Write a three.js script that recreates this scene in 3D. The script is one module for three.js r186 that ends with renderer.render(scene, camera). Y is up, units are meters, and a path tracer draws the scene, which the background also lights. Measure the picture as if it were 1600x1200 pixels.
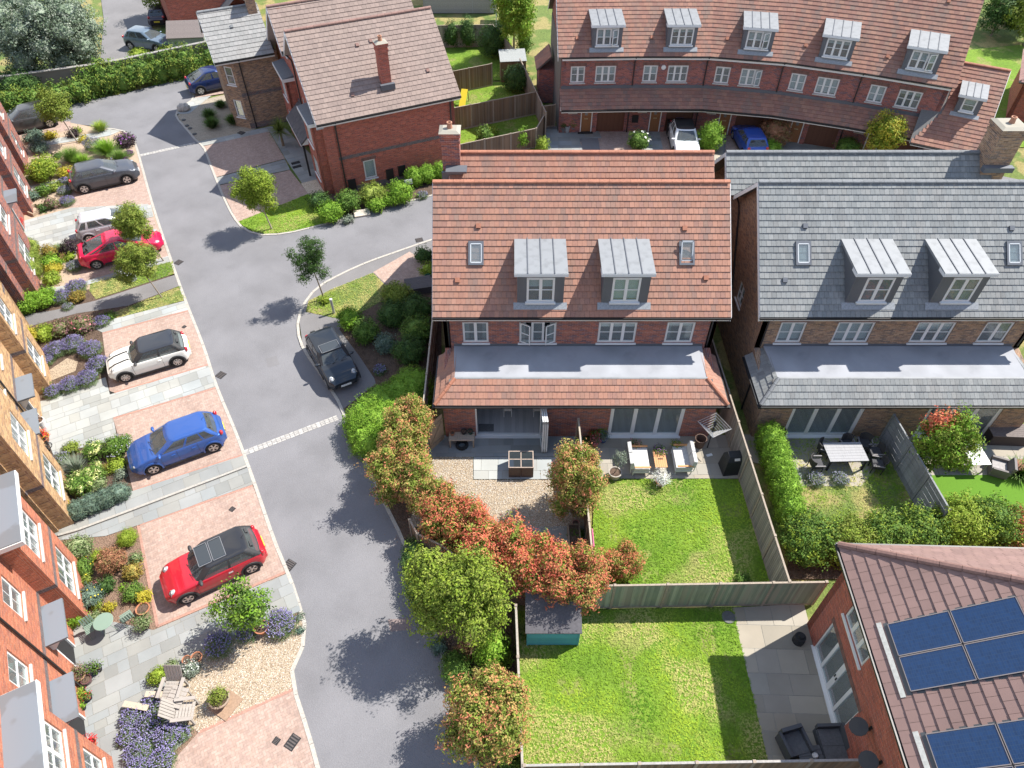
import * as THREE from 'three';
import { mergeGeometries } from 'three/addons/utils/BufferGeometryUtils.js';

// ---------- camera, sky, sun, exposure ----------
const scene = new THREE.Scene();
const camera = new THREE.PerspectiveCamera(56.84, 4 / 3, 0.1, 2000);
camera.position.set(0, 25.6, 0);
camera.rotation.set(-46.8 * Math.PI / 180, 0, 0);
const renderer = new THREE.WebGLRenderer({ antialias: true });
renderer.toneMapping = THREE.LinearToneMapping;
renderer.toneMappingExposure = 2.2;
renderer.shadowMap.enabled = true;
const SUN = new THREE.Vector3(0.70, 1.0, -0.35).normalize();
{ // sky: blue with fair-weather cloud
  const W = 512, H = 256, d = new Float32Array(W * H * 4), h = (x, y) => { let k = (Math.imul(x, 374761393) + Math.imul(y, 668265263)) | 0; k = Math.imul(k ^ (k >>> 13), 1274126177); return ((k ^ (k >>> 16)) >>> 0) / 4294967296; };
  const vn = (x, y, p) => { const i = Math.floor(x), j = Math.floor(y), f = x - i, g = y - j, u = f * f * (3 - 2 * f), v = g * g * (3 - 2 * g), m = q => ((q % p) + p) % p, l = (a, b, t) => a + (b - a) * t; return l(l(h(m(i), j), h(m(i + 1), j), u), l(h(m(i), j + 1), h(m(i + 1), j + 1), u), v); };
  for (let j = 0; j < H; j++) for (let i = 0; i < W; i++) {
    const e = (j + .5) / H * Math.PI - Math.PI / 2, y = Math.max(0, Math.sin(e)), t = Math.pow(1 - y, 2.2), k = (j * W + i) * 4; let c = 0, w = .5, fr = 8; for (let o = 0; o < 5; o++) { c += w * vn(i / W * fr, j / H * fr * 1.4 + o * 13, fr); w *= .5; fr *= 2; }
    const cl = Math.min(1, Math.max(0, (c - .45) * 4.5)) * Math.min(1, y * 6) * .85, lo = e < 0 ? .55 : 1, z = [.125 + .29 * t, .21 + .29 * t, .40 + .19 * t], q = [.60, .61, .635];
    for (let n = 0; n < 3; n++) d[k + n] = (z[n] + (q[n] - z[n]) * cl) * lo; d[k + 3] = 1;
  }
  const sky = new THREE.DataTexture(d, W, H, THREE.RGBAFormat, THREE.FloatType); sky.mapping = THREE.EquirectangularReflectionMapping; sky.magFilter = sky.minFilter = THREE.LinearFilter; sky.wrapS = THREE.RepeatWrapping; sky.needsUpdate = true; scene.background = sky; scene.environment = sky;
}
const sun = new THREE.DirectionalLight(new THREE.Color(1.0, 0.95, 0.87), 4.35);
sun.position.copy(SUN).multiplyScalar(120).add(new THREE.Vector3(0, 0, -30));
sun.target.position.set(0, 0, -30);
sun.castShadow = true;
sun.shadow.mapSize.set(4096, 4096);
Object.assign(sun.shadow.camera, { left: -60, right: 60, top: 60, bottom: -60, near: 1, far: 300 });
scene.add(sun, sun.target);

// ---------- helpers ----------
const V = (x, y, z) => new THREE.Vector3(x, y, z);
const PI = Math.PI;
const FO = 1109, PT = 46.8 * PI / 180, CH = 25.6, SP = Math.sin(PT), CP = Math.cos(PT);
function ray(u, v) { return [u - 800, -FO * SP + (600 - v) * CP, -FO * CP - (600 - v) * SP]; }
function G(u, v, h = 0) { const r = ray(u, v), t = (CH - h) / -r[1]; return [r[0] * t, r[2] * t]; }     // photo pixel -> point at height h
function hz(u, v, z) { const r = ray(u, v), t = z / r[2]; return [r[0] * t, CH + r[1] * t]; }           // photo pixel -> point on a wall z = const
function pxm(u, v, h = 0) { const r = ray(u, v), t = (CH - h) / -r[1]; return t; }                        // metres per photo pixel there
let seed = 1;
function srand(s) { seed = (s * 2654435761 >>> 0) || 1; }
function R() { seed = (seed + 0x6D2B79F5) >>> 0; let t = seed; t = Math.imul(t ^ (t >>> 15), t | 1); t ^= t + Math.imul(t ^ (t >>> 7), t | 61); return ((t ^ (t >>> 14)) >>> 0) / 4294967296; }
const RR = (a, b) => a + (b - a) * R();
const pick = a => a[Math.floor(R() * a.length)];
const clamp = (x, a, b) => Math.min(b, Math.max(a, x));
const lerp = (a, b, t) => a + (b - a) * t;
const sstep = (a, b, x) => { const t = clamp((x - a) / (b - a), 0, 1); return t * t * (3 - 2 * t); };
const C3 = (r, g, b) => [r, g, b];
const mix3 = (a, b, t) => [lerp(a[0], b[0], t), lerp(a[1], b[1], t), lerp(a[2], b[2], t)];
const mul3 = (a, k) => [a[0] * k, a[1] * k, a[2] * k];

const taken = {};
function numbered(n) { if (!(n in taken)) { taken[n] = 0; return n; } taken[n]++; return n + '_' + String(taken[n]).padStart(3, '0'); }
function tag(o, label, category, group, kind) {
  if (label) o.userData.label = label; if (category) o.userData.category = category;
  if (group) o.userData.group = group; if (kind) o.userData.kind = kind;
  return o;
}
function thing(name, label, category, [x, y, z] = [0, 0, 0], turn = 0, group) {
  const o = new THREE.Group(); o.name = numbered(name); scene.add(o);
  o.position.set(x, y, z); o.rotation.y = turn;
  return tag(o, label, category, group);
}
function struct(name, parent) { const o = new THREE.Group(); o.name = numbered(name); o.userData.kind = 'structure'; (parent || scene).add(o); return o; }
function mesh(name, geo, mat, parent, kind) {
  const m = new THREE.Mesh(geo, mat); m.castShadow = m.receiveShadow = true;
  if (parent) { m.name = name; parent.add(m); } else { m.name = numbered(name); scene.add(m); }
  if (kind) m.userData.kind = kind;
  return m;
}
function copyThing(o, x, y, z, turn, label, group) {
  const c = o.clone(); c.name = numbered(o.name.replace(/_\d\d\d$/, '')); scene.add(c);
  c.position.set(x, y, z); c.rotation.y = turn; c.userData = { ...o.userData };
  if (label) c.userData.label = label; if (group) c.userData.group = group;
  return c;
}

// geometry collector: flat faces with uv in metres and vertex colours
class Acc {
  constructor() { this.p = []; this.n = []; this.uv = []; this.c = []; this.i = []; this.M = null; this.nv = 0; }
  at(x, y, z, ry = 0, rx = 0, rz = 0) { this.M = new THREE.Matrix4().makeRotationFromEuler(new THREE.Euler(rx, ry, rz, 'YXZ')).setPosition(x, y, z); return this; }
  reset() { this.M = null; return this; }
  face(pts, col = [1, 1, 1]) {
    const q = pts.map(a => { const v = Array.isArray(a) ? V(a[0], a[1], a[2]) : a.clone(); return this.M ? v.applyMatrix4(this.M) : v; });
    const n = V(0, 0, 0); for (let k = 0; k < q.length; k++) { const a = q[k], b = q[(k + 1) % q.length]; n.x += (a.y - b.y) * (a.z + b.z); n.y += (a.z - b.z) * (a.x + b.x); n.z += (a.x - b.x) * (a.y + b.y); }
    n.normalize();
    const t = Math.abs(n.y) > 0.95 ? V(1, 0, 0) : V(0, 1, 0).cross(n).normalize();
    const b = n.clone().cross(t), s = this.nv;
    for (const v of q) { this.p.push(v.x, v.y, v.z); this.n.push(n.x, n.y, n.z); this.uv.push(v.dot(t), v.dot(b)); this.c.push(col[0], col[1], col[2]); this.nv++; }
    for (let k = 2; k < q.length; k++) this.i.push(s, s + k - 1, s + k);
    return this;
  }
  hexa(v, col, skip = '') {     // v: 8 points, 0-3 bottom ring (ccw seen from above), 4-7 the ring above
    const f = { b: [3, 2, 1, 0], t: [4, 5, 6, 7], '0': [0, 1, 5, 4], '1': [1, 2, 6, 5], '2': [2, 3, 7, 6], '3': [3, 0, 4, 7] };
    for (const k in f) if (!skip.includes(k)) this.face(f[k].map(j => v[j]), col);
    return this;
  }
  box(x0, y0, z0, x1, y1, z1, col, skip) {   // ring order: (x0,z1) (x1,z1) (x1,z0) (x0,z0)
    return this.hexa([[x0, y0, z1], [x1, y0, z1], [x1, y0, z0], [x0, y0, z0], [x0, y1, z1], [x1, y1, z1], [x1, y1, z0], [x0, y1, z0]], col, skip);
  }
  cbox(cx, cy, cz, sx, sy, sz, col, skip) { return this.box(cx - sx / 2, cy - sy / 2, cz - sz / 2, cx + sx / 2, cy + sy / 2, cz + sz / 2, col, skip); }
  cyl(x, y0, y1, z, r0, r1, col, seg = 10, cap = true) {
    for (let k = 0; k < seg; k++) {
      const a = k / seg * 2 * PI, b = (k + 1) / seg * 2 * PI;
      this.face([[x + r0 * Math.cos(b), y0, z + r0 * Math.sin(b)], [x + r0 * Math.cos(a), y0, z + r0 * Math.sin(a)], [x + r1 * Math.cos(a), y1, z + r1 * Math.sin(a)], [x + r1 * Math.cos(b), y1, z + r1 * Math.sin(b)]], col);
      if (cap) { this.face([[x, y1, z], [x + r1 * Math.cos(b), y1, z + r1 * Math.sin(b)], [x + r1 * Math.cos(a), y1, z + r1 * Math.sin(a)]], col); }
    }
    return this;
  }
  rod(a, b, r, col, seg = 6, r2 = r) {
    const A = V(...a), B = V(...b), d = B.clone().sub(A).normalize(), t = (Math.abs(d.y) < 0.9 ? V(0, 1, 0) : V(1, 0, 0)).cross(d).normalize(), s = d.clone().cross(t);
    const pt = (o, rr, k) => o.clone().addScaledVector(t, rr * Math.cos(k)).addScaledVector(s, rr * Math.sin(k));
    for (let k = 0; k < seg; k++) { const u = k / seg * 2 * PI, w = (k + 1) / seg * 2 * PI; this.face([pt(A, r, u), pt(A, r, w), pt(B, r2, w), pt(B, r2, u)], col); }
    this.face([...Array(seg).keys()].map(k => pt(B, r2, k / seg * 2 * PI)), col); this.face([...Array(seg).keys()].map(k => pt(A, r, -k / seg * 2 * PI)), col);
    return this;
  }
  lathe(x, y, z, prof, col, seg = 14) {    // prof: [r,y] upward
    for (let j = 0; j + 1 < prof.length; j++) for (let k = 0; k < seg; k++) {
      const a = k / seg * 2 * PI, b = (k + 1) / seg * 2 * PI, [r0, h0] = prof[j], [r1, h1] = prof[j + 1];
      const P = (r, h, t) => [x + r * Math.cos(t), y + h, z + r * Math.sin(t)];
      if (r0 < 1e-6) this.face([P(0, h0, 0), P(r1, h1, a), P(r1, h1, b)], col); else if (r1 < 1e-6) this.face([P(r0, h0, b), P(r0, h0, a), P(0, h1, 0)], col);
      else this.face([P(r0, h0, b), P(r0, h0, a), P(r1, h1, a), P(r1, h1, b)], col);
    }
    return this;
  }
  geo() {
    const g = new THREE.BufferGeometry();
    g.setAttribute('position', new THREE.Float32BufferAttribute(this.p, 3)); g.setAttribute('normal', new THREE.Float32BufferAttribute(this.n, 3));
    g.setAttribute('uv', new THREE.Float32BufferAttribute(this.uv, 2)); g.setAttribute('color', new THREE.Float32BufferAttribute(this.c, 3));
    g.setIndex(this.i); return g;
  }
  build(name, mat, parent, kind) { return mesh(name, this.geo(), mat, parent, kind); }
}

// ---------- procedural textures (uv in metres) ----------
function hash2(x, y, s) { let h = (x * 374761393 + y * 668265263 + s * 974634777) | 0; h = Math.imul(h ^ (h >>> 13), 1274126177); h ^= h >>> 16; return (h >>> 0) / 4294967296; }
function pnoise(x, y, per, s) { // periodic value noise
  const xi = Math.floor(x), yi = Math.floor(y), fx = x - xi, fy = y - yi, ux = fx * fx * (3 - 2 * fx), uy = fy * fy * (3 - 2 * fy), m = k => ((k % per) + per) % per;
  const a = hash2(m(xi), m(yi), s), b = hash2(m(xi + 1), m(yi), s), c = hash2(m(xi), m(yi + 1), s), d = hash2(m(xi + 1), m(yi + 1), s);
  return lerp(lerp(a, b, ux), lerp(c, d, ux), uy);
}
function fbm(u, v, f, oct, s) { let a = 0, w = 0.5, t = 0; for (let o = 0; o < oct; o++) { a += w * pnoise(u * f, v * f, f, s + o * 17); t += w; w *= 0.5; f *= 2; } return a / t; }
const s8 = x => Math.round(255 * clamp(x <= 0.0031308 ? 12.92 * x : 1.055 * Math.pow(x, 1 / 2.4) - 0.055, 0, 1));
function tex(n, size, fn, lin = false, sizeY = size) {   // fn(u,v in 0..1) -> linear rgb or a number
  const d = new Uint8Array(n * n * 4);
  for (let j = 0; j < n; j++) for (let i = 0; i < n; i++) {
    const r = fn((i + 0.5) / n, (j + 0.5) / n), k = (j * n + i) * 4, q = typeof r === 'number' ? [r, r, r] : r;
    for (let c = 0; c < 3; c++) d[k + c] = lin ? Math.round(255 * clamp(q[c], 0, 1)) : s8(q[c]);
    d[k + 3] = 255;
  }
  const t = new THREE.DataTexture(d, n, n); t.wrapS = t.wrapT = THREE.RepeatWrapping; t.magFilter = THREE.LinearFilter; t.minFilter = THREE.LinearMipmapLinearFilter; t.generateMipmaps = true;
  if (!lin) t.colorSpace = THREE.SRGBColorSpace; t.repeat.set(1 / size, 1 / sizeY); t.needsUpdate = true; return t;
}
const M = {};
function std(o) { const m = new THREE.MeshStandardMaterial({ roughness: 0.85, side: THREE.DoubleSide, vertexColors: true, ...o }); if (o.rgb) { delete m.rgb; m.color.setRGB(...o.rgb); } return m; }
const grain = tex(256, 0.8, (u, v) => 0.8 + 0.4 * (fbm(u, v, 16, 4, 5) - 0.5));
const blotch = tex(256, 4.1, (u, v) => 0.86 + 0.36 * (fbm(u, v, 4, 6, 9) - 0.5));
function plain(r, g, b, o = {}) { const q = { map: grain, ...o }, m = new THREE.MeshStandardMaterial({ roughness: 0.8, side: THREE.DoubleSide, vertexColors: true, ...q }); m.color.setRGB(r, g, b); return m; }

function brick(cols, mortar, s) {      // stretcher bond, 8 x 24 bricks
  const T = (u, v) => { const row = Math.floor(v * 24), x = u * 8 + (row % 2) * 0.5, col = Math.floor(x) % 8, fx = x - Math.floor(x), fy = v * 24 - row; return [row, col, fx, fy]; };
  const map = tex(512, 1.8, (u, v) => {
    const [row, col, fx, fy] = T(u, v), m = Math.min(fx, 1 - fx) * 0.225 < 0.005 || Math.min(fy, 1 - fy) * 0.075 < 0.006;
    const nz = 0.8 + 0.4 * fbm(u, v, 32, 3, s + 3);
    if (m) return mul3(mortar, nz);
    const h = hash2(row, col, s), k = Math.floor(h * cols.length), b = cols[k];
    return mul3(b, nz * (0.82 + 0.36 * hash2(col, row, s + 9)));
  });
  const bump = tex(512, 1.8, (u, v) => { const [, , fx, fy] = T(u, v), e = Math.min(Math.min(fx, 1 - fx) * 0.225, Math.min(fy, 1 - fy) * 0.075); return sstep(0.003, 0.008, e) * 0.8 + 0.2 * fbm(u, v, 64, 2, s); }, true);
  return new THREE.MeshStandardMaterial({ map, bumpMap: bump, bumpScale: 0.006, roughness: 0.9, side: THREE.DoubleSide, vertexColors: true });
}
M.brickRed = brick([[.27, .085, .055], [.33, .11, .07], [.22, .07, .055], [.15, .075, .085], [.30, .09, .06], [.17, .07, .07]], [.36, .30, .26], 1);       // multi red with blue-grey headers
M.brickOrange = brick([[.42, .125, .06], [.47, .15, .075], [.38, .11, .055], [.45, .13, .065], [.33, .10, .06]], [.40, .30, .23], 2);
M.brickScarlet = brick([[.36, .085, .05], [.40, .10, .06], [.32, .075, .05], [.37, .095, .06], [.27, .075, .055]], [.34, .25, .21], 7);
M.brickYellow = brick([[.42, .25, .11], [.48, .30, .15], [.36, .20, .09], [.45, .28, .13], [.29, .165, .09]], [.45, .36, .26], 3);
M.brickBuff = brick([[.27, .17, .10], [.33, .21, .13], [.22, .135, .085], [.16, .11, .085], [.30, .175, .105]], [.36, .30, .24], 4);
M.brickDark = brick([[.10, .085, .09], [.13, .10, .10], [.16, .09, .08], [.09, .08, .085]], [.28, .25, .23], 5);
M.brickTerrace = brick([[.24, .075, .06], [.29, .09, .07], [.19, .065, .06], [.14, .07, .085], [.26, .08, .065]], [.33, .26, .24], 6);
M.soldier = plain(.17, .09, .075, { map: tex(256, 0.9, (u, v) => { const x = u * 12, k = Math.floor(x), f = x - k; return f < 0.1 ? 1.7 : 0.7 + 0.7 * hash2(k, 3, 8); }) });
M.white = plain(.66, .66, .65, { roughness: 0.45, map: null });
M.stone = plain(.58, .565, .53, { roughness: 0.8 });
M.black = plain(.015, .015, .017, { roughness: 0.45, map: null });
M.blackMatt = plain(.022, .022, .024, { roughness: 0.85 });
M.lead = plain(.13, .14, .16, { roughness: 0.55, metalness: 0.2, map: blotch });
M.zinc = plain(.215, .226, .238, { roughness: 0.6, metalness: 0.1, map: tex(256, 1.7, (u, v) => 0.72 + 0.5 * fbm(u, v, 8, 5, 21)) });
M.flat = plain(.30, .31, .335, { roughness: 0.85, map: tex(512, 6.3, (u, v) => 0.82 + 0.5 * (fbm(u, v, 5, 6, 31) - 0.4) - .07 * sstep(.55, .68, fbm(u, v, 9, 4, 32))) });
M.grp = plain(.175, .20, .23, { roughness: 0.4, map: tex(256, 2.6, (u, v) => { const p = sstep(0.52, 0.6, fbm(u, v, 3, 4, 33)); return mix3([1, 1, 1], [0.72, 0.66, 0.6], p * 0.6); }) });
M.ridge = plain(.40, .165, .10); M.ridgeGrey = plain(.19, .20, .21); M.ridgeBrown = plain(.26, .15, .125);
M.tile = std({ roughness: 0.85, map: tex(256, 0.9, (u, v) => 0.75 + 0.5 * fbm(u, v, 16, 4, 41)) });
M.paint = M.white;
M.oak = plain(.26, .115, .045, { roughness: 0.55, map: tex(256, 0.9, (u, v) => 0.72 + 0.5 * fbm(u, v * 0.1, 32, 3, 51)) });
M.garage = plain(.13, .055, .032, { roughness: 0.6, map: tex(256, 0.9, (u, v) => { const k = Math.floor(u * 9), f = u * 9 - k; return (f < 0.06 ? 0.5 : 1) * (0.7 + 0.5 * hash2(k, 1, 3) * 0.5 + 0.3 * fbm(u, v * 0.15, 32, 3, 52)); }) });
M.glass = new THREE.MeshPhysicalMaterial({ color: 0xffffff, transmission: 0.9, roughness: 0.02, thickness: 0, ior: 1.5, side: THREE.DoubleSide }); M.glass.color.setRGB(.78, .84, .85);
M.blind = plain(.62, .63, .62, { map: null, roughness: 0.95 });
M.curtain = plain(.42, .42, .40, { roughness: 0.95 });
M.floor = plain(.46, .46, .46, { roughness: 0.5, map: tex(256, 1.6, (u, v) => { const k = Math.floor(u * 9); return 0.75 + 0.3 * hash2(k, 5, 5) + 0.25 * (fbm(u, v * 0.1, 32, 3, 55) - .5); }) });
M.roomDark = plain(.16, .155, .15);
M.asphalt = plain(.205, .202, .212, { roughness: 0.95, map: tex(1024, 5.7, (u, v) => { const s = hash2(Math.floor(u * 1024), Math.floor(v * 1024), 61), p = fbm(u, v, 4, 5, 62); const b = sstep(.56, .66, fbm(u, v, 3, 4, 66)); return (0.86 + 0.34 * (p - 0.5)) * (0.74 + 0.52 * s) * (1 - .05 * b); }), bumpMap: tex(512, 1.3, (u, v) => fbm(u, v, 64, 3, 63), true), bumpScale: 0.008 });
M.path = plain(.20, .192, .192, { roughness: 0.95, map: M.asphalt.map, bumpMap: M.asphalt.bumpMap, bumpScale: 0.006 });
M.kerb = plain(.46, .43, .38, { roughness: 0.9 });
M.soil = plain(.105, .07, .05, { roughness: 1, map: tex(512, 2.3, (u, v) => { const f = fbm(u, v, 24, 4, 71); return mix3([.6, .6, .6], [1.7, 1.6, 1.5], f * f * 1.4); }), bumpMap: tex(256, 1.1, (u, v) => fbm(u, v, 24, 4, 72), true), bumpScale: 0.05 });
M.bark = plain(.23, .15, .105, { roughness: 1, map: tex(512, 1.9, (u, v) => { const f = fbm(u, v, 48, 3, 73); return 0.4 + 1.2 * f; }), bumpMap: tex(256, 0.9, (u, v) => fbm(u, v, 32, 3, 74), true), bumpScale: 0.05 });
M.sand = plain(.38, .29, .21, { roughness: 1, map: tex(512, 2.1, (u, v) => 0.65 + 0.7 * fbm(u, v, 32, 4, 75)) });
const pebbleMap = tex(512, 1.4, (u, v) => { // light stone chippings
  let best = 9, id = 0; const n = 34, x = u * n, y = v * n;
  for (let a = -1; a <= 1; a++) for (let b = -1; b <= 1; b++) { const i = Math.floor(x) + a, j = Math.floor(y) + b, m = k => ((k % n) + n) % n, px = i + hash2(m(i), m(j), 81), py = j + hash2(m(j), m(i), 82), d = Math.hypot(px - x, py - y); if (d < best) { best = d; id = hash2(m(i), m(j), 83); } }
  return mul3(mix3([1.15, 1.0, .8], [.62, .5, .38], id), 1.1 - 0.7 * best);
});
M.gravel = plain(.42, .39, .35, { roughness: 1, map: pebbleMap });
function herring(cols, s) {
  return tex(1024, 3.2, (u, v) => {
    const x = u * 32, y = v * 32, i = Math.floor(x), j = Math.floor(y), k = (((i - j) % 4) + 4) % 4; let bx, by, fx = x - i, fy = y - j, ex, ey;
    if (k < 2) { bx = (i - k + 32) % 32; by = j; ex = (k + fx); ey = fy; ex = Math.min(ex, 2 - ex); ey = Math.min(ey, 1 - ey); }
    else { bx = i; by = (j - (3 - k) + 32) % 32; ey = (3 - k) + fy; ex = fx; ex = Math.min(ex, 1 - ex); ey = Math.min(ey, 2 - ey); }
    const e = Math.min(ex, ey), n = (0.82 + 0.36 * fbm(u, v, 48, 3, s)) * (.86 + .28 * fbm(u, v, 4, 4, s + 50));
    if (e < 0.055) return mul3([.26, .2, .16], n);
    return mul3(cols[Math.floor(hash2(bx, by, s + 5) * cols.length)], n);
  });
}
M.block = plain(1, 1, 1, { roughness: 0.95, map: herring([[.355, .252, .208], [.33, .232, .19], [.375, .275, .23], [.35, .255, .214], [.315, .226, .19]], 91) });
M.grass = plain(1, 1, 1, { roughness: 1, map: tex(1024, 7.3, (u, v) => { const p = fbm(u, v, 5, 5, 101), q = fbm(u, v, 96, 3, 102), d = sstep(.58, .72, fbm(u, v, 7, 4, 103)); return mul3(mix3(mix3([.10, .20, .014], [.19, .29, .025], p), [.30, .26, .10], d * 0.55), 0.6 + 0.8 * q); }), bumpMap: tex(256, 0.7, (u, v) => fbm(u, v, 48, 2, 104), true), bumpScale: 0.03 });
M.grassDry = plain(1, 1, 1, { roughness: 1, map: tex(1024, 6.1, (u, v) => { const p = fbm(u, v, 6, 5, 111), q = fbm(u, v, 96, 3, 112), d = sstep(.40, .62, fbm(u, v, 6, 4, 113)); return mul3(mix3(mix3([.09, .15, .03], [.16, .20, .045], p), [.34, .27, .11], d * 0.8), 0.6 + 0.8 * q); }), bumpMap: M.grass.bumpMap, bumpScale: 0.03 });
M.turf = plain(.09, .20, .012, { roughness: 1, map: tex(512, 1.1, (u, v) => 0.7 + 0.6 * fbm(u, v, 64, 2, 121)) });
M.fence = plain(1, 1, 1, { roughness: 0.95, map: tex(512, 2.2, (u, v) => { const k = Math.floor(u * 22); return (0.72 + 0.5 * hash2(k, 7, 131)) * (0.75 + 0.5 * fbm(u, v * 0.12, 40, 4, 132)); }) });
M.leaf = new THREE.MeshPhysicalMaterial({ roughness: 0.75, vertexColors: true, side: THREE.DoubleSide, transmission: 0.28, thickness: 0, specularIntensity: 0.35 });
M.petal = new THREE.MeshStandardMaterial({ roughness: 0.8, vertexColors: true, side: THREE.DoubleSide });
M.wood = plain(1, 1, 1, { roughness: 0.85, map: tex(256, 0.8, (u, v) => 0.7 + 0.6 * fbm(u, v * 0.12, 32, 3, 141)) });
M.col = new THREE.MeshStandardMaterial({ roughness: 0.7, vertexColors: true, side: THREE.DoubleSide });
M.gloss = new THREE.MeshStandardMaterial({ roughness: 0.3, vertexColors: true, side: THREE.DoubleSide });

// ---------- ground ----------
const toW = pts => pts.map(p => G(p[0], p[1], p[2] || 0));
function sheet(name, pts, y, mat, parent, ang = 0, kind = 'structure') {
  const v2 = pts.map(p => new THREE.Vector2(p[0], p[1]));
  const pos = [], uv = [], nor = [], col = [], idx = [], ca = Math.cos(ang), sa = Math.sin(ang);
  for (const p of pts) { pos.push(p[0], y, p[1]); nor.push(0, 1, 0); uv.push(p[0] * ca + p[1] * sa, -p[0] * sa + p[1] * ca); col.push(1, 1, 1); }
  for (const t of THREE.ShapeUtils.triangulateShape(v2, [])) {
    const [a, b, c] = t, ar = (pts[b][0] - pts[a][0]) * (pts[c][1] - pts[a][1]) - (pts[b][1] - pts[a][1]) * (pts[c][0] - pts[a][0]);
    if (ar > 0) idx.push(a, c, b); else idx.push(a, b, c);
  }
  const g = new THREE.BufferGeometry();
  g.setAttribute('position', new THREE.Float32BufferAttribute(pos, 3)); g.setAttribute('normal', new THREE.Float32BufferAttribute(nor, 3));
  g.setAttribute('uv', new THREE.Float32BufferAttribute(uv, 2)); g.setAttribute('color', new THREE.Float32BufferAttribute(col, 3)); g.setIndex(idx);
  return mesh(name, g, mat, parent, kind);
}
function curve(pts, n = 6) { // smooth a world polyline
  const c = new THREE.CatmullRomCurve3(pts.map(p => V(p[0], 0, p[1])), false, 'centripetal');
  return c.getPoints(pts.length * n).map(p => [p.x, p.z]);
}
function clipHalf(poly, nx, ny, d) { // keep nx*x+ny*y<=d
  const out = [];
  for (let i = 0; i < poly.length; i++) {
    const a = poly[i], b = poly[(i + 1) % poly.length], da = nx * a[0] + ny * a[1] - d, db = nx * b[0] + ny * b[1] - d;
    if (da <= 0) out.push(a);
    if (da * db < 0) { const t = da / (da - db); out.push([lerp(a[0], b[0], t), lerp(a[1], b[1], t)]); }
  }
  return out;
}
const areaOf = p => { let a = 0; for (let i = 0; i < p.length; i++) { const b = p[(i + 1) % p.length]; a += p[i][0] * b[1] - p[i][1] * b[0]; } return a / 2; };
const slabMats = {};
function slabMat(kind, k) {
  const key = kind + k; if (slabMats[key]) return slabMats[key];
  const base = { pale: [.36, .372, .362], grey: [.28, .29, .285], buff: [.33, .30, .25] }[kind], j = [.92, .97, 1.0, 1.04, 1.07, .85][k], w = [[1, 1, 1], [1.03, 1, .95], [.97, 1, 1.02], [1, 1, 1], [1.02, 1.01, .98], [1, .99, .96]][k];
  return slabMats[key] = plain(base[0] * j * w[0], base[1] * j * w[1], base[2] * j * w[2], { map: blotch, roughness: 0.85 });
}
// each slab is a stone of its own, cut to the outline
function slabs(name, px, ang, y, kind, sizes, s, parent) {
  srand(s); const g = parent || struct(name), W = Array.isArray(px[0]) && px.world ? px : toW(px), ca = Math.cos(ang), sa = Math.sin(ang);
  sheet('mortar_bed', W, y - 0.008, M.mortar || (M.mortar = plain(.30, .29, .26)), g, ang, null);
  const L = W.map(([x, z]) => [x * ca + z * sa, -x * sa + z * ca]), xs = L.map(p => p[0]), ys = L.map(p => p[1]);
  for (let yy = Math.min(...ys); yy < Math.max(...ys);) {
    const h = pick(sizes); let x = Math.min(...xs) - R() * 0.6;
    while (x < Math.max(...xs)) {
      const w = pick(sizes) * pick([1, 1.33, 1.5]), gp = 0.008;
      let q = L; q = clipHalf(q, 1, 0, x + w - gp); q = clipHalf(q, -1, 0, -(x + gp)); q = clipHalf(q, 0, 1, yy + h - gp); q = clipHalf(q, 0, -1, -(yy + gp));
      if (q.length > 2 && Math.abs(areaOf(q)) > 0.02) {
        const dy = RR(-0.003, 0.004), P = q.map(([a, b]) => [a * ca - b * sa, y + dy, a * sa + b * ca]); if (areaOf(P.map(p => [p[0], p[2]])) > 0) P.reverse();
        const A = new Acc(); A.face(P); for (let i = 0; i < P.length; i++) { const a = P[i], b = P[(i + 1) % P.length]; A.face([[a[0], y - 0.02, a[2]], [b[0], y - 0.02, b[2]], b, a]); }
        A.build('slab', slabMat(kind, Math.floor(R() * 6)), g);
      }
      x += w;
    }
    yy += h;
  }
  return g;
}
function strip(A, pts, w, y0, y1, col, side = 0) { // raised ribbon along a polyline
  for (let i = 0; i + 1 < pts.length; i++) {
    const a = pts[i], b = pts[i + 1], dx = b[0] - a[0], dz = b[1] - a[1], l = Math.hypot(dx, dz), nx = -dz / l, nz = dx / l, o0 = -w / 2 + side, o1 = w / 2 + side;
    A.hexa([[a[0] + nx * o1, y0, a[1] + nz * o1], [b[0] + nx * o1, y0, b[1] + nz * o1], [b[0] + nx * o0, y0, b[1] + nz * o0], [a[0] + nx * o0, y0, a[1] + nz * o0], [a[0] + nx * o1, y1, a[1] + nz * o1], [b[0] + nx * o1, y1, b[1] + nz * o1], [b[0] + nx * o0, y1, b[1] + nz * o0], [a[0] + nx * o0, y1, a[1] + nz * o0]], col, 'b');
  }
}
function resample(pts, step) {
  const out = [pts[0]]; let acc = 0;
  for (let i = 0; i + 1 < pts.length; i++) { let [x0, z0] = pts[i]; const [x1, z1] = pts[i + 1], l = Math.hypot(x1 - x0, z1 - z0); let t = step - acc; while (t < l) { out.push([lerp(x0, x1, t / l), lerp(z0, z1, t / l)]); t += step; } acc = (acc + l) % step; }
  out.push(pts[pts.length - 1]); return out;
}
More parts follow.
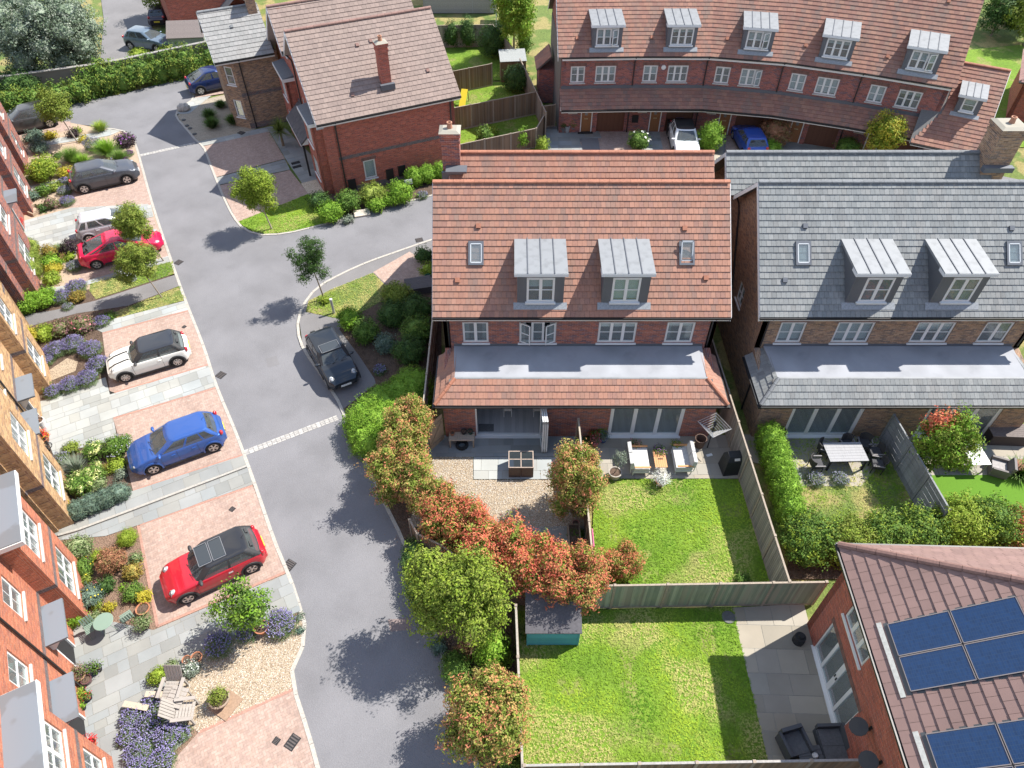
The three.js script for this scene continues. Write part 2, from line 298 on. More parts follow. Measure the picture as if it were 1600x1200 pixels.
function kerb(pts, y1 = 0.03, w = 0.14) {
  const g = struct('kerb'), q = resample(pts, 0.91);
  for (let i = 0; i + 1 < q.length; i++) {
    const a = q[i], b = q[i + 1], l = Math.hypot(b[0] - a[0], b[1] - a[1]); if (l < 0.05) continue;
    const e = 0.006 / l, A = new Acc(); strip(A, [[lerp(a[0], b[0], e), lerp(a[1], b[1], e)], [lerp(b[0], a[0], e), lerp(b[1], a[1], e)]], w, -0.05, y1 + (hash2(i, 3, 7) - .5) * 0.006, [1, 1, 1]);
    A.build('kerb_stone', M.kerb, g);
  }
}
const AD = -29.3 * PI / 180;      // turn of the left-hand drives
const groundG = sheet('ground', [[-260, 40], [260, 40], [260, -330], [-260, -330]], -0.06, M.grassDry);
// roads
const kL = curve(toW([[498, 1205], [483, 1150], [462, 1085], [455, 1062], [460, 1035], [474, 1008], [478, 985], [472, 962], [456, 911], [431, 851], [400, 762], [370, 680], [337, 600], [320, 547], [290, 470], [265, 400], [240, 325], [221, 258], [214, 233], [205, 213], [187, 203], [165, 201]]));
const kB = toW([[92, 170], [130, 158], [180, 149], [230, 136], [290, 122]]);
const kM = toW([[290, 122], [305, 153]]).concat(curve(toW([[278, 171], [275, 181], [290, 200], [308, 222]])), curve(toW([[318, 228], [333, 268], [355, 320], [370, 346], [385, 360], [410, 367], [450, 364], [500, 352], [550, 338], [600, 324], [672, 306], [780, 276]])));
const kR = curve(toW([[780, 345], [672, 376], [620, 394], [570, 412], [535, 428], [500, 447], [480, 468], [467, 496], [466, 520], [474, 545], [500, 583], [534, 638], [548, 685], [578, 735], [600, 785], [622, 828], [640, 872], [660, 930], [680, 990], [700, 1050], [720, 1110], [748, 1205]]));
sheet('road', [...kL, ...toW([[140, 196], [100, 192], [86, 182]]), ...kB, ...kM, ...kR], 0, M.asphalt);
kerb(kL); kerb(kM); kerb(kR, 0.05);
sheet('back_street', toW([[155, 112], [162, 30], [150, -60], [300, -60], [245, 20], [232, 60], [262, 78], [225, 95], [180, 108]]), 0.004, M.path);
// granite sett strips across the road
for (const [a, b] of [[[382, 708], [534, 650]], [[219, 243], [309, 223]]]) {
  srand(5); const g = struct('granite_sett_strip'), P = G(...a), Q = G(...b), L = Math.hypot(Q[0] - P[0], Q[1] - P[1]), dx = (Q[0] - P[0]) / L, dz = (Q[1] - P[1]) / L, n = Math.floor(L / 0.21);
  const mats = [.40, .45, .5].map(k => plain(k, k * .96, k * .9));
  for (let i = 0; i < n; i++) for (let r = -1; r < 2; r++) {
    const A = new Acc(), s0 = i * 0.21 + 0.008, s1 = s0 + 0.19, o0 = r * 0.11 - 0.048, o1 = o0 + 0.1, y = 0.012 + RR(0, .006), pt = (s, o, yy) => [P[0] + dx * s - dz * o, yy, P[1] + dz * s + dx * o];
    A.hexa([pt(s0, o1, -.02), pt(s1, o1, -.02), pt(s1, o0, -.02), pt(s0, o0, -.02), pt(s0, o1, y), pt(s1, o1, y), pt(s1, o0, y), pt(s0, o0, y)], [1, 1, 1], 'b'); A.build('sett', pick(mats), g);
  }
}
// left-hand front gardens: planting beds first, paving laid over them
sheet('planting_bed', toW([[20, 205], [100, 190], [165, 202], [187, 204], [206, 215], [215, 235], [240, 325], [264, 398], [272, 425], [120, 462], [40, 460], [-40, 300]]), 0.008, M.sand);
sheet('planting_bed', toW([[30, 470], [274, 430], [292, 470], [336, 600], [382, 712], [70, 815], [-40, 640]]), 0.009, M.soil);
sheet('planting_bed', toW([[60, 825], [384, 716], [400, 762], [456, 911], [474, 965], [476, 990], [455, 1060], [497, 1200], [100, 1230], [40, 960]]), 0.007, M.bark);
const drive = (pts, y = 0.018, m = M.block, ang = AD) => sheet('block_paved_drive', toW(pts), y, m, null, ang);
drive([[216, 821], [395, 759], [447, 894], [246, 979]]); drive([[225, 1240], [310, 1145], [457, 1078], [482, 1140], [505, 1230]]);
drive([[160, 521], [297, 485], [326, 570], [172, 616]]); drive([[177, 654], [338, 606], [380, 711], [208, 767], [190, 700]]);
drive([[120, 362], [240, 340], [264, 400], [128, 440], [118, 400]]); drive([[108, 282], [219, 254], [238, 319], [112, 342]]); drive([[10, 212], [84, 190], [110, 190], [112, 203], [40, 216]]);
// darker brick edging course along the drives
{ const A = new Acc(); for (const l of [[[216, 821], [246, 979]], [[216, 821], [395, 759]], [[246, 979], [447, 894]], [[310, 1145], [457, 1078]], [[160, 521], [297, 485]], [[177, 654], [338, 606]], [[172, 616], [326, 570]], [[208, 767], [380, 711]], [[112, 342], [238, 319]]]) strip(A, toW(l), 0.11, 0, 0.024, [1, 1, 1]); A.build('brick_edging_course', plain(.42, .235, .18), null, 'structure'); }
const S1 = [.3, .45, .6];
slabs('flagstone_path', [[206, 768], [380, 712], [396, 757], [216, 821], [165, 838], [84, 845], [62, 818]], AD, 0.03, 'grey', [.45, .6], 11);
{ const A = new Acc(); strip(A, toW([[92, 838], [124, 829], [210, 797], [334, 750], [386, 730]]), 0.11, 0, 0.11, [1, 1, 1]); A.build('edging_kerb', plain(.42, .40, .36), null, 'structure'); }
slabs('flagstone_patio', [[95, 955], [240, 985], [447, 897], [456, 911], [470, 955], [400, 985], [330, 1008], [300, 1035], [275, 1062], [280, 1100], [300, 1150], [235, 1205], [160, 1225], [120, 1130], [105, 1020]], AD, 0.03, 'grey', S1, 12);
slabs('flagstone_path', [[138, 509], [291, 470], [297, 484], [160, 520]], AD, 0.03, 'pale', [.45, .6], 13);
slabs('flagstone_path', [[172, 617], [326, 571], [338, 605], [177, 653], [184, 690], [150, 694], [84, 712], [52, 632], [165, 590]], AD, 0.03, 'pale', S1, 14);
slabs('flagstone_path', [[130, 441], [264, 400], [270, 408], [142, 444], [100, 456], [50, 456]], AD, 0.03, 'pale', [.45, .6], 15);
slabs('flagstone_path', [[28, 348], [112, 325], [236, 319], [240, 339], [118, 362], [119, 400], [68, 398], [40, 378]], AD, 0.03, 'pale', S1, 16);
slabs('flagstone_path', [[30, 294], [90, 282], [116, 274], [116, 281], [90, 290], [34, 302]], AD, 0.03, 'pale', [.45], 17);
slabs('flagstone_path', [[43, 224], [90, 216], [150, 208], [170, 202], [188, 205], [172, 212], [150, 216], [95, 224], [46, 232]], AD, 0.03, 'pale', [.45], 18);
sheet('footpath', toW([[26, 494], [85, 485], [150, 470], [273, 430], [280, 447], [200, 478], [120, 490], [40, 512]]), 0.02, M.path);
const lawns = [];
function lawn(pts, mat, y = 0.02, dens = 0) { const W = toW(pts); sheet('lawn', W, y, mat); if (dens) lawns.push([W, y, dens, mat]); }
lawn([[142, 440], [270, 408], [273, 428], [150, 468], [140, 455]], M.grassDry, .022, 120); lawn([[170, 492], [282, 447], [291, 469], [150, 507]], M.grassDry, .022, 120);
sheet('gravel_bed', toW([[477, 988], [472, 1008], [456, 1045], [457, 1077], [310, 1144], [290, 1130], [268, 1070], [300, 1035], [330, 1008], [400, 985], [472, 960]]), 0.02, M.gravel);
sheet('gravel_bed', toW([[75, 580], [105, 560], [122, 565], [118, 580], [80, 595]]), 0.02, M.gravel);
// around the double-gabled house
drive([[317, 229], [420, 205], [445, 248], [338, 277]], .018, M.block, AD); drive([[343, 290], [453, 266], [482, 303], [371, 347]], .018, M.block, AD); drive([[291, 123], [345, 108], [370, 143], [305, 153]], .018, M.block, AD);
slabs('flagstone_path', [[338, 278], [445, 249], [453, 265], [342, 289]], AD, .02, 'grey', [.45, .6], 21); slabs('flagstone_path', [[309, 222], [426, 197], [428, 204], [318, 228]], AD, .02, 'pale', [.45], 22);
slabs('flagstone_path', [[421, 205], [445, 200], [492, 248], [506, 300], [483, 303], [446, 248]], AD, .022, 'grey', [.45, .6], 23);
sheet('white_chippings', toW([[470, 287], [494, 281], [508, 302], [484, 306]]), .03, plain(.66, .65, .62, { map: pebbleMap }));
sheet('gravel_bed', toW([[277, 181], [300, 160], [365, 145], [404, 196], [396, 204], [308, 222], [290, 200]]), .02, plain(.40, .40, .39, { map: pebbleMap })); slabs('flagstone_path', [[276, 178], [279, 171], [305, 153], [330, 150], [312, 164], [296, 178]], AD, .03, 'pale', [.6], 24);
lawn([[384, 356], [372, 347], [482, 303], [510, 306], [545, 337], [500, 351], [450, 363], [415, 366], [396, 362]], M.grass, .022, 150);
sheet('planting_bed', toW([[483, 304], [700, 258], [700, 298], [600, 323], [545, 338], [520, 318]]), .012, M.soil);
// verge and bed left of the red semi-detached house
sheet('pavement', toW([[780, 345], [672, 376], [620, 394], [570, 412], [535, 428], [500, 447], [480, 468], [467, 496], [474, 545], [500, 583], [534, 638], [548, 640], [600, 600], [690, 420], [780, 400]]), .03, M.path);
lawn([[482, 471], [520, 452], [583, 427], [606, 450], [592, 474], [545, 499], [520, 497], [478, 488]], M.grassDry, .04, 150);
drive([[583, 426], [640, 394], [680, 420], [680, 452], [608, 449]], .042, M.block, 0.3);
sheet('planting_bed', toW([[545, 499], [606, 450], [690, 452], [690, 600], [665, 650], [600, 645], [585, 592], [560, 555], [530, 515]]), .036, M.soil);
sheet('planting_bed', toW([[536, 640], [600, 590], [672, 600], [668, 690], [640, 820], [800, 950], [812, 1210], [755, 1210], [700, 1050], [642, 872], [600, 785], [550, 688]]), .034, M.soil);
// back gardens
slabs('patio', [[655, 692], [672, 680], [910, 680], [910, 714], [655, 714]], 0, .02, 'grey', [.45, .6], 31); slabs('patio', [[740, 714.5], [915, 714.5], [915, 749], [740, 749]], 0, .02, 'pale', [.6, .75], 32);
sheet('gravel_bed', toW([[640, 714], [739, 714], [739, 750], [920, 750], [920, 826], [720, 836], [630, 820]]), .01, M.gravel);
slabs('patio', [[790, 824], [916, 822], [922, 858], [790, 858]], 0, .02, 'grey', [.6], 33);
sheet('planting_bed', toW([[630, 826], [925, 850], [928, 950], [790, 945]]), .006, M.bark);
slabs('patio', [[925, 680], [1156, 680], [1166, 748], [928, 748]], 0, .02, 'buff', [.6, .75, .9], 34);
lawn([[928, 749], [1166, 749], [1212, 914], [925, 914]], M.grass, .012, 260);
slabs('patio', [[1150, 679], [1390, 679], [1400, 700], [1345, 760], [1250, 760], [1215, 735], [1170, 720]], 0, .02, 'buff', [.6, .75, .9], 35);
lawn([[1166, 690], [1395, 679], [1480, 800], [1470, 850], [1240, 850], [1225, 780]], M.grassDry, .008, 160);
slabs('patio', [[1392, 679], [1640, 677], [1660, 742], [1420, 743]], 0, .02, 'buff', [.6, .75], 36);
sheet('artificial_lawn', toW([[1420, 743], [1660, 742], [1720, 840], [1490, 840]]), .02, M.turf);
sheet('planting_bed', toW([[1225, 905], [1245, 820], [1700, 790], [1760, 880], [1310, 905]]), .014, M.soil);
lawn([[808, 955], [1146, 950], [1205, 1210], [812, 1210]], M.grass, .012, 260);
slabs('patio', [[1144, 950], [1256, 944], [1268, 990], [1345, 1215], [1206, 1215]], 0.03, .02, 'buff', [.6, .75, .9], 37);
// far gardens and the terrace forecourt
lawn([[640, 60], [800, 60], [800, 125], [640, 130]], M.grass, .01, 40); lawn([[690, 130], [790, 128], [850, 150], [850, 235], [690, 240]], M.grass, .012, 60);
lawn([[1490, 80], [1700, 60], [1700, 230], [1490, 230]], M.grass, .01, 0);
sheet('forecourt', toW([[850, 196], [1060, 200], [1250, 218], [1420, 246], [1640, 290], [1640, 420], [850, 330], [690, 300], [690, 250]]), .006, M.path);
slabs('flagstone_path', [[852, 202], [935, 204], [940, 216], [905, 217], [912, 240], [940, 262], [850, 262]], 0, .03, 'grey', [.6], 41);
for (const p of [[[855, 222], [908, 222], [914, 262], [850, 262]], [[932, 206], [985, 206], [1000, 245], [940, 245]], [[1030, 205], [1090, 206], [1100, 262], [1040, 262]], [[1135, 212], [1190, 216], [1200, 280], [1130, 280]]]) drive(p, .022, M.block, 0);
slabs('flagstone_path', [[1002, 206], [1030, 206], [1042, 262], [1012, 262]], 0, .03, 'grey', [.45, .6], 42); slabs('flagstone_path', [[1105, 207], [1132, 211], [1128, 275], [1108, 275]], 0, .03, 'buff', [.45, .6], 43); slabs('flagstone_path', [[1212, 214], [1330, 232], [1340, 300], [1215, 300]], -.2, .03, 'grey', [.45, .6], 44);
sheet('road_patch', toW([[606, 968], [640, 966], [644, 984], [610, 987]]), .004, plain(.24, .185, .175, { map: M.asphalt.map })); sheet('road_patch', toW([[415, 560], [432, 556], [437, 570], [419, 574]]), .004, plain(.185, .18, .185, { map: M.asphalt.map }));
// drains and inspection covers
function drain(u, v, w, l, label, turn = 0, y = 0.006) {
  const [x, z] = G(u, v), t = thing('drain_cover', label, 'drain cover', [x, y, z], turn, 'drain covers'), A = new Acc(); A.box(-w / 2, -.03, -l / 2, w / 2, .006, l / 2, [1, 1, 1]); A.build('frame', M.blackMatt, t);
  for (let k = 0; k < 5; k++) { const B = new Acc(); B.box(-w / 2 + .04, .006, -l / 2 + l * (k + .25) / 5, w / 2 - .04, .014, -l / 2 + l * (k + .75) / 5, [1, 1, 1]); B.build('bar', M.iron || (M.iron = plain(.10, .085, .08, { roughness: .7 })), t); }
}
drain(279, 410, .42, .42, 'square iron road drain beside the kerb by the path near the red saloon', AD); drain(345, 586, .42, .42, 'iron road drain at the kerb beside the white hatchback drive', AD); drain(452, 883, .42, .42, 'iron road drain at the kerb by the red hatchback drive', AD);
drain(655, 375, .45, .4, 'iron road drain near the house corner on the side road', .3); drain(457, 1160, .36, .48, 'large inspection cover in the empty block paved drive', AD, .026); drain(432, 1158, .22, .22, 'small inspection cover in the empty block paved drive', AD, .026); drain(363, 796, .22, .22, 'small cover in the drive of the red hatchback', AD, .026); drain(288, 511, .2, .2, 'small cover in the drive of the white hatchback', AD, .026); drain(377, 208, .5, .4, 'oval cover in the pale path beside the grey roofed house', AD, .036);

// ---------- building parts ----------
const W1 = [1, 1, 1];
const mtx = (x, y, z, ry = 0, rx = 0) => new THREE.Matrix4().makeRotationFromEuler(new THREE.Euler(rx, ry, 0, 'YXZ')).setPosition(x, y, z);
function place(o, m) { m.decompose(o.position, o.quaternion, o.scale); return o; }
function white(g) { const n = g.attributes.position.count, a = new Float32Array(n * 3).fill(1); g.setAttribute('color', new THREE.BufferAttribute(a, 3)); return g; }
// wall in the local xy plane facing +z, with real openings
function wall(parent, name, m, outline, holes, mat, th = 0.28) {
  const s = new THREE.Shape(outline.map(p => new THREE.Vector2(p[0], p[1])));
  for (const [a, b, c, d] of holes) s.holes.push(new THREE.Path([[a, b], [a, d], [c, d], [c, b]].map(p => new THREE.Vector2(...p))));
  const g = new THREE.ExtrudeGeometry(s, { depth: th, bevelEnabled: false }); g.translate(0, 0, -th);
  return place(mesh(name, white(g), mat, parent), m);
}
const rect = (a, b, c, d) => [[a, b], [c, b], [c, d], [a, d]];
// window: local origin at the bottom centre of the opening on the wall face, +z outward
function win(parent, m, w, h, n, o = {}) {
  const A = new Acc(), d0 = -0.12, d1 = -0.05, f = 0.055, pw = (w - 2 * f) / n;
  A.box(-w / 2, 0, d0, w / 2, f + .02, d1); A.box(-w / 2, h - f, d0, w / 2, h, d1); A.box(-w / 2, 0, d0, -w / 2 + f, h, d1 + .001); A.box(w / 2 - f, 0, d0, w / 2, h, d1 + .001);
  for (let k = 1; k < n; k++) { const x = -w / 2 + f + pw * k; A.box(x - .035, .02, d0, x + .035, h - .02, d1 + .012); }
  const e = .035, open = o.open || [];
  for (let k = 0; k < n; k++) {
    if (open.includes(k)) continue;
    const x0 = -w / 2 + f + pw * k + (k ? .03 : 0), x1 = -w / 2 + f + pw * (k + 1) - (k < n - 1 ? .03 : 0);
    A.box(x0, f, d1 - .02, x1, f + e, d1 + .018); A.box(x0, h - f - e, d1 - .02, x1, h - f, d1 + .018); A.box(x0, f, d1 - .02, x0 + e, h - f, d1 + .017); A.box(x1 - e, f, d1 - .02, x1, h - f, d1 + .017);
    if (o.bar !== false) { const q = o.sash ? .5 : o.bar || .5; A.box(x0, h * q - .016, d1 - .012, x1, h * q + (o.sash ? .03 : .016), d1 + (o.sash ? .02 : .010)); if (o.sash) A.box((x0 + x1) / 2 - .01, f, d1 - .012, (x0 + x1) / 2 + .01, h - f, d1 + .006); }
  }
  const W = place(A.build('window', M.white, parent), m);
  for (let k = 0; k < n; k++) {
    const x0 = -w / 2 + f + pw * k + e, x1 = -w / 2 + f + pw * (k + 1) - e;
    if (open.includes(k)) { // casement swung out
      const hx = k === 0 ? x0 - .03 : x1 + .03, s = k === 0 ? 1 : -1, B = new Acc().at(hx, 0, d1 + .01, -s * 0.5), L = (x1 - x0) + .05, b = (p, q) => B.box(Math.min(p[0] * s, q[0] * s), p[1], p[2], Math.max(p[0] * s, q[0] * s), q[1], q[2]);
      b([0, f, 0], [L, f + .05, .04]); b([0, h - f - .05, 0], [L, h - f, .04]); b([0, f, 0], [.05, h - f, .041]); b([L - .05, f, 0], [L, h - f, .041]); b([0, h * .5 - .02, .005], [L, h * .5 + .02, .035]);
      B.build('casement', M.white, W); const Cg = new Acc().at(hx, 0, d1 + .01, -s * 0.5); Cg.box(Math.min(.04 * s, (L - .04) * s), f + .04, .016, Math.max(.04 * s, (L - .04) * s), h - f - .04, .022); Cg.build('pane', M.glass, W); continue;
    }
    const P = new Acc(); P.box(x0, f + .01, d1 - .012, x1, h - f - .01, d1 - .004); P.build('pane', M.glass, W);
  }
  const bl = o.blind || 0; if (bl > 0) { const B = new Acc(); B.box(-w / 2 + .03, h * (1 - bl), d0 - .1, w / 2 - .03, h - .02, d0 - .085); B.build('blind', o.blindMat || M.blind, W); }
  if (o.curtain) for (const s of [-1, 1]) { const B = new Acc(); for (let j = 0; j < 4; j++) { const x = s * (w / 2 - .04 - j * .07); B.box(x - .035, .05, d0 - .14 - (j % 2) * .03, x + .035, h, d0 - .1 - (j % 2) * .03); } B.build('curtain', M.curtain, W); }
  if (o.sill !== false) { const B = new Acc(); B.box(-w / 2 - .06, -.07, -.10, w / 2 + .06, -.004, .07); B.build('sill', o.sillMat || M.white, W); }
  if (o.lintel) { const B = new Acc(); B.box(-w / 2 - .1, h + .003, -.05, w / 2 + .1, h + .215, .008); B.build('lintel', o.lintel, W); }
  return W;
}
const hole = (x, y, w, h) => [x - w / 2, y, x + w / 2, y + h];
// tiled slope: o eaves corner, eu along the eaves, ev up the slope
function tiles(A, o, eu, ev, L, S, gauge, tw, cols, clip, single) {
  const nrm = eu.clone().cross(ev).normalize(); if (nrm.y < 0) nrm.negate(); const rows = Math.ceil(S / gauge);
  const pt = (a, s, h) => o.clone().addScaledVector(eu, a).addScaledVector(ev, s).addScaledVector(nrm, h);
  for (let r = 0; r < rows; r++) {
    const s0 = r * gauge, s1 = Math.min(S, s0 + gauge + .02); let lo = 0, hi = L; if (clip) [lo, hi] = clip(s0 + gauge / 2); if (hi - lo < .05) continue;
    for (let x = -(r % 2) * tw / 2; x < L; x += tw) {
      const a = Math.max(x + .004, lo), b = Math.min(x + tw - .004, hi); if (b - a < .02) continue;
      const c0 = cols(a, s0), h0 = .042 + RR(-.003, .004), B = single ? new Acc() : A;
      const q = [pt(a, s0, h0), pt(b, s0, h0), pt(b, s1, .010), pt(a, s1, .010)], f = [pt(a, s0, 0), pt(b, s0, 0), q[1], q[0]];
      B.face(q, c0); B.face(f, c0); B.face([pt(a, s1, 0), f[0], q[0], q[3]], c0); if (x + tw > hi - .01) B.face([f[1], pt(b, s1, 0), q[2], q[1]], c0);
      if (single) single(B, (a + b) / 2, s0);
    }
  }
}
function tone(list, k = 0.12, patch) { return (a, s) => { const c = pick(list), j = 1 + RR(-k, k); let q = mul3(c, j); if (patch) q = patch(q, a, s); return q; }; }
const TERRA = [[.315, .158, .11], [.33, .166, .115], [.305, .152, .107], [.32, .168, .12], [.29, .148, .107], [.315, .157, .107], [.275, .145, .11]];
const GREY = [[.195, .205, .205], [.21, .22, .218], [.185, .196, .197], [.22, .227, .224], [.175, .186, .188]];
const BROWN = [[.245, .185, .16], [.262, .198, .17], [.232, .175, .152], [.252, .19, .164]];
const TERR2 = [[.275, .135, .098], [.295, .148, .104], [.255, .127, .094], [.285, .152, .107], [.24, .122, .093]];
const PALEG = [[.26, .257, .25], [.275, .272, .264], [.245, .245, .238]];
const PINKY = [[.225, .142, .125], [.238, .15, .132], [.212, .134, .118], [.232, .147, .127]];
const lichen = (list, amt, s) => tone(list, .07, (q, a, t) => { const n = fbm((a / 13 + 7) % 1, (t / 52 + .37) % 1, 40, 3, s); return mix3(q, [.14, .12, .105], clamp((n - .46) * 2.6, 0, 1) * amt); });
function deck(A, o, eu, ev, L, S, th = .07, y = -.012) { const n = eu.clone().cross(ev).normalize(); if (n.y < 0) n.negate(); const pt = (a, s, h) => o.clone().addScaledVector(eu, a).addScaledVector(ev, s).addScaledVector(n, h); A.hexa([pt(0, 0, y - th), pt(L, 0, y - th), pt(L, S, y - th), pt(0, S, y - th), pt(0, 0, y), pt(L, 0, y), pt(L, S, y), pt(0, S, y)], W1); }
const dirS = (z1, y1, z0, y0) => V(0, y1 - y0, z1 - z0).normalize();
// a pitched roof along x: front eave (zf,yf), ridge (zr,yr), back eave (zb,yb)
function pitched(parent, x0, x1, zf, yf, zr, yr, zb, yb, cols, ridgeMat, o = {}) {
  const ex = V(1, 0, 0), D = new Acc(), T = new Acc(), evf = dirS(zr, yr, zf, yf), evb = dirS(zr, yr, zb, yb), Sf = Math.hypot(zr - zf, yr - yf), Sb = Math.hypot(zr - zb, yr - yb);
  deck(D, V(x0, yf, zf), ex, evf, x1 - x0, Sf); deck(D, V(x0, yb, zb), ex, evb, x1 - x0, Sb);
  const roof = D.build('roof', o.under || M.roomDark, parent);
  tiles(T, V(x0, yf, zf), ex, evf, x1 - x0, Sf, o.gauge || .28, o.tw || .205, cols, o.clip); tiles(T, V(x0, yb, zb), ex, evb, x1 - x0, Sb, (o.gauge || .28) * 1.2, (o.tw || .205) * 2, cols);
  T.build('roof_tiles', M.tile, roof, 'stuff');
  if (ridgeMat) for (let x = x0, k = 0; x < x1 - .1; x += .45, k++) { const Rg = new Acc(), l = Math.min(.44, x1 - x), P = (x, a) => [x, yr + .01 + .085 * Math.sin(a), zr + .13 * Math.cos(a)]; for (let j = 0; j < 5; j++) { const a = -.2 + j * (PI + .4) / 5, b = -.2 + (j + 1) * (PI + .4) / 5; Rg.face([P(x, b), P(x, a), P(x + l, a), P(x + l, b)].reverse(), mul3(W1, .9 + .2 * hash2(k, 4, 3))); } Rg.build('ridge_tile', ridgeMat, roof); }
  return roof;
}
function gutter(parent, x0, x1, y, z, mat = M.black) { const A = new Acc(); A.box(x0, y - .09, z - .02, x1, y - .01, z + .09); A.build('gutter', mat, parent); }
function fascia(parent, x0, x1, y, z, h = .2) { const A = new Acc(); A.box(x0, y - h, z - .03, x1, y - .02, z); A.build('fascia', M.white, parent); }
function pipe(parent, pts, r = .04) { const A = new Acc(); for (let i = 0; i + 1 < pts.length; i++) A.rod(pts[i], pts[i + 1], r, W1, 6); A.build('downpipe', M.black, parent); }
function chimney(parent, x, z, w, d, y0, y1, mat) {
  const A = new Acc(); A.box(x - w / 2, y0, z - d / 2, x + w / 2, y1 - .5, z + d / 2); A.box(x - w / 2 - .04, y1 - .5, z - d / 2 - .04, x + w / 2 + .04, y1 - .34, z + d / 2 + .04); A.box(x - w / 2 - .01, y1 - .34, z - d / 2 - .01, x + w / 2 + .01, y1 - .2, z + d / 2 + .01); A.box(x - w / 2 - .06, y1 - .2, z - d / 2 - .06, x + w / 2 + .06, y1, z + d / 2 + .06);
  const c = A.build('chimney', mat, parent), B = new Acc(); B.hexa([[x - w / 2 - .08, y1, z + d / 2 + .08], [x + w / 2 + .08, y1, z + d / 2 + .08], [x + w / 2 + .08, y1, z - d / 2 - .08], [x - w / 2 - .08, y1, z - d / 2 - .08], [x - w / 2 + .1, y1 + .09, z + d / 2 - .1], [x + w / 2 - .1, y1 + .09, z + d / 2 - .1], [x + w / 2 - .1, y1 + .09, z - d / 2 + .1], [x - w / 2 + .1, y1 + .09, z - d / 2 + .1]], W1); B.build('capping', plain(.33, .305, .25, { map: blotch }), c);
  const P = new Acc(); P.lathe(x, y1 + .07, z, [[.14, 0], [.11, .22], [.13, .25], [.13, .3], [.085, .3], [.08, .1], [0, .1]], W1, 12); P.build('chimney_pot', plain(.48, .24, .15), c); return c;
}
function flash(parent, x0, y0, z0, x1, y1, z1) { const A = new Acc(); A.box(x0, y0, z0, x1, y1, z1); A.build('lead_flashing', M.lead, parent); }
// dormer: front plane z, base y, back where its roof meets the slope
function dormer(parent, x0, x1, zf, yb, yt, zbk, ytb, m, ww, wh, n, o = {}) {
  // cheeks down to the slope
  const yr = z => yb + (zf - z) * m;
  const B0 = new Acc(); B0.hexa([[x0 - .12, yt - .02, zf + .18], [x1 + .12, yt - .02, zf + .18], [x1 + .12, ytb - .02, zbk - .1], [x0 - .12, ytb - .02, zbk - .1], [x0 - .12, yt + .1, zf + .18], [x1 + .12, yt + .1, zf + .18], [x1 + .12, ytb + .1, zbk - .1], [x0 - .12, ytb + .1, zbk - .1]], W1);
  const D = B0.build('dormer', M.zinc, parent);
  for (const [a, b] of [[x0, x0 + .1], [x1 - .1, x1]]) { const A = new Acc(); A.hexa([[a, yb - .1, zf], [b, yb - .1, zf], [b, yr(zbk) - .1, zbk], [a, yr(zbk) - .1, zbk], [a, yt, zf], [b, yt, zf], [b, ytb, zbk], [a, ytb, zbk]], W1); A.build('dormer_cheek', M.lead, D); }
  const xc = (x0 + x1) / 2 + (o.dx || 0), wy = yb + (o.wy || .2);
  wall(D, 'front_panel', mtx(0, 0, zf + .005), rect(x0 + .101, yb - .05, x1 - .101, yt - .01), [hole(xc, wy, ww, wh)], M.lead, .1);
  const w = win(parent, mtx(xc, wy, zf + .055), ww, wh, n, { sillMat: M.white, ...o }); w.name = 'dormer_window';
  for (let k = 1; k < 4; k++) { const x = lerp(x0 - .12, x1 + .12, k / 4), C = new Acc(); C.hexa([[x - .018, yt + .1, zf + .182], [x + .018, yt + .1, zf + .182], [x + .018, ytb + .1, zbk - .1], [x - .018, ytb + .1, zbk - .1], [x - .018, yt + .135, zf + .182], [x + .018, yt + .135, zf + .182], [x + .018, ytb + .135, zbk - .1], [x - .018, ytb + .135, zbk - .1]], W1); C.build('dormer_seam', M.lead, D); }
  const C = new Acc(); C.box(x0 - .13, yt - .07, zf + .16, x1 + .13, yt + .085, zf + .195); C.box(x0 - .13, yt - .09, zf - .3, x0 - .1, yt + .06, zf + .16); C.build('dormer_fascia', plain(.60, .62, .63, { map: null }), D);
  const E = new Acc(); E.hexa([[x0 - .16, yr(zf + .22) + .01, zf + .22], [x1 + .16, yr(zf + .22) + .01, zf + .22], [x1 + .16, yr(zf) + .01, zf], [x0 - .16, yr(zf) + .01, zf], [x0 - .16, yr(zf + .22) + .06, zf + .22], [x1 + .16, yr(zf + .22) + .06, zf + .22], [x1 + .16, yr(zf) + .07, zf], [x0 - .16, yr(zf) + .07, zf]], W1); E.build('dormer_apron', plain(.30, .32, .34, { roughness: .6 }), D);
  if (o.inside !== false) { const I = new Acc(); I.box(x0 + .1, yb - .03, zbk + .2, x1 - .1, yb, zf - .12, W1); I.box(x0 + .1, yb, zbk + .15, x1 - .1, yt, zbk + .2, W1); I.build('dormer_lining', M.roomDark, D); }
  return D;
}
function skylight(parent, x, s, z0, y0, m, open) { // on the slope y = y0 + m (z0 - z)
  const a = Math.atan(m), z = z0 - s * Math.cos(a), y = y0 + s * Math.sin(a), q = mtx(x, y + .02, z, 0, a), A = new Acc();
  A.box(-.33, 0, -.52, .33, .09, -.43); A.box(-.33, 0, .43, .33, .09, .52); A.box(-.33, 0, -.43, -.25, .09, .43); A.box(.25, 0, -.43, .33, .09, .43);
  const S = place(A.build('skylight', M.lead, parent), q); const B = new Acc(); if (open) B.at(0, .05, -.1, 0, .3); B.box(-.25, .05, -.43, .25, .07, .43); B.build('pane', M.glass, S); const F = new Acc(); if (open) F.at(0, .05, -.1, 0, .3); F.box(-.26, .03, -.44, -.21, .085, .44); F.box(.21, .03, -.44, .26, .085, .44); F.box(-.26, .03, -.44, .26, .085, -.38); F.box(-.26, .03, .38, .26, .085, .44); F.build('sash', plain(.5, .52, .53, { map: null, roughness: .4 }), S);
  const C = new Acc(); C.box(-.25, -.25, -.43, .25, -.2, .43); C.build('skylight_blind', M.blind, S);
}
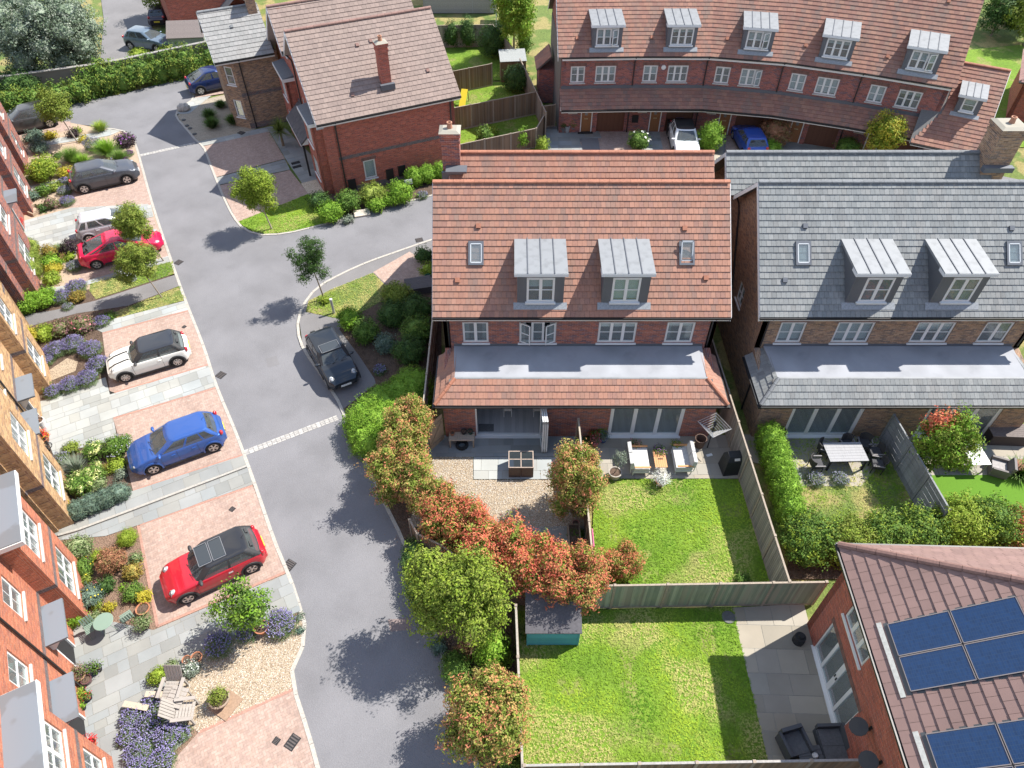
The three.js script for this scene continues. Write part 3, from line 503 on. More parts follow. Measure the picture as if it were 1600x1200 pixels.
function roofVent(parent, x, s, z0, y0, m, mat) { const a = Math.atan(m), A = new Acc(); A.box(-.1, .02, -.1, .1, .10, .1); A.box(-.07, .04, .1, .07, .085, .115, [.1, .1, .1]); place(A.build('roof_vent', mat, parent), mtx(x, y0 + s * Math.sin(a), z0 - s * Math.cos(a), 0, a)); }

// ---------- the pair of semi-detached houses backing on the gardens ----------
function semi(name, label, X0, brickM, cols, ridgeM, under, o) {
  const H = thing(name, label, 'house', [X0, 0, -20.7]), Wd = 12.1, ex = V(1, 0, 0), SL = .886;
  const bi = [[1.4, 4.6], [7.45, 10.75]];
  wall(H, 'rear_wall', mtx(0, 0, 0), rect(0, 0, Wd, 2.6), bi.map(b => [b[0], .02, b[1], 2.2]), brickM);
  for (const s of [0, 1]) wall(H, 'side_wall', mtx(s ? Wd - .001 : .001, 0, s ? -.281 : -2.7, s ? PI / 2 : -PI / 2), s ? [[0, 0], [2.42, 0], [2.42, 3.1], [0, 2.6]] : [[0, 0], [2.42, 0], [2.42, 2.6], [0, 3.1]], [], brickM);
  // upper wall with four windows
  const wx = [[1.42, 1.15, 2], [4.2, 1.65, 3], [7.75, 1.7, 3], [10.55, 1.25, 2]], z2 = -2.7;
  wall(H, 'rear_wall', mtx(0, 0, z2), rect(0, 2.9, Wd, 5.3), wx.map(w => hole(w[0], 3.42, w[1], 1.24)), brickM);
  wx.forEach((w, i) => win(H, mtx(w[0], 3.42, z2), w[1], 1.24, w[2], { lintel: M.soldier, ...(o.win[i] || {}) }));
  // gables: main roof and the front range beyond it
  const zr = -6.7, yr = 9.2, zv = -9.23, yv = 6.96, z3 = -10.8, y3 = 8.35, zb = -14.8, yb = 4.85;
  const gb = [[2.7, 0], [14.8, 0], [14.8, 4.85], [10.8, 8.3], [9.23, 6.9], [6.7, 9.12], [2.7, 5.58]];
  for (const s of [0, 1]) wall(H, 'gable_wall', mtx(s ? Wd - .002 : .002, 0, 0, s ? PI / 2 : -PI / 2), gb.map(([a, b]) => [s ? a : -a, b]), s ? [] : [[-6.4, 3.0, -5.5, 4.1]], brickM);
  win(H, mtx(.002, 3.0, -5.95, -PI / 2), .9, 1.1, 2, { blind: .5 });
  const Wf = new Acc(); Wf.box(0, 0, -14.8, Wd, 4.9, -14.52); Wf.build('front_wall', brickM, H);
  // floors and a back wall inside
  const F = new Acc(); F.box(.28, .0, -7.2, Wd - .28, .035, -.0); F.build('ground_floor', M.floor, H); const F2 = new Acc(); F2.box(.28, 2.55, -7.2, Wd - .28, 2.85, -2.72); F2.box(.28, 2.45, -2.7, Wd - .28, 2.5, -.3); F2.box(.28, 5.2, -8, Wd - .28, 5.25, -2.98); F2.build('upper_floor', plain(.5, .49, .47), H); const F3 = new Acc(); F3.box(.28, 0, -7.3, Wd - .28, 5.2, -7.2); F3.box(6.0, 0, -7.2, 6.1, 5.2, -3.0); F3.box(6.0, 0, -3.0, 6.1, 2.45, -.3); F3.build('inner_wall', plain(.72, .72, .70), H);
  // flat roof with tiled skirt
  const Fl = new Acc(); Fl.hexa([[.55, 2.95, -.62], [Wd - .55, 2.95, -.62], [Wd - .4, 2.95, z2 + .005], [.4, 2.95, z2 + .005], [.55, 3.2, -.62], [Wd - .55, 3.2, -.62], [Wd - .4, 3.23, z2 + .005], [.4, 3.23, z2 + .005]], W1); Fl.build('flat_roof', M.flat, H);
  { const A = new Acc(); A.box(.5, 3.18, -.7, Wd - .5, 3.26, -.6); A.build('lead_edging', M.zinc, H); const B = new Acc(); B.box(.4, 3.2, z2 + .003, Wd - .4, 3.36, z2 + .03); B.build('lead_flashing', M.lead, H); }
  const T = new Acc(), D = new Acc(), ev = dirS(-.62, 3.22, .36, 2.56), S = Math.hypot(.98, .66);
  deck(D, V(.3, 2.56, .36), ex, ev, Wd - .6, S); D.face([[-.3, 2.52, .36], [.3, 2.52, .36], [.55, 3.2, -.62], [.5, 3.2, -.62]]);
  tiles(T, V(-.3, 2.58, .36), ex, ev, Wd + .6, S, .3, .2, cols, s => [s * .72, Wd + .6 - s * .72]);
  for (const s of [-1, 1]) { // hipped side skirts
    const o0 = s < 0 ? V(-.3, 2.58, -2.69) : V(Wd + .3, 2.58, .36), eu = V(0, 0, s < 0 ? 1 : -1), e2 = V(-s * .85, .64, 0).normalize(), S2 = 1.06; D.face(s < 0 ? [[-.3, 2.54, -2.69], [-.3, 2.54, .36], [.55, 3.18, -.62], [.55, 3.18, -2.69]] : [[Wd + .3, 2.54, .36], [Wd + .3, 2.54, -2.69], [Wd - .55, 3.18, -2.69], [Wd - .55, 3.18, -.62]]);
    tiles(T, o0, eu, e2, 3.05, S2, .3, .2, cols, q => s < 0 ? [0, 3.05 - q * .92] : [q * .92, 3.05]);
    for (let k = 0; k < 4; k++) { const A = new Acc(), t0 = k / 4, t1 = (k + .96) / 4, P = t => [s < 0 ? lerp(-.3, .57, t) : lerp(Wd + .3, Wd - .57, t), lerp(2.62, 3.27, t), lerp(.36, -.64, t)]; A.rod(P(t0), P(t1), .085, mul3(W1, .92 + .06 * k % 2), 8); A.build('hip_tile', ridgeM, H); }
  }
  const sk = D.build('skirt_roof', M.roomDark, H); T.build('skirt_tiles', M.tile, sk, 'stuff');
  gutter(H, -.33, Wd + .33, 2.56, .36); for (const s of [0, 1]) { const A = new Acc(); A.box(s ? Wd + .3 : -.4, 2.46, -2.69, s ? Wd + .4 : -.3, 2.54, .45); A.build('gutter', M.black, H); }
  { const A = new Acc(); A.box(-.25, 2.42, .005, Wd + .25, 2.46, .33); A.build('soffit', M.white, H); }
  // main roof
  const roof = pitched(H, -.38, Wd + .38, -2.3, 5.3, zr, yr, -9.23, 6.96, cols, ridgeM, { under });
  fascia(H, -.36, Wd + .36, 5.26, -2.33, .2); gutter(H, -.38, Wd + .38, 5.3, -2.3); { const A = new Acc(); A.box(-.3, 5.06, -2.69, Wd + .3, 5.1, -2.36); A.build('soffit', M.white, H); }
  const r2 = pitched(H, -.25 + o.shift, Wd + .38 + o.shift, -9.23, 6.96, z3, y3, -15.1, 4.55, cols, ridgeM, { under });
  for (const [x, pts] of [[-.4, [[-2.3, 5.3], [zr, yr], [-9.2, 6.98]]], [-.27 + o.shift, [[-9.25, 6.96], [z3, y3], [-15.1, 4.55]]], [Wd + .385, [[-2.3, 5.3], [zr, yr], [-9.2, 6.98]]]]) for (let i = 0; i < 2; i++) { const A = new Acc(), [za, ya] = pts[i], [zc, yc] = pts[i + 1]; A.hexa([[x, ya - .24, za], [x + .03, ya - .24, za], [x + .03, yc - .24, zc], [x, yc - .24, zc], [x, ya - .01, za], [x + .03, ya - .01, za], [x + .03, yc - .01, zc], [x, yc - .01, zc]], W1); A.build('bargeboard', M.white, H); }
  for (const [a, b, k] of [[3.27, 5.25, 0], [6.88, 8.85, 1]]) dormer(H, a, b, -2.74, 5.69, 7.36, -4.8, 7.48, SL, 1.18, 1.28, 2, { wy: .13, ...o.dorm[k] });
  for (const [x, op] of [[1.5, 0], [10.58, 1]]) skylight(H, x, 2.75, -2.3, 5.3, SL, op && o.openSky);
  for (const [x, s] of [[1.6, 3.95], [10.5, 3.85], [.7, 1.6], [11.4, 1.7]]) roofVent(H, x, s, -2.3, 5.3, SL, o.ventMat);
  pipe(H, [[.22, 5.2, -2.25], [.22, 5.02, -2.6], [.22, 3.3, -2.62]]); pipe(H, [[Wd - .22, 5.2, -2.25], [Wd - .22, 5.02, -2.6], [Wd - .22, 3.3, -2.62]]); pipe(H, [[-.3, 2.5, -1.6], [-.06, 2.2, -1.7], [-.06, 0, -1.7]]);
  pipe(H, [[-.3, 7.0, -9.15], [-.1, 6.6, -9.1], [-.06, 6.2, -8.9], [-.06, 3.0, -7.0]], .045);
  // bifold doors
  bi.forEach(([a, b], i) => {
    const A = new Acc(), f = .07; A.box(a, .02, -.16, b, .1, -.04); A.box(a, 2.13, -.16, b, 2.2, -.04); A.box(a, .02, -.16, a + f, 2.2, -.039); A.box(b - f, .02, -.16, b, 2.2, -.039); A.box(a - .05, .0, -.1, b + .05, .06, .12); const d = A.build('bifold_frame', M.white, H);
    const n = 3, w = (b - a - 2 * f) / n;
    for (let k = 0; k < n; k++) {
      const open = o.openDoor && i === 0, B = new Acc(), P = new Acc(); if (open) { B.at(b - .08 - k * .09, 0, -.02, -PI / 2 + .08); P.at(b - .08 - k * .09, 0, -.02, -PI / 2 + .08); } else { B.at(a + f + k * w, 0, -.08); P.at(a + f + k * w, 0, -.08); }
      B.box(.005, .1, -.03, w - .005, .2, .03); B.box(.005, 2.04, -.03, w - .005, 2.13, .03); B.box(.005, .1, -.03, .085, 2.13, .031); B.box(w - .085, .1, -.03, w - .005, 2.13, .031); P.box(.08, .2, -.008, w - .08, 2.05, .008);
      const leaf = B.build('door_leaf', M.white, H); P.build('pane', M.glass, leaf);
    }
  });
  return H;
}
srand(100);
const H2 = semi('semi_detached_house', 'red brick semi-detached house with orange tiled roof and two zinc dormers', -3.05, M.brickRed, lichen(TERRA, .5, 301), M.ridge, M.roomDark, { shift: .3, openDoor: true, openSky: true, ventMat: M.ridge, win: [{ curtain: 1 }, { open: [0, 2], curtain: 1 }, { blind: .35 }, { blind: .3, curtain: 1 }], dorm: [{ blind: .45 }, { blind: .95 }] });
chimney(H2, .15, -10.6, .85, .75, 6.6, 9.6, M.brickRed); flash(H2, -.32, 7.3, -10.1, .62, 7.75, -9.95); flash(H2, -.1, 7.9, -10.2, .9, 8.0, -9.6);
const H3 = semi('semi_detached_house', 'buff brick semi-detached house with grey tiled roof beside the orange roofed pair', 11.05, M.brickBuff, lichen(GREY, .25, 302), M.ridgeGrey, M.roomDark, { shift: -.5, openDoor: false, openSky: false, ventMat: M.lead, win: [{ blind: .95 }, { blind: .95 }, { blind: .5, curtain: 1 }, { curtain: 1 }], dorm: [{ dx: .1 }, { dx: .1, curtain: 1 }] });
chimney(H3, 12.0, -10.5, 1.15, 1.1, 6.6, 9.9, M.brickBuff); flash(H3, 11.3, 7.9, -9.95, 12.7, 8.15, -9.65);

// ---------- double-gabled house with its grey-roofed neighbour ----------
{
  const T25 = 25 * PI / 180, H = thing('gabled_house', 'red brick house with brown tiled double gable roof beside the cul-de-sac road', 'house', [-11.55, 0, -41.0], T25), ex = V(1, 0, 0), SL = .9, bm = M.brickScarlet;
  srand(200);
  wall(H, 'side_wall', mtx(0, 0, 0), rect(0, 0, 8.6, 5.1), [hole(2.5, .72, .8, 1.3)], bm); win(H, mtx(2.5, .72, 0), .8, 1.3, 1, { blind: .95, bar: false, lintel: M.soldier, blindMat: M.blind });
  { const A = new Acc(); A.box(-.003, 2.42, -.01, 8.603, 2.64, .014); A.build('brick_band', M.brickDark, H); const B = new Acc(); B.box(-.004, 0, -.02, 8.604, .42, .013); B.build('plinth', M.brickDark, H); const C = new Acc(); C.box(-.03, 0, -.3, .62, 5.08, .06); C.build('brick_pier', bm, H); }
  for (const [x, y] of [[1.15, .25], [3.75, .35], [4.6, .4]]) { const A = new Acc(); A.box(x - .25, y, 0, x + .25, y + .72, .09); A.build('meter_box', M.black, H); }
  const g1 = [[0, 0], [13.4, 0], [13.4, 4.7], [8.7, 9.0], [6.5, 7.0], [4.2, 8.95], [0, 5.15]];
  for (const s of [0, 1]) wall(H, 'gable_wall', mtx(s ? 8.6 - .002 : .002, 0, 0, s ? PI / 2 : -PI / 2), g1.map(([a, b]) => [s ? a : -a, b]), s ? [] : [[-4.7, 5.9, -3.7, 7.4], [-9.25, 5.9, -8.25, 7.4], [-5.9, 3.1, -5.1, 4.3], [-4.4, .1, -3.4, 2.1]], bm);
  win(H, mtx(.002, 5.9, -4.2, -PI / 2), 1.0, 1.5, 2, {}); win(H, mtx(.002, 5.9, -8.75, -PI / 2), 1.0, 1.5, 2, {}); win(H, mtx(.002, 3.1, -5.5, -PI / 2), .8, 1.2, 1, {});
  { const A = new Acc(); A.box(.05, .1, -4.4, .12, 2.1, -3.4); A.build('front_door', plain(.05, .055, .06, { roughness: .4 }), H); }
  pitched(H, -.4, 8.98, .36, 5.15, -4.25, 9.0, -6.5, 7.0, lichen(BROWN, .15, 303), M.ridgeBrown, { gauge: .31, tw: .3 });
  pitched(H, -.55, 8.9, -6.5, 7.02, -8.75, 9.02, -13.7, 4.6, lichen(BROWN, .15, 304), M.ridgeBrown, { gauge: .31, tw: .3 });
  for (const [x, P] of [[-.43, [[.36, 5.15], [-4.25, 9.0], [-6.5, 7.0]]], [-.58, [[-6.5, 7.02], [-8.75, 9.02], [-13.7, 4.6]]]]) for (let i = 0; i < 2; i++) { const [za, ya] = P[i], [zc, yc] = P[i + 1], A = new Acc(); A.hexa([[x, ya - .3, za], [x + .03, ya - .3, za], [x + .03, yc - .3, zc], [x, yc - .3, zc], [x, ya, za], [x + .03, ya, za], [x + .03, yc, zc], [x, yc, zc]], W1); A.build('bargeboard', M.white, H); const B = new Acc(); B.hexa([[x + .03, ya - .3, za], [.0, ya - .3, za], [.0, yc - .3, zc], [x + .03, yc - .3, zc], [x + .03, ya - .27, za], [.0, ya - .27, za], [.0, yc - .27, zc], [x + .03, yc - .27, zc]], W1); B.build('soffit', plain(.5, .48, .46), H); }
  fascia(H, -.38, 8.96, 5.1, .33, .18); gutter(H, -.4, 8.98, 5.15, .36); pipe(H, [[.75, 5.05, .4], [.75, 4.9, .1], [.75, 0, .08]], .045); pipe(H, [[8.3, 5.05, .4], [8.3, 4.9, .1], [8.3, 0, .08]], .045); pipe(H, [[-.45, 7.0, -6.5], [-.08, 6.5, -6.3], [-.08, 6.1, -6.0], [-.08, 3.2, -6.0]], .05);
  chimney(H, 4.55, -1.05, .62, .62, 5.6, 8.7, bm); flash(H, 4.1, 6.0, -.74, 5.0, 6.35, -.5);
  for (const [x, s] of [[2.3, 1.4], [3.6, 4.4], [4.5, 4.5], [7.4, 2.0]]) roofVent(H, x, s, .36, 5.15, .835, M.ridgeBrown);
  // two-storey bays with flat tops, and a lean-to porch between them
  for (const [z0, z1] of [[-2.9, -.42], [-10.2, -7.4]]) {
    const L = z1 - z0; wall(H, 'bay_wall', mtx(-.62, 0, z1, -PI / 2), rect(-L, 0, 0, 4.8), [[-L / 2 - .7, .75, -L / 2 + .7, 2.1], [-L / 2 - .7, 3.05, -L / 2 + .7, 4.4]].map(q => q), bm, .2);
    for (const y of [.75, 3.05]) win(H, mtx(-.62, y, z0 + L / 2, -PI / 2), 1.4, 1.35, 3, { blind: .3, sillMat: M.white });
    const A = new Acc(); A.box(-.619, 0, z1 - .2, .0, 4.8, z1); A.box(-.619, 0, z0, .0, 4.8, z0 + .2); A.build('bay_side', bm, H); const B = new Acc(); B.hexa([[-.8, 4.8, z1 + .15], [.0, 4.8, z1 + .15], [.0, 4.8, z0 - .15], [-.8, 4.8, z0 - .15], [-.8, 4.98, z1 + .15], [.0, 5.12, z1 + .15], [.0, 5.12, z0 - .15], [-.8, 4.98, z0 - .15]], W1); B.build('bay_roof', plain(.12, .14, .165, { roughness: .55 }), H); const C = new Acc(); C.box(-.83, 4.76, z0 - .18, -.8, 4.97, z1 + .18); C.box(-.8, 4.76, z1 + .15, .0, 4.97, z1 + .18); C.build('bay_fascia', M.white, H);
  }
  { const T = new Acc(), D = new Acc(), ev = V(1.05, .95, 0).normalize(); deck(D, V(-1.1, 2.4, -7.3), V(0, 0, 1), ev, 4.3, 1.42); tiles(T, V(-1.1, 2.42, -7.3), V(0, 0, 1), ev, 4.3, 1.42, .28, .3, tone([[.085, .08, .085], [.10, .092, .095]], .1)); const r = D.build('porch_roof', M.roomDark, H); T.build('porch_tiles', M.tile, r, 'stuff'); const A = new Acc(); A.box(-.07, 3.3, -7.3, .0, 3.55, -3.0); A.build('lead_flashing', M.lead, H); const B = new Acc(); B.face([[-1.08, 2.36, -2.99], [0, 2.36, -2.99], [0, 3.34, -2.99]]); B.box(-1.13, 2.3, -7.3, -1.09, 2.42, -2.99); B.build('porch_trim', M.white, H); const P = new Acc(); P.box(-1.0, 0, -3.3, -.88, 2.35, -3.18); P.build('porch_post', M.blackMatt, H); }
  // neighbour with grey roof
  const N = thing('small_house', 'narrow buff brick house with pale grey roof behind the navy parked car', 'house', [-11.55, 0, -41.0], T25), bb = M.brickBuff;
  wall(N, 'front_wall', mtx(0, 0, -11.7), rect(-3.3, 0, -.2, 5.2), [], bb); { const A = new Acc(); A.box(-3.304, 2.42, -11.71, -.2, 2.66, -11.685); A.build('brick_band', M.brickDark, N); const B = new Acc(); B.box(-3.305, 0, -11.72, -.2, .4, -11.684); B.build('plinth', M.brickDark, N); }
  wall(N, 'angled_bay_wall', mtx(-3.3, 0, -11.701, -PI / 4), rect(-1.3, 0, 0, 5.2), [[-.95, .8, -.25, 2.1], [-.95, 3.2, -.25, 4.5]], bb); for (const y of [.8, 3.2]) win(N, mtx(-3.3 - .6 * Math.SQRT1_2, y, -11.701 - .6 * Math.SQRT1_2, -PI / 4), .7, 1.3, 1, {});
  wall(N, 'side_wall', mtx(-4.22, 0, -12.62, -PI / 2), [[0, 0], [0, 5.2], [-1.75, 7.4], [-4.5, 5.2], [-4.5, 0]], [], bb); { const A = new Acc(); A.box(-4.22, 0, -17.1, -.2, 5.2, -16.9); A.build('back_wall', bb, N); const B = new Acc(); B.box(-4.1, 5.0, -17, -.2, 5.1, -11.8); B.build('ceiling', M.roomDark, N); }
  pitched(N, -4.5, -.42, -11.25, 5.2, -14.3, 7.5, -17.4, 5.2, lichen(PALEG, .15, 305), M.ridgeGrey, { gauge: .33, tw: .3 }); fascia(N, -4.48, -.42, 5.15, -11.28, .18); gutter(N, -4.5, -.42, 5.2, -11.25); pipe(N, [[-2.9, 5.1, -11.2], [-2.9, 4.9, -11.62], [-2.9, 0, -11.62]], .045);
  { const A = new Acc(); for (const [za, ya, zc, yc] of [[-11.25, 5.2, -14.3, 7.5], [-14.3, 7.5, -17.4, 5.2]]) A.hexa([[-4.54, ya - .25, za], [-4.51, ya - .25, za], [-4.51, yc - .25, zc], [-4.54, yc - .25, zc], [-4.54, ya, za], [-4.51, ya, za], [-4.51, yc, zc], [-4.54, yc, zc]], W1); A.build('bargeboard', M.white, N); } roofVent(N, -2.6, 2.4, -11.25, 5.2, .754, M.ridgeGrey);
  chimney(N, -.9, -14.0, .62, .62, 6.5, 8.6, bb);
}
// ---------- curved terrace ----------
{
  const P = [[3.45, -49.55], [8.54, -49.75], [13.54, -49.72], [18.49, -48.75], [23.27, -47.05], [28.1, -44.95]], labs = ['end terrace house with plant pots by its oak door next to the garden fence', 'terrace house with a white rose bush beside its dark garage', 'terrace house behind the blue hatchback in the curved row', 'terrace house with a tall bush between its oak door and garage', 'terrace house behind the yellow leaved young tree in the curved row'];
  for (let i = 0; i < 5; i++) {
    srand(400 + i); const a = P[i], b = P[i + 1], w = Math.hypot(b[0] - a[0], b[1] - a[1]), tn = Math.atan2(-(b[1] - a[1]), b[0] - a[0]), H = thing('terrace_house', labs[i], 'house', [a[0], 0, a[1]], tn, 'houses of the curved terrace'), bm = M.brickTerrace, k = w / 5.05;
    const gl = i === 4, wy = 3.72, W2 = [[1.12 * k, 1.0, 2], [3.05 * k, 1.42, 3]];
    wall(H, 'front_wall', mtx(0, 0, 0), rect(0, 0, w, 5.6), [...W2.map(q => hole(q[0], wy, q[1], 1.15)), hole(.95 * k, 1.55, .55, .5), [1.55 * k, .02, 2.4 * k, 2.1], [2.75 * k, .02, 4.75 * k, 2.15]], bm);
    W2.forEach((q, j) => win(H, mtx(q[0], wy, 0), q[1], 1.15, q[2], { sillMat: M.stone, lintel: M.soldier, blind: [.3, .6, .2, .95, .9][(i + j) % 5], open: i === 2 && j === 1 ? [2] : [] })); win(H, mtx(.95 * k, 1.55, 0), .55, .5, 1, { sillMat: M.stone, bar: false });
    { const A = new Acc(); A.box(1.62 * k, .02, -.12, 2.33 * k, 2.03, -.06); const d = A.build('front_door', M.oak, H); const B = new Acc(); B.box(1.55 * k, .02, -.13, 1.62 * k, 2.1, .0); B.box(2.33 * k, .02, -.13, 2.4 * k, 2.1, .0); B.box(1.55 * k, 2.03, -.13, 2.4 * k, 2.1, .001); B.build('door_frame', M.white, d); const C = new Acc(); C.box(1.85 * k, 1.3, -.065, 2.05 * k, 1.85, -.05); C.build('door_glazing', plain(.2, .2, .2, { roughness: .1, map: null }), d); const D = new Acc(); D.box(1.84 * k, 1.0, -.062, 2.1 * k, 1.07, -.045); D.build('letter_plate', plain(.6, .5, .3, { metalness: .8, roughness: .3 }), d); const E = new Acc(); E.box(2.75 * k, .02, -.2, 4.75 * k, 2.15, -.14); E.build('garage_door', M.garage, H); }
    const cols = lichen(TERR2, .6, 310 + i), T = new Acc(), D = new Acc(), ev = dirS(-.02, 3.32, 1.45, 2.42), S = Math.hypot(1.47, .9), e0 = i ? -.12 : -.1, e1 = w + .12; deck(D, V(0, 2.42, 1.45), V(1, 0, 0), ev, w, S); tiles(T, V(e0, 2.44, 1.45), V(1, 0, 0), ev, e1 - e0, S, .29, .3, cols, s => [i ? s * .06 : 0, e1 - e0 - (i < 4 ? s * .05 : 0)]); const lr = D.build('lean_to_roof', M.roomDark, H); T.build('lean_to_tiles', M.tile, lr, 'stuff'); gutter(H, -.05, w + .05, 2.42, 1.45); fascia(H, -.04, w + .04, 2.38, 1.43, .16); flash(H, 0, 3.28, .003, w, 3.52, .05); { const A = new Acc(); A.box(.0, 2.24, .02, w, 2.27, 1.4); A.build('soffit', M.white, H); }
    for (const x of [.08, 2.58 * k]) { const A = new Acc(); A.box(x - .06, 1.75, .003, x + .06, 2.25, .14); A.box(x - .06, 2.1, .14, x + .06, 2.25, 1.2); A.build('bracket', M.white, H); }
    pitched(H, i ? -.75 : -.3, w + (gl ? .25 : .75), .36, 5.62, -4.3, 9.8, -9, 5.6, cols, M.ridge, { gauge: .29, tw: .3, under: M.roomDark }); fascia(H, -.02, w + .02, 5.58, .33, .2); gutter(H, -.05, w + .05, 5.64, .36);
    dormer(H, 1.95 * k, 3.95 * k, -.05, 6.02, 7.5, -2.0, 7.75, .897, 1.5, 1.12, 3, { blind: i % 2 ? .3 : .6, inside: true, open: i === 0 || i === 2 || i === 4 ? [2] : [] }); roofVent(H, 1.0 * k, 1.3, .36, 5.62, .897, M.ridge); roofVent(H, 3.4 * k, 5.4, .36, 5.62, .897, M.ridge);
    if (i < 4) pipe(H, [[w - .06, 5.55, .42], [w - .06, 5.3, .08], [w - .06, 3.5, .08]]); pipe(H, [[w - .06, 2.35, 1.45], [w - .06, 2.1, .1], [w - .06, 0, .1]]);
    for (const s of i === 0 ? [0] : gl ? [1] : []) { wall(H, 'gable_wall', mtx(s ? w - .002 : .002, 0, 0, s ? PI / 2 : -PI / 2), [[0, 0], [8.8, 0], [8.8, 5.6], [4.3, 9.7], [0, 5.55]].map(([p, q]) => [s ? p : -p, q]), [], bm); }
    if (i === 0) { const A = new Acc(); for (const [za, ya, zc, yc] of [[.36, 5.62, -4.3, 9.8], [-4.3, 9.8, -9, 5.6]]) A.hexa([[-.34, ya - .25, za], [-.31, ya - .25, za], [-.31, yc - .25, zc], [-.34, yc - .25, zc], [-.34, ya, za], [-.31, ya, za], [-.31, yc, zc], [-.34, yc, zc]], W1); A.build('bargeboard', M.white, H); const T2 = new Acc(), D2 = new Acc(), e2 = V(1.1, 1.0, 0).normalize(); deck(D2, V(-1.4, 2.6, -7.2), V(0, 0, 1), e2, 2.4, 1.5); tiles(T2, V(-1.4, 2.62, -7.2), V(0, 0, 1), e2, 2.4, 1.5, .29, .3, cols); const rr = D2.build('side_roof', M.roomDark, H); T2.build('side_roof_tiles', M.tile, rr, 'stuff'); const B = new Acc(); B.box(-1.2, 0, -7.1, 0, 2.6, -4.9); B.build('side_room', bm, H); win(H, mtx(0, 6.4, -3.4, -PI / 2), .8, 1.4, 1, {}); }
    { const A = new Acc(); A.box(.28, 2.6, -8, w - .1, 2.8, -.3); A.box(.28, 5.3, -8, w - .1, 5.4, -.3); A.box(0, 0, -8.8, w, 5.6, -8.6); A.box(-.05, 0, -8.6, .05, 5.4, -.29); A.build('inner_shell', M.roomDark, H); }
    if (i === 1) { const A = new Acc(); A.lathe(0, 0, 0, [[.16, 0], [.16, .05], [.0, .07]], W1, 14); place(A.build('alarm_disc', M.white, H), mtx(2.0 * k, 4.75, .0, 0, PI / 2)); const B = new Acc(); B.box(.25, .75, 0, .7, 1.3, .1); B.build('meter_box', M.black, H); }
  }
  // lower end house with its own dormer
  srand(450); const a = P[5], tn = -27 * PI / 180, E = thing('end_cottage', 'lower end house of the curved row with one small dormer in a steep roof', 'house', [a[0], 0, a[1]], tn), cols = lichen(TERR2, .45, 320);
  wall(E, 'front_wall', mtx(0, 0, 0), rect(0, 0, 2.9, 2.6), [[.4, .02, 2.5, 2.15]], M.brickTerrace); { const A = new Acc(); A.box(.4, .02, -.2, 2.5, 2.15, -.14); A.build('garage_door', M.garage, E); }
  pitched(E, -1.1, 3.15, 2.05, 2.42, -3.0, 6.0, -8.6, 2.4, cols, M.ridge, { gauge: .29, tw: .3, clip: q => [clamp(q * .5, 0, 1.3), 4.25] }); fascia(E, -1.0, 3.15, 2.38, 2.03, .16); gutter(E, -1.1, 3.15, 2.42, 2.05);
  dormer(E, .75, 2.15, -.1, 3.95, 5.1, -1.75, 5.25, .71, .8, .85, 1, { blind: .5 }); wall(E, 'gable_wall', mtx(2.9, 0, 0, PI / 2), [[-1.6, 0], [8.2, 0], [8.2, 2.5], [3.0, 5.9], [-1.6, 2.6]], [], M.brickTerrace); { const A = new Acc(); A.box(.0, 0, -8.4, 2.9, 2.5, -8.2); A.build('back_wall', M.brickTerrace, E); const B = new Acc(); B.hexa([[3.15, 2.22, 2.05], [3.18, 2.22, 2.05], [3.18, 5.8, -3.0], [3.15, 5.8, -3.0], [3.15, 2.42, 2.05], [3.18, 2.42, 2.05], [3.18, 6.0, -3.0], [3.15, 6.0, -3.0]], W1); B.build('bargeboard', M.white, E); }
}
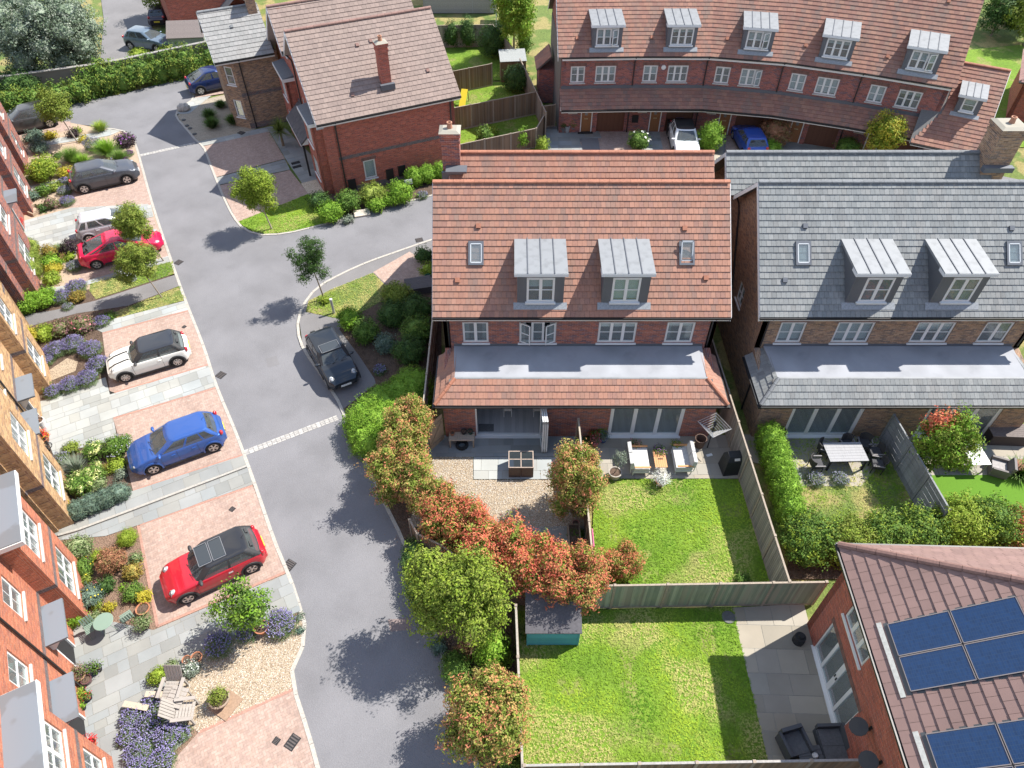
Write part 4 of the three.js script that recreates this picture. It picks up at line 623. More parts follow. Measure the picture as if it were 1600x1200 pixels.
// ---------- left-hand rows along the street ----------
const KX = -8.62, KZ = -13.35, DX = .49, DZ = .8717, ST = Math.atan2(.49, .8717);
const sw = (s, t) => [KX + s * DX + t * DZ, KZ + s * DZ - t * DX];     // street frame: s along the kerb towards the camera, t towards the road
{
  // local frame of a row: x = -s (away from camera), z = t
  function row(name, label, s0, s1, bm, bays, doors, wins, o = {}) {
    const [x, z] = sw(s1, 0), H = thing(name, label, 'house', [x, 0, z], ST + PI / 2 + (o.rot || 0)), X = s => s1 - s, tm = o.tm || -7.7, tb = o.tb || -7.1, top = 7.9;
    const ch = [...wins.map(([s, y, w, h]) => hole(X(s), y, w, h)), ...doors.map(s => [X(s) - .5, .02, X(s) + .5, 2.1])];
    wall(H, 'front_wall', mtx(0, 0, tm), rect(0, 0, X(s0), top), ch, bm); wins.forEach(([s, y, w, h, n]) => win(H, mtx(X(s), y, tm), w, h, n || 1, { sash: true, sillMat: M.stone, blind: .25, lintel: o.lintel }));
    for (const [a, b, l, ht] of bays) {
      const xa = X(b), xb = X(a), w = xb - xa, hh = ht || top - .2;
      const ys = l.map(q => q); wall(H, 'bay_wall', mtx(0, 0, tb), rect(xa, 0, xb, hh), ys.map(([c, y, ww, h]) => hole(X(c), y, ww, h)), bm, .2); ys.forEach(([c, y, ww, h, n]) => win(H, mtx(X(c), y, tb), ww, h, n || 1, { sash: true, sillMat: M.stone, curtain: 1, blind: .15 }));
      for (const xs of [xa, xb - .2]) { const A = new Acc(); A.box(xs + .001, 0, tm, xs + .199, hh, tb - .001); A.build('bay_side', bm, H); }
      const C = new Acc(); C.box(xa - .004, 2.62, tm, xb + .004, 2.82, tb + .012); C.build('brick_band', M.brickDark, H);
      if (hh < 8) { const B = new Acc(); B.box(xa - .22, hh, tm, xb + .22, hh + .22, tb + .28); const r = B.build('bay_roof', M.grp, H); const D = new Acc(); D.box(xa - .25, hh - .02, tm, xb + .25, hh + .18, tb + .31); D.build('bay_fascia', M.white, r); }
    }
    for (const s of doors) { // door with a flat canopy on brackets
      const A = new Acc(); A.box(X(s) - .43, .02, tm - .12, X(s) + .43, 2.02, tm - .06); const d = A.build('front_door', o.door || M.blackMatt, H); const B = new Acc(); B.box(X(s) - .5, .02, tm - .13, X(s) - .43, 2.1, tm); B.box(X(s) + .43, .02, tm - .13, X(s) + .5, 2.1, tm); B.box(X(s) - .5, 2.02, tm - .13, X(s) + .5, 2.1, tm + .001); B.build('door_frame', M.white, d); const C = new Acc(); C.box(X(s) - .8, 2.52, tm + .002, X(s) + .8, 2.6, tm + .68); const c = C.build('door_canopy', M.grp, H); for (const k of [-1, 1]) { const E = new Acc(); E.hexa([[X(s) + k * .6 - .05, 2.0, tm + .1], [X(s) + k * .6 + .05, 2.0, tm + .1], [X(s) + k * .6 + .05, 2.0, tm + .003], [X(s) + k * .6 - .05, 2.0, tm + .003], [X(s) + k * .6 - .05, 2.52, tm + .5], [X(s) + k * .6 + .05, 2.52, tm + .5], [X(s) + k * .6 + .05, 2.52, tm + .003], [X(s) + k * .6 - .05, 2.52, tm + .003]], W1); E.build('canopy_bracket', M.white, c); }
    }
    { const A = new Acc(); A.box(-.004, 2.62, tm - .02, X(s0) + .004, 2.82, tm + .012); A.build('brick_band', M.brickDark, H); }
    for (const e of [0, 1]) wall(H, 'end_wall', mtx(e ? X(s0) - .002 : .002, 0, tm, e ? PI / 2 : -PI / 2), [[0, 0], [9, 0], [9, top], [4.5, top + 3.9], [0, top]].map(([p, q]) => [e ? p : -p, q]), [], bm);
    pitched(H, -.3, X(s0) + .3, tm + .35, top - .02, tm - 4.5, top + 3.9, tm - 9.3, top - .1, lichen(o.cols || BROWN, .2, 330), M.ridgeBrown, { gauge: .33, tw: .4 }); fascia(H, -.28, X(s0) + .28, top - .05, tm + .33); gutter(H, -.3, X(s0) + .3, top, tm + .35);
    for (const s of o.pipes || []) pipe(H, [[X(s), 7.75, tm + .3], [X(s), 7.5, tm + .07], [X(s), 0, tm + .07]], .045);
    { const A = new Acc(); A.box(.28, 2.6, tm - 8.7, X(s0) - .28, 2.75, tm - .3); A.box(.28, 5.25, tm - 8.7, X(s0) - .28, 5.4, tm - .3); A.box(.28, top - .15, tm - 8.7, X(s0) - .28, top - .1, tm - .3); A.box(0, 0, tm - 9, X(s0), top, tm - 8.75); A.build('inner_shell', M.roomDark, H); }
    return H;
  }
  srand(500);
  row('row_house', 'orange red brick row house beside the drive of the red hatchback', -6.4, 8.2, M.brickOrange,
    [[-4.95, -2.25, [[-3.58, 3.65, 1.65, 1.35, 2], [-3.58, .9, 1.65, 1.45, 2]], 5.6], [3.2, 5.9, [[4.4, 3.65, 1.65, 1.35, 2], [4.4, .9, 1.65, 1.45, 2]], 5.6]],
    [-.95, 1.95], [[-1.05, 3.9, 1.05, 1.3], [1.7, 3.9, 1.05, 1.3], [6.9, .9, 1.0, 1.4]], { pipes: [.4] });
  row('row_house', 'yellow brick row house behind the deep lavender bed', -21.6, -6.95, M.brickYellow,
    [[-18.3, -15.72, [[-16.75, 3.6, 1.5, 1.3, 2], [-16.75, .85, 1.5, 1.5, 2]], 7.5], [-10.0, -7.05, [[-8.6, 3.6, 1.6, 1.35, 2], [-8.6, .85, 1.6, 1.5, 2]], 7.5]],
    [-13.4, -11.0], [[-14.0, 3.8, 1.0, 1.3], [-11.6, 3.8, 1.0, 1.3], [-20, 3.8, 1.0, 1.3]], { pipes: [-12.2] });
  row('row_house', 'brown brick row house behind the drives of the silver and red cars', -44.5, -22.4, M.brickRed,
    [[-41.6, -38.2, [[-39.7, .8, .9, 1.6], [-39.7, 3.5, .9, 1.4]], 7.5], [-36.2, -32.9, [[-34.3, .8, 1.5, 1.6, 2], [-34.3, 3.5, 1.5, 1.4, 2]], 7.5], [-28.0, -23.3, [[-25.7, .8, 2.0, 1.6, 2], [-25.7, 3.5, 2.0, 1.4, 2]], 7.5]],
    [-30.6], [[-30.6, 3.6, 1.0, 1.35], [-37.2, 3.6, .7, 1.3]], { pipes: [-37.6, -29], rot: -.035, tb: -6.95, tm: -7.5 });
}
// ---------- house with solar panels ----------
{
  srand(600); const H = thing('solar_panel_house', 'red brick house with dark pink hipped roof carrying blue solar panels', 'house', [11.08, 0, -11.7], -1.7 * PI / 180), bm = M.brickScarlet, m = .70, hk = .7;
  wall(H, 'side_wall', mtx(0, 0, 0, -PI / 2), rect(-0.001, 0, 11, 5.0).map(p => p), [], bm, .01).visible = true; H.remove(H.children[0]);
  wall(H, 'side_wall', mtx(0, 0, 0, -PI / 2), rect(0, 0, 9.5, 5.0).map(([a, b]) => [a, b]), [[.9, .02, 3.9, 2.15], [1.15, 3.15, 2.9, 4.35]].map(q => q), bm);
  const dz = q => q;    // local x of that wall runs towards +z
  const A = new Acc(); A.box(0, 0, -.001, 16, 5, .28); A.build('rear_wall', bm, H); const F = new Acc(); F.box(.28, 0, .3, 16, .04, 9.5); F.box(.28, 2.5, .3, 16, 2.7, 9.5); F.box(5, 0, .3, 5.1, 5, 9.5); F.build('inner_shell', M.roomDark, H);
  win(H, mtx(0, 3.15, 2.02, -PI / 2), 1.75, 1.2, 3, { sillMat: M.white, blind: .2, bar: false, lintel: null });
  { const B = new Acc(), P = i => .9 + i * .75; B.at(0, 0, 0, 0); B.box(.05, .02, .9, .13, .12, 3.9); B.box(.05, 2.08, .9, .13, 2.15, 3.9); for (let i = 0; i <= 4; i++) { const z = P(i), q = i === 2 ? .10 : .06; B.box(.048, .02, Math.max(.9, z - q), .132, 2.15, Math.min(3.9, z + q)); } B.box(-.08, 0, .85, .14, .05, 3.95); const d = B.build('patio_door', M.white, H); for (let i = 0; i < 4; i++) { const G1 = new Acc(); G1.box(.085, .12, P(i) + .06, .095, 2.08, P(i + 1) - .06); G1.build('pane', M.glass, d); } const S = new Acc(); S.box(-.012, 2.152, .85, .02, 2.37, 3.95); S.build('lintel', M.soldier, d); for (const z of [2.35, 2.47]) { const K = new Acc(); K.box(.02, 1.0, z - .02, .05, 1.16, z + .02); K.build('handle', M.black, d); } }
  // hipped roof: left slope (individual tiles), rear slope
  const e = .38, ev = V(1, m, 0).normalize(), D = new Acc(), L = 11, S = 8.5; const hp = t => [-e + t, 4.97 + t * m, -e + t * hk]; D.face([[-e, 4.97, -e], [-e, 4.97, 11], [7.5, 4.97 + 7.88 * m, 11], hp(7.88)]); D.face([[-e, 4.97, -e], hp(7.88), [17, 4.97 + 7.88 * m, -e + 7.88 * hk], [17, 4.97, -e]]); const r = D.build('roof', M.roomDark, H);
  const T = new Acc(), cs = tone(PINKY, .08), sl = 1 / Math.hypot(1, m); let nt = 0; const tm = [plain(.235, .148, .13, { map: blotch }), plain(.215, .136, .12, { map: blotch }), plain(.245, .155, .136, { map: blotch })];
  const near = [];
  tiles(T, V(-e, 5.0, -e), V(0, 0, 1), ev, L, S, .335, .32, (a, s) => W1, s => [s * sl * hk, L], (B, a, s) => near.push([B, a, s]));
  for (const q of near) q[3] = Math.hypot(q[1] - 3.6, q[2] - 1.6); near.sort((p, q) => p[3] - q[3]); const rest = [];
  near.forEach(([B], i) => { if (i < 300) B.build('roof_tile', tm[i % 3 === 0 ? 0 : Math.floor(R() * 3)], r); else { const gg = B.geo(), j = .9 + .2 * R(), cc = gg.attributes.color; for (let k = 0; k < cc.count; k++) cc.setXYZ(k, .23 * j, .145 * j, .128 * j); rest.push(gg); } });
  tiles(T, V(16, 5.0, -e), V(-1, 0, 0), V(0, 1, 1).normalize(), 16.38, 7.8, .335, .32, cs, s => [0, 16.38 - s * .707 / hk]); const gT = T.geo(); rest.push(gT);
  mesh('roof_tiles', mergeGeometries(rest), M.tile, r, 'stuff');
  for (let k = 0; k < 18; k++) { const B = new Acc(), P = t => [-e + t, 5.02 + t * m + .02, -e + t * hk]; B.rod(P(k * .42), P(k * .42 + .41), .11, mul3(W1, .9 + .2 * hash2(k, 2, 9)), 8); B.build('hip_tile', M.ridgeBrown, r); }
  { const B = new Acc(); B.box(-e - .1, 4.9, -e - .05, -e, 4.99, 11); B.build('gutter', M.black, H); const C = new Acc(); C.box(-e - .05, 4.9, -e - .1, 17, 4.99, -e); C.build('gutter', M.black, H); const E = new Acc(); E.box(-e, 4.72, -e, 0, 4.78, 11); E.build('soffit', M.white, H); }
  // panels sit in the slope
  const cell = tex(256, 1, (u, v) => { const a = (u * 10) % 1, b = (v * 16) % 1, l = Math.min(b, 1 - b) < .06, c = fbm(u, v, 8, 3, 601), j = hash2(Math.floor(u * 10), Math.floor(v * 16), 77); return l || Math.min(a, 1 - a) < .05 ? [.018, .045, .10] : mul3([.006, .03, .09], .8 + .3 * c + .25 * j); });
  const pm = new THREE.MeshPhysicalMaterial({ map: cell, roughness: .16, specularIntensity: .8, vertexColors: true, side: THREE.DoubleSide });
  const pt = (z, s, h) => { const n = V(-m, 1, 0).normalize(); return V(-e, 5.0, 0).addScaledVector(ev, s).addScaledVector(n, h).add(V(0, 0, z)); };
  for (const [zb, s0] of [[2.5, .64], [5.55, .64]]) {
    const X = new Acc(), ff = (a, b, c, d, h0, h1) => X.hexa([pt(a, b, h0), pt(c, b, h0), pt(c, d, h0), pt(a, d, h0), pt(a, b, h1), pt(c, b, h1), pt(c, d, h1), pt(a, d, h1)], W1); ff(zb - .06, s0 - .12, zb + 2.02, s0 + 3.5, .0, .03); const fr = X.build('panel_tray', plain(.06, .065, .07, { roughness: .5, map: null }), H);
    const Ff = new Acc(); Ff.hexa([pt(zb - .1, s0 - .30, .04), pt(zb + 2.06, s0 - .30, .04), pt(zb + 2.06, s0 - .16, .04), pt(zb - .1, s0 - .16, .04), pt(zb - .1, s0 - .30, .06), pt(zb + 2.06, s0 - .30, .06), pt(zb + 2.06, s0 - .16, .06), pt(zb - .1, s0 - .16, .06)], W1); Ff.build('panel_flashing', plain(.52, .52, .48), fr);
    for (let i = 0; i < 2; i++) for (let j = 0; j < 2; j++) { const a = zb + i * .99, c = a + .97, b = s0 + j * 1.7, d = b + 1.67, Y = new Acc(); Y.face([pt(a, b, .085), pt(c, b, .085), pt(c, d, .085), pt(a, d, .085)]); Y.hexa([pt(a, b, .03), pt(c, b, .03), pt(c, d, .03), pt(a, d, .03), pt(a, b, .084), pt(c, b, .084), pt(c, d, .084), pt(a, d, .084)], [.3, .3, .3]); Y.build('solar_panel', pm, H); const Z = new Acc(); for (const q of [[a, b, a + .025, d], [c - .025, b, c, d], [a, b, c, b + .02], [a, d - .02, c, d]]) Z.hexa([pt(q[0], q[1], .08), pt(q[2], q[1], .08), pt(q[2], q[3], .08), pt(q[0], q[3], .08), pt(q[0], q[1], .098), pt(q[2], q[1], .098), pt(q[2], q[3], .098), pt(q[0], q[3], .098)], W1); Z.build('panel_frame', plain(.30, .26, .24, { metalness: .6, roughness: .4, map: null }), H.children[H.children.length - 1]); }
  }
  for (const z of [4.55, 5.5]) { const B = new Acc(); B.box(-.05, 2.5, z - .04, .0, 2.75, z + .04); B.rod([0, 2.6, z], [-.35, 2.75, z], .02, W1); B.at(-.42, 2.78, z, 0, 0, .5); B.lathe(0, 0, 0, [[.28, .0], [.28, .03], [0, .05]], W1, 12); B.build('wall_bracket', M.black, H); }
}

// ---------- vegetation ----------
class Leaves {
  constructor() { this.p = []; this.n = []; this.c = []; this.i = []; this.k = 0; }
  quad(x, y, z, nx, ny, nz, len, wid, c, fold = 0) { // diamond leaf lying across the normal
    let l = Math.hypot(nx, ny, nz) || 1; nx /= l; ny /= l; nz /= l;
    let ax = RR(-1, 1), ay = RR(-1, 1), az = RR(-1, 1); const d = ax * nx + ay * ny + az * nz; ax -= d * nx; ay -= d * ny; az -= d * nz; l = Math.hypot(ax, ay, az) || 1; ax /= l; ay /= l; az /= l;
    this.blade(x, y, z, ax, ay, az, nx, ny, nz, len, wid, c);
  }
  blade(x, y, z, ax, ay, az, nx, ny, nz, len, wid, c) {
    const bx = ny * az - nz * ay, by = nz * ax - nx * az, bz = nx * ay - ny * ax, h = len / 2, w = wid / 2, s = this.k;
    this.p.push(x - ax * h, y - ay * h, z - az * h, x + bx * w + nx * w * .3, y + by * w + ny * w * .3, z + bz * w + nz * w * .3, x + ax * h, y + ay * h, z + az * h, x - bx * w + nx * w * .3, y - by * w + ny * w * .3, z - bz * w + nz * w * .3);
    for (let q = 0; q < 4; q++) { this.n.push(nx, ny, nz); this.c.push(c[0], c[1], c[2]); }
    this.i.push(s, s + 2, s + 1, s, s + 3, s + 2); this.k += 4;
  }
  strand(x, y, z, dx, dy, dz, len, wid, c, droop) { // arching blade in three pieces
    let px = x, py = y, pz = z, vx = dx, vy = dy, vz = dz, sx = -dz, sz = dx; const sl = Math.hypot(sx, sz) || 1; sx /= sl; sz /= sl; const N = 3; let s = this.k;
    for (let j = 0; j <= N; j++) { const w = wid * (1 - j / N) * .5 + .002; this.p.push(px - sx * w, py, pz - sz * w, px + sx * w, py, pz + sz * w); for (let q = 0; q < 2; q++) { this.n.push(-vx * .5, .8, -vz * .5); this.c.push(c[0], c[1], c[2]); } px += vx * len / N; py += vy * len / N; pz += vz * len / N; vy -= droop; const l = Math.hypot(vx, vy, vz); vx /= l; vy /= l; vz /= l; }
    for (let j = 0; j < N; j++) { const a = s + j * 2; this.i.push(a, a + 1, a + 3, a, a + 3, a + 2); } this.k += (N + 1) * 2;
  }
  geo() { const g = new THREE.BufferGeometry(); g.setAttribute('position', new THREE.Float32BufferAttribute(this.p, 3)); g.setAttribute('normal', new THREE.Float32BufferAttribute(this.n, 3)); g.setAttribute('color', new THREE.Float32BufferAttribute(this.c, 3)); g.setIndex(this.i); return g; }
}
const PAL = {
  mid: [[.09, .18, .025], [.12, .22, .03], [.065, .13, .02], [.16, .25, .045]], dark: [[.045, .10, .02], [.06, .13, .028], [.034, .078, .018], [.08, .15, .03]], lime: [[.20, .29, .025], [.25, .34, .03], [.16, .24, .02], [.30, .37, .05]],
  bright: [[.15, .29, .02], [.19, .34, .025], [.12, .24, .018], [.23, .37, .04]], yellow: [[.42, .36, .03], [.46, .40, .05], [.34, .31, .03]], olive: [[.17, .23, .03], [.22, .28, .04], [.13, .19, .025], [.27, .32, .06]], grey: [[.17, .21, .15], [.21, .25, .19], [.13, .17, .12], [.24, .27, .21]],
  silver: [[.20, .26, .18], [.26, .31, .23], [.15, .20, .13], [.31, .35, .28], [.10, .145, .085]], blue: [[.10, .16, .12], [.13, .19, .15], [.08, .13, .09], [.16, .22, .15]], purple: [[.05, .03, .045], [.075, .045, .06], [.035, .025, .03], [.06, .06, .035]],
  variegated: [[.12, .19, .06], [.30, .34, .18], [.10, .16, .05], [.22, .28, .12]], rust: [[.32, .15, .08], [.36, .18, .10], [.27, .12, .065], [.20, .16, .06]], gold: [[.30, .24, .045], [.26, .22, .05], [.34, .22, .05], [.18, .18, .04]], pink: [[.30, .16, .17], [.12, .16, .05], [.24, .17, .10], [.10, .14, .045]],
  photinia: [[0.543, 0.142, 0.083], [0.59, 0.201, 0.106], [0.472, 0.236, 0.094], [0.519, 0.165, 0.083], [0.354, 0.283, 0.083]], photred: [[.60, .15, .085], [.64, .21, .11], [.55, .125, .075], [.60, .26, .12]], photorange: [[0.519, 0.236, 0.106], [0.472, 0.295, 0.106], [0.566, 0.212, 0.118], [0.401, 0.319, 0.094], [0.354, 0.33, 0.094]],
  white: [[.7, .7, .66], [.6, .62, .56], [.75, .75, .7]], cream: [[.55, .56, .22], [.62, .62, .3], [.44, .5, .14]], red: [[.55, .02, .03], [.62, .05, .05]], pinkf: [[.7, .22, .28], [.62, .16, .22]], lilac: [[.27, .235, .45], [.33, .295, .49], [.215, .185, .38], [.24, .24, .30]], paleLilac: [[.36, .35, .46], [.30, .30, .38], [.26, .30, .26]], yel: [[.6, .5, .03], [.55, .42, .03]], stem: [[.15, .22, .09], [.20, .27, .13], [.11, .17, .06]], violet: [[.25, .08, .28], [.33, .14, .36], [.16, .06, .2]], core: [[.035, .05, .018]]
};
const jit = c => { const j = RR(.82, 1.2); return [c[0] * j, c[1] * j * RR(.94, 1.06), c[2] * j]; };
function sph() { const z = RR(-1, 1), t = R() * 2 * PI, r = Math.sqrt(1 - z * z); return [r * Math.cos(t), z, r * Math.sin(t)]; }
const lump = (x, y, z, s) => { // smooth 3d wobble
  return Math.sin(x * 3.1 + s) * Math.sin(y * 3.7 + s * 1.7) * Math.sin(z * 3.3 + s * .6) + .5 * Math.sin(x * 6.7 + s * 2.1) * Math.sin(z * 7.3 + s);
};
// foliage over a set of ellipsoids [x,y,z,rx,ry,rz]
function foliage(L, blobs, leaf, cover, pal, o = {}) {
  const sd = R() * 20, asp = o.asp || .55, rough = o.rough ?? .16, tips = o.tips;
  for (const [bx, by, bz, rx, ry, rz] of blobs) {
    const ar = 4 * PI * Math.pow((Math.pow(rx * ry, 1.6) + Math.pow(rx * rz, 1.6) + Math.pow(ry * rz, 1.6)) / 3, 1 / 1.6), n = Math.round(cover * ar / (leaf * leaf * asp * .5));
    const per = o.per || 9, sp = leaf * (o.spread || 1.25);
    for (let k = 0; k < n / per; k++) { // leaves grow in sprays
      const d = sph(); if (d[1] < (o.under ?? -.55)) continue;
      const w = 1 + rough * lump(d[0] * 1.6 + bx, d[1] * 1.6 + by, d[2] * 1.6 + bz, sd), q = w * (1 - (o.deep ?? .42) * Math.pow(R(), 1.7)) * (R() < .06 ? RR(1, 1.16) : 1), tip = tips && q > .72 * w && R() < (o.tipAmt ?? .6), base = tip ? pick(tips) : pick(pal), ax = d[0] + RR(-.5, .5), ay = d[1] * .7 + .45 + RR(-.4, .4), az = d[2] + RR(-.5, .5);
      for (let m = 0; m < per; m++) {
        const f = R(), x = bx + d[0] * rx * q + RR(-1, 1) * sp + ax * f * sp * .8, y = Math.max(.02, by + d[1] * ry * q + RR(-.8, .8) * sp + ay * f * sp * .8), z = bz + d[2] * rz * q + RR(-1, 1) * sp + az * f * sp * .8, c = jit(R() < .72 ? base : tip ? (R() < .7 ? pick(tips) : pick(pal)) : pick(pal));
        L.quad(x, y, z, ax + RR(-.8, .8), ay + RR(-.6, .6), az + RR(-.8, .8), leaf * RR(.7, 1.3), leaf * asp * RR(.8, 1.2), c);
      }
    }
  }
}
function coreGeo(blobs, f, pal) { // twiggy inner mass
  const gs = []; for (const [x, y, z, rx, ry, rz] of blobs) { const g = new THREE.IcosahedronGeometry(1, 2), p = g.attributes.position, col = new Float32Array(p.count * 3); for (let i = 0; i < p.count; i++) { const a = p.getX(i), b = p.getY(i), c = p.getZ(i), w = f * (1 + .2 * lump(a * 2 + x, b * 2, c * 2 + z, 3)); p.setXYZ(i, x + a * rx * w, Math.max(.0, y + b * ry * w), z + c * rz * w); const q = pal[Math.floor(hash2(Math.round(a * 9), Math.round((b + c) * 9), 4) * pal.length)]; col.set(q, i * 3); } g.deleteAttribute('uv'); g.setAttribute('color', new THREE.BufferAttribute(col, 3)); g.computeVertexNormals(); gs.push(g); } return mergeGeometries(gs);
}
function crownMesh(name, t, blobs, leaf, cover, pal, o = {}) { const L = new Leaves(); foliage(L, blobs, leaf, cover, pal, o); const m = mesh(name, L.geo(), M.leaf, t); if (o.core) { const c = mesh('inner_growth', coreGeo(blobs, o.core, pal), M.petal, t); } return m; }
function at(u, v, rpx, k) { // crown centre pixel + radius in pixels -> ground point and radius in metres
  let R0 = rpx * pxm(u, v, 0) * 1, h; for (let i = 0; i < 4; i++) { h = R0 * k; const r = ray(u, v), t = (CH - h) / -r[1]; R0 = rpx * t; } const [x, z] = G(u, v, h); return { x, z, R: R0, h, m: R0 / rpx };
}
let vs = 1000;
const nextSeed = () => srand(vs++);
function shrub(u, v, r, k, pal, label, o = {}) {
  nextSeed(); const { x, z, R: Rd, h, m } = at(u, v, r, k), t = thing(o.name || 'shrub', label, o.cat || 'shrub', [x, 0, z], 0, o.group), leaf = o.leaf || Math.max(.055, Math.min(.12, m * 2.8)), bl = [];
  const n = o.lobes || 3; bl.push([0, h * .95, 0, Rd * .9, h * .98, Rd * .9]); for (let i = 0; i < n; i++) { const a = R() * 2 * PI, q = RR(.3, .5); bl.push([Math.cos(a) * Rd * q, h * RR(.7, 1.25), Math.sin(a) * Rd * q, Rd * RR(.45, .62), h * RR(.45, .62), Rd * RR(.45, .62)]); }
  crownMesh('foliage', t, bl, leaf, o.cover || 1.05, PAL[pal], { core: .76, under: -.75, ...o });
  if (o.flower) { const L = new Leaves(), fp = PAL[o.flower], fs = o.fsize || leaf * .9; for (let i = 0; i < (o.fn || 60); i++) { const d = sph(); d[1] = Math.abs(d[1]) * .9 + .1; const cx = d[0] * Rd * 1.02, cy = h + d[1] * h * 1.02, cz = d[2] * Rd * 1.02; for (let j = 0; j < 5; j++) L.quad(cx + RR(-1, 1) * fs * .35, cy + RR(-1, 1) * fs * .3, cz + RR(-1, 1) * fs * .35, d[0] + RR(-.5, .5), 1, d[2] + RR(-.5, .5), fs * .8, fs * .7, jit(pick(fp))); } mesh('blossom', L.geo(), M.petal, t); }
  return t;
}
function hydrangea(u, v, r, label) {
  nextSeed(); const { x, z, R: Rd, h } = at(u, v, r, .7), t = thing('hydrangea', label, 'shrub', [x, 0, z]); crownMesh('foliage', t, [[0, h, 0, Rd, h, Rd]], .09, 1.2, PAL.mid, { core: .75, under: -.7 });
  const A = new Leaves(); for (let i = 0; i < 15; i++) { const d = sph(); d[1] = Math.abs(d[1]) * .8 + .2; const cx = d[0] * Rd * .95, cy = h + d[1] * h * .95, cz = d[2] * Rd * .95, s = RR(.08, .13); for (let j = 0; j < 40; j++) { const q = sph(); A.quad(cx + q[0] * s, cy + q[1] * s * .8, cz + q[2] * s, q[0], q[1] + .3, q[2], .05, .05, jit(pick(PAL.cream))); } } mesh('flower_head', A.geo(), M.petal, t);
}
function lavender(u, v, r, label, o = {}) {
  nextSeed(); const { x, z, R: Rd, h } = at(u, v, r, o.k || .5), t = thing('lavender', label, 'lavender', [x, 0, z], 0, o.group), S = new Leaves(), F = new Leaves(), n = Math.round((o.n || 620) * Rd * Rd * 1.5), fp = PAL[o.pal || 'lilac'];
  const hh = h * 1.7; foliage(S, [[0, hh * .35, 0, Rd * .85, hh * .45, Rd * .85]], .055, 1.1, PAL.stem, { asp: .3, deep: .5 });
  for (let i = 0; i < n; i++) { const a = R() * 2 * PI, q = Math.sqrt(R()), dx = Math.cos(a) * q, dz = Math.sin(a) * q, L = hh * RR(.75, 1.05) * (1 - .22 * q * q), bx = dx * Rd * .55, bz = dz * Rd * .55, lx = dx * .55 + RR(-.15, .15), lz = dz * .55 + RR(-.15, .15), ll = Math.hypot(lx, 1, lz), ex = bx + lx / ll * L, ey = L / ll, ez = bz + lz / ll * L; if (i % 2) S.blade((bx + ex) / 2, ey / 2, (bz + ez) / 2, lx / ll, 1 / ll, lz / ll, dz, .3, -dx, L, .012, jit(pick(PAL.stem))); const c = jit(pick(fp)), sl = RR(.08, .15); for (const g of [0, 1.57]) F.blade(ex, ey + .02, ez, lx / ll, 1 / ll, lz / ll, Math.cos(g + a), .35, Math.sin(g + a), sl, .035, c); F.quad(ex, ey + sl * .3, ez, RR(-.4, .4), 1, RR(-.4, .4), .05, .04, c); }
  mesh('foliage', S.geo(), M.leaf, t); mesh('flower_spikes', F.geo(), M.petal, t); return t;
}
function clump(u, v, r, pal, label, o = {}) { // grassy tuft
  nextSeed(); const { x, z, R: Rd, h } = at(u, v, r, o.k || .6), t = thing(o.name || 'grass_clump', label, o.cat || 'ornamental grass', [x, 0, z], 0, o.group), L = new Leaves(), n = (o.n || 340) * 1.3;
  for (let i = 0; i < n; i++) { const a = R() * 2 * PI, e = RR(.05, 1.0), q = R() * .35; L.strand(Math.cos(a) * Rd * q, .02, Math.sin(a) * Rd * q, Math.cos(a) * Math.sin(e), Math.cos(e), Math.sin(a) * Math.sin(e), Rd * RR(.95, 1.35) * (o.len || 1), (o.w || .03) * RR(.7, 1.3), jit(pick(PAL[pal])), o.droop ?? .24); }
  mesh('blades', L.geo(), M.leaf, t); return t;
}
function trunkGeo(A, pts, r0, r1, col) { for (let i = 0; i + 1 < pts.length; i++) A.rod(pts[i], pts[i + 1], lerp(r0, r1, i / (pts.length - 1)), col, 7, lerp(r0, r1, (i + 1) / (pts.length - 1))); }
// tree: trunk base at pixel (bu,bv); crown centre over it at height hc, radius r metres
function tree(name, bu, bv, hc, rad, kY, pal, label, o = {}) {
  nextSeed(); const [x, z] = G(bu, bv), t = thing(name, label, o.cat || 'tree', [x, 0, z], 0, o.group), lean = o.lean || [0, 0], bl = [], A = new Acc(), tr = o.tr || .05, bc = o.bark || [.22, .18, .14];
  const top = [lean[0], hc, lean[1]]; trunkGeo(A, [[0, 0, 0], [lean[0] * .4, hc * .45, lean[1] * .4], [lean[0] * .9, hc * .9, lean[1] * .9], [lean[0], hc + rad * kY * .6, lean[1]]], tr, tr * .35, bc);
  const n = o.lobes || 9, sqx = RR(.85, 1.12), sqz = RR(.85, 1.12); for (let i = 0; i < n; i++) { const a = i * 2.4 + RR(-.3, .3), yy = lerp(-.62, .72, (i + .5) / n), q = Math.sqrt(1 - yy * yy) * RR(.42, .82), s = RR(.26, .52) * (o.lob || 1), c = [lean[0] + Math.cos(a) * rad * q * sqx, hc + yy * rad * kY * RR(.85, 1.12), lean[1] + Math.sin(a) * rad * q * sqz]; bl.push([...c, rad * s, rad * kY * s, rad * s]); const m = [lerp(lean[0], c[0], .5), hc - rad * kY * .3 + yy * rad * kY * .5, lerp(lean[1], c[2], .5)]; A.rod([lean[0] * .7, hc * .72, lean[1] * .7], m, tr * .4, bc, 5, tr * .25); A.rod(m, c, tr * .25, bc, 5, tr * .08); }
  bl.push([lean[0], hc, lean[1], rad * .55, rad * kY * .62, rad * .55]);
  for (let i = 0; i < (o.horns ?? 5); i++) { const a = R() * 2 * PI, yy = RR(-.5, .95), q = Math.sqrt(Math.max(.05, 1 - yy * yy)) * RR(.82, 1.0), s = RR(.16, .27); bl.push([lean[0] + Math.cos(a) * rad * q, hc + yy * rad * kY * 1.0, lean[1] + Math.sin(a) * rad * q, rad * s, rad * kY * s, rad * s]); }
  A.build('trunk', M.wood, t); crownMesh('crown', t, bl, o.leaf || .085, o.cover || .95, PAL[pal], { deep: .7, rough: .25, under: -1, ...o }); return t;
}
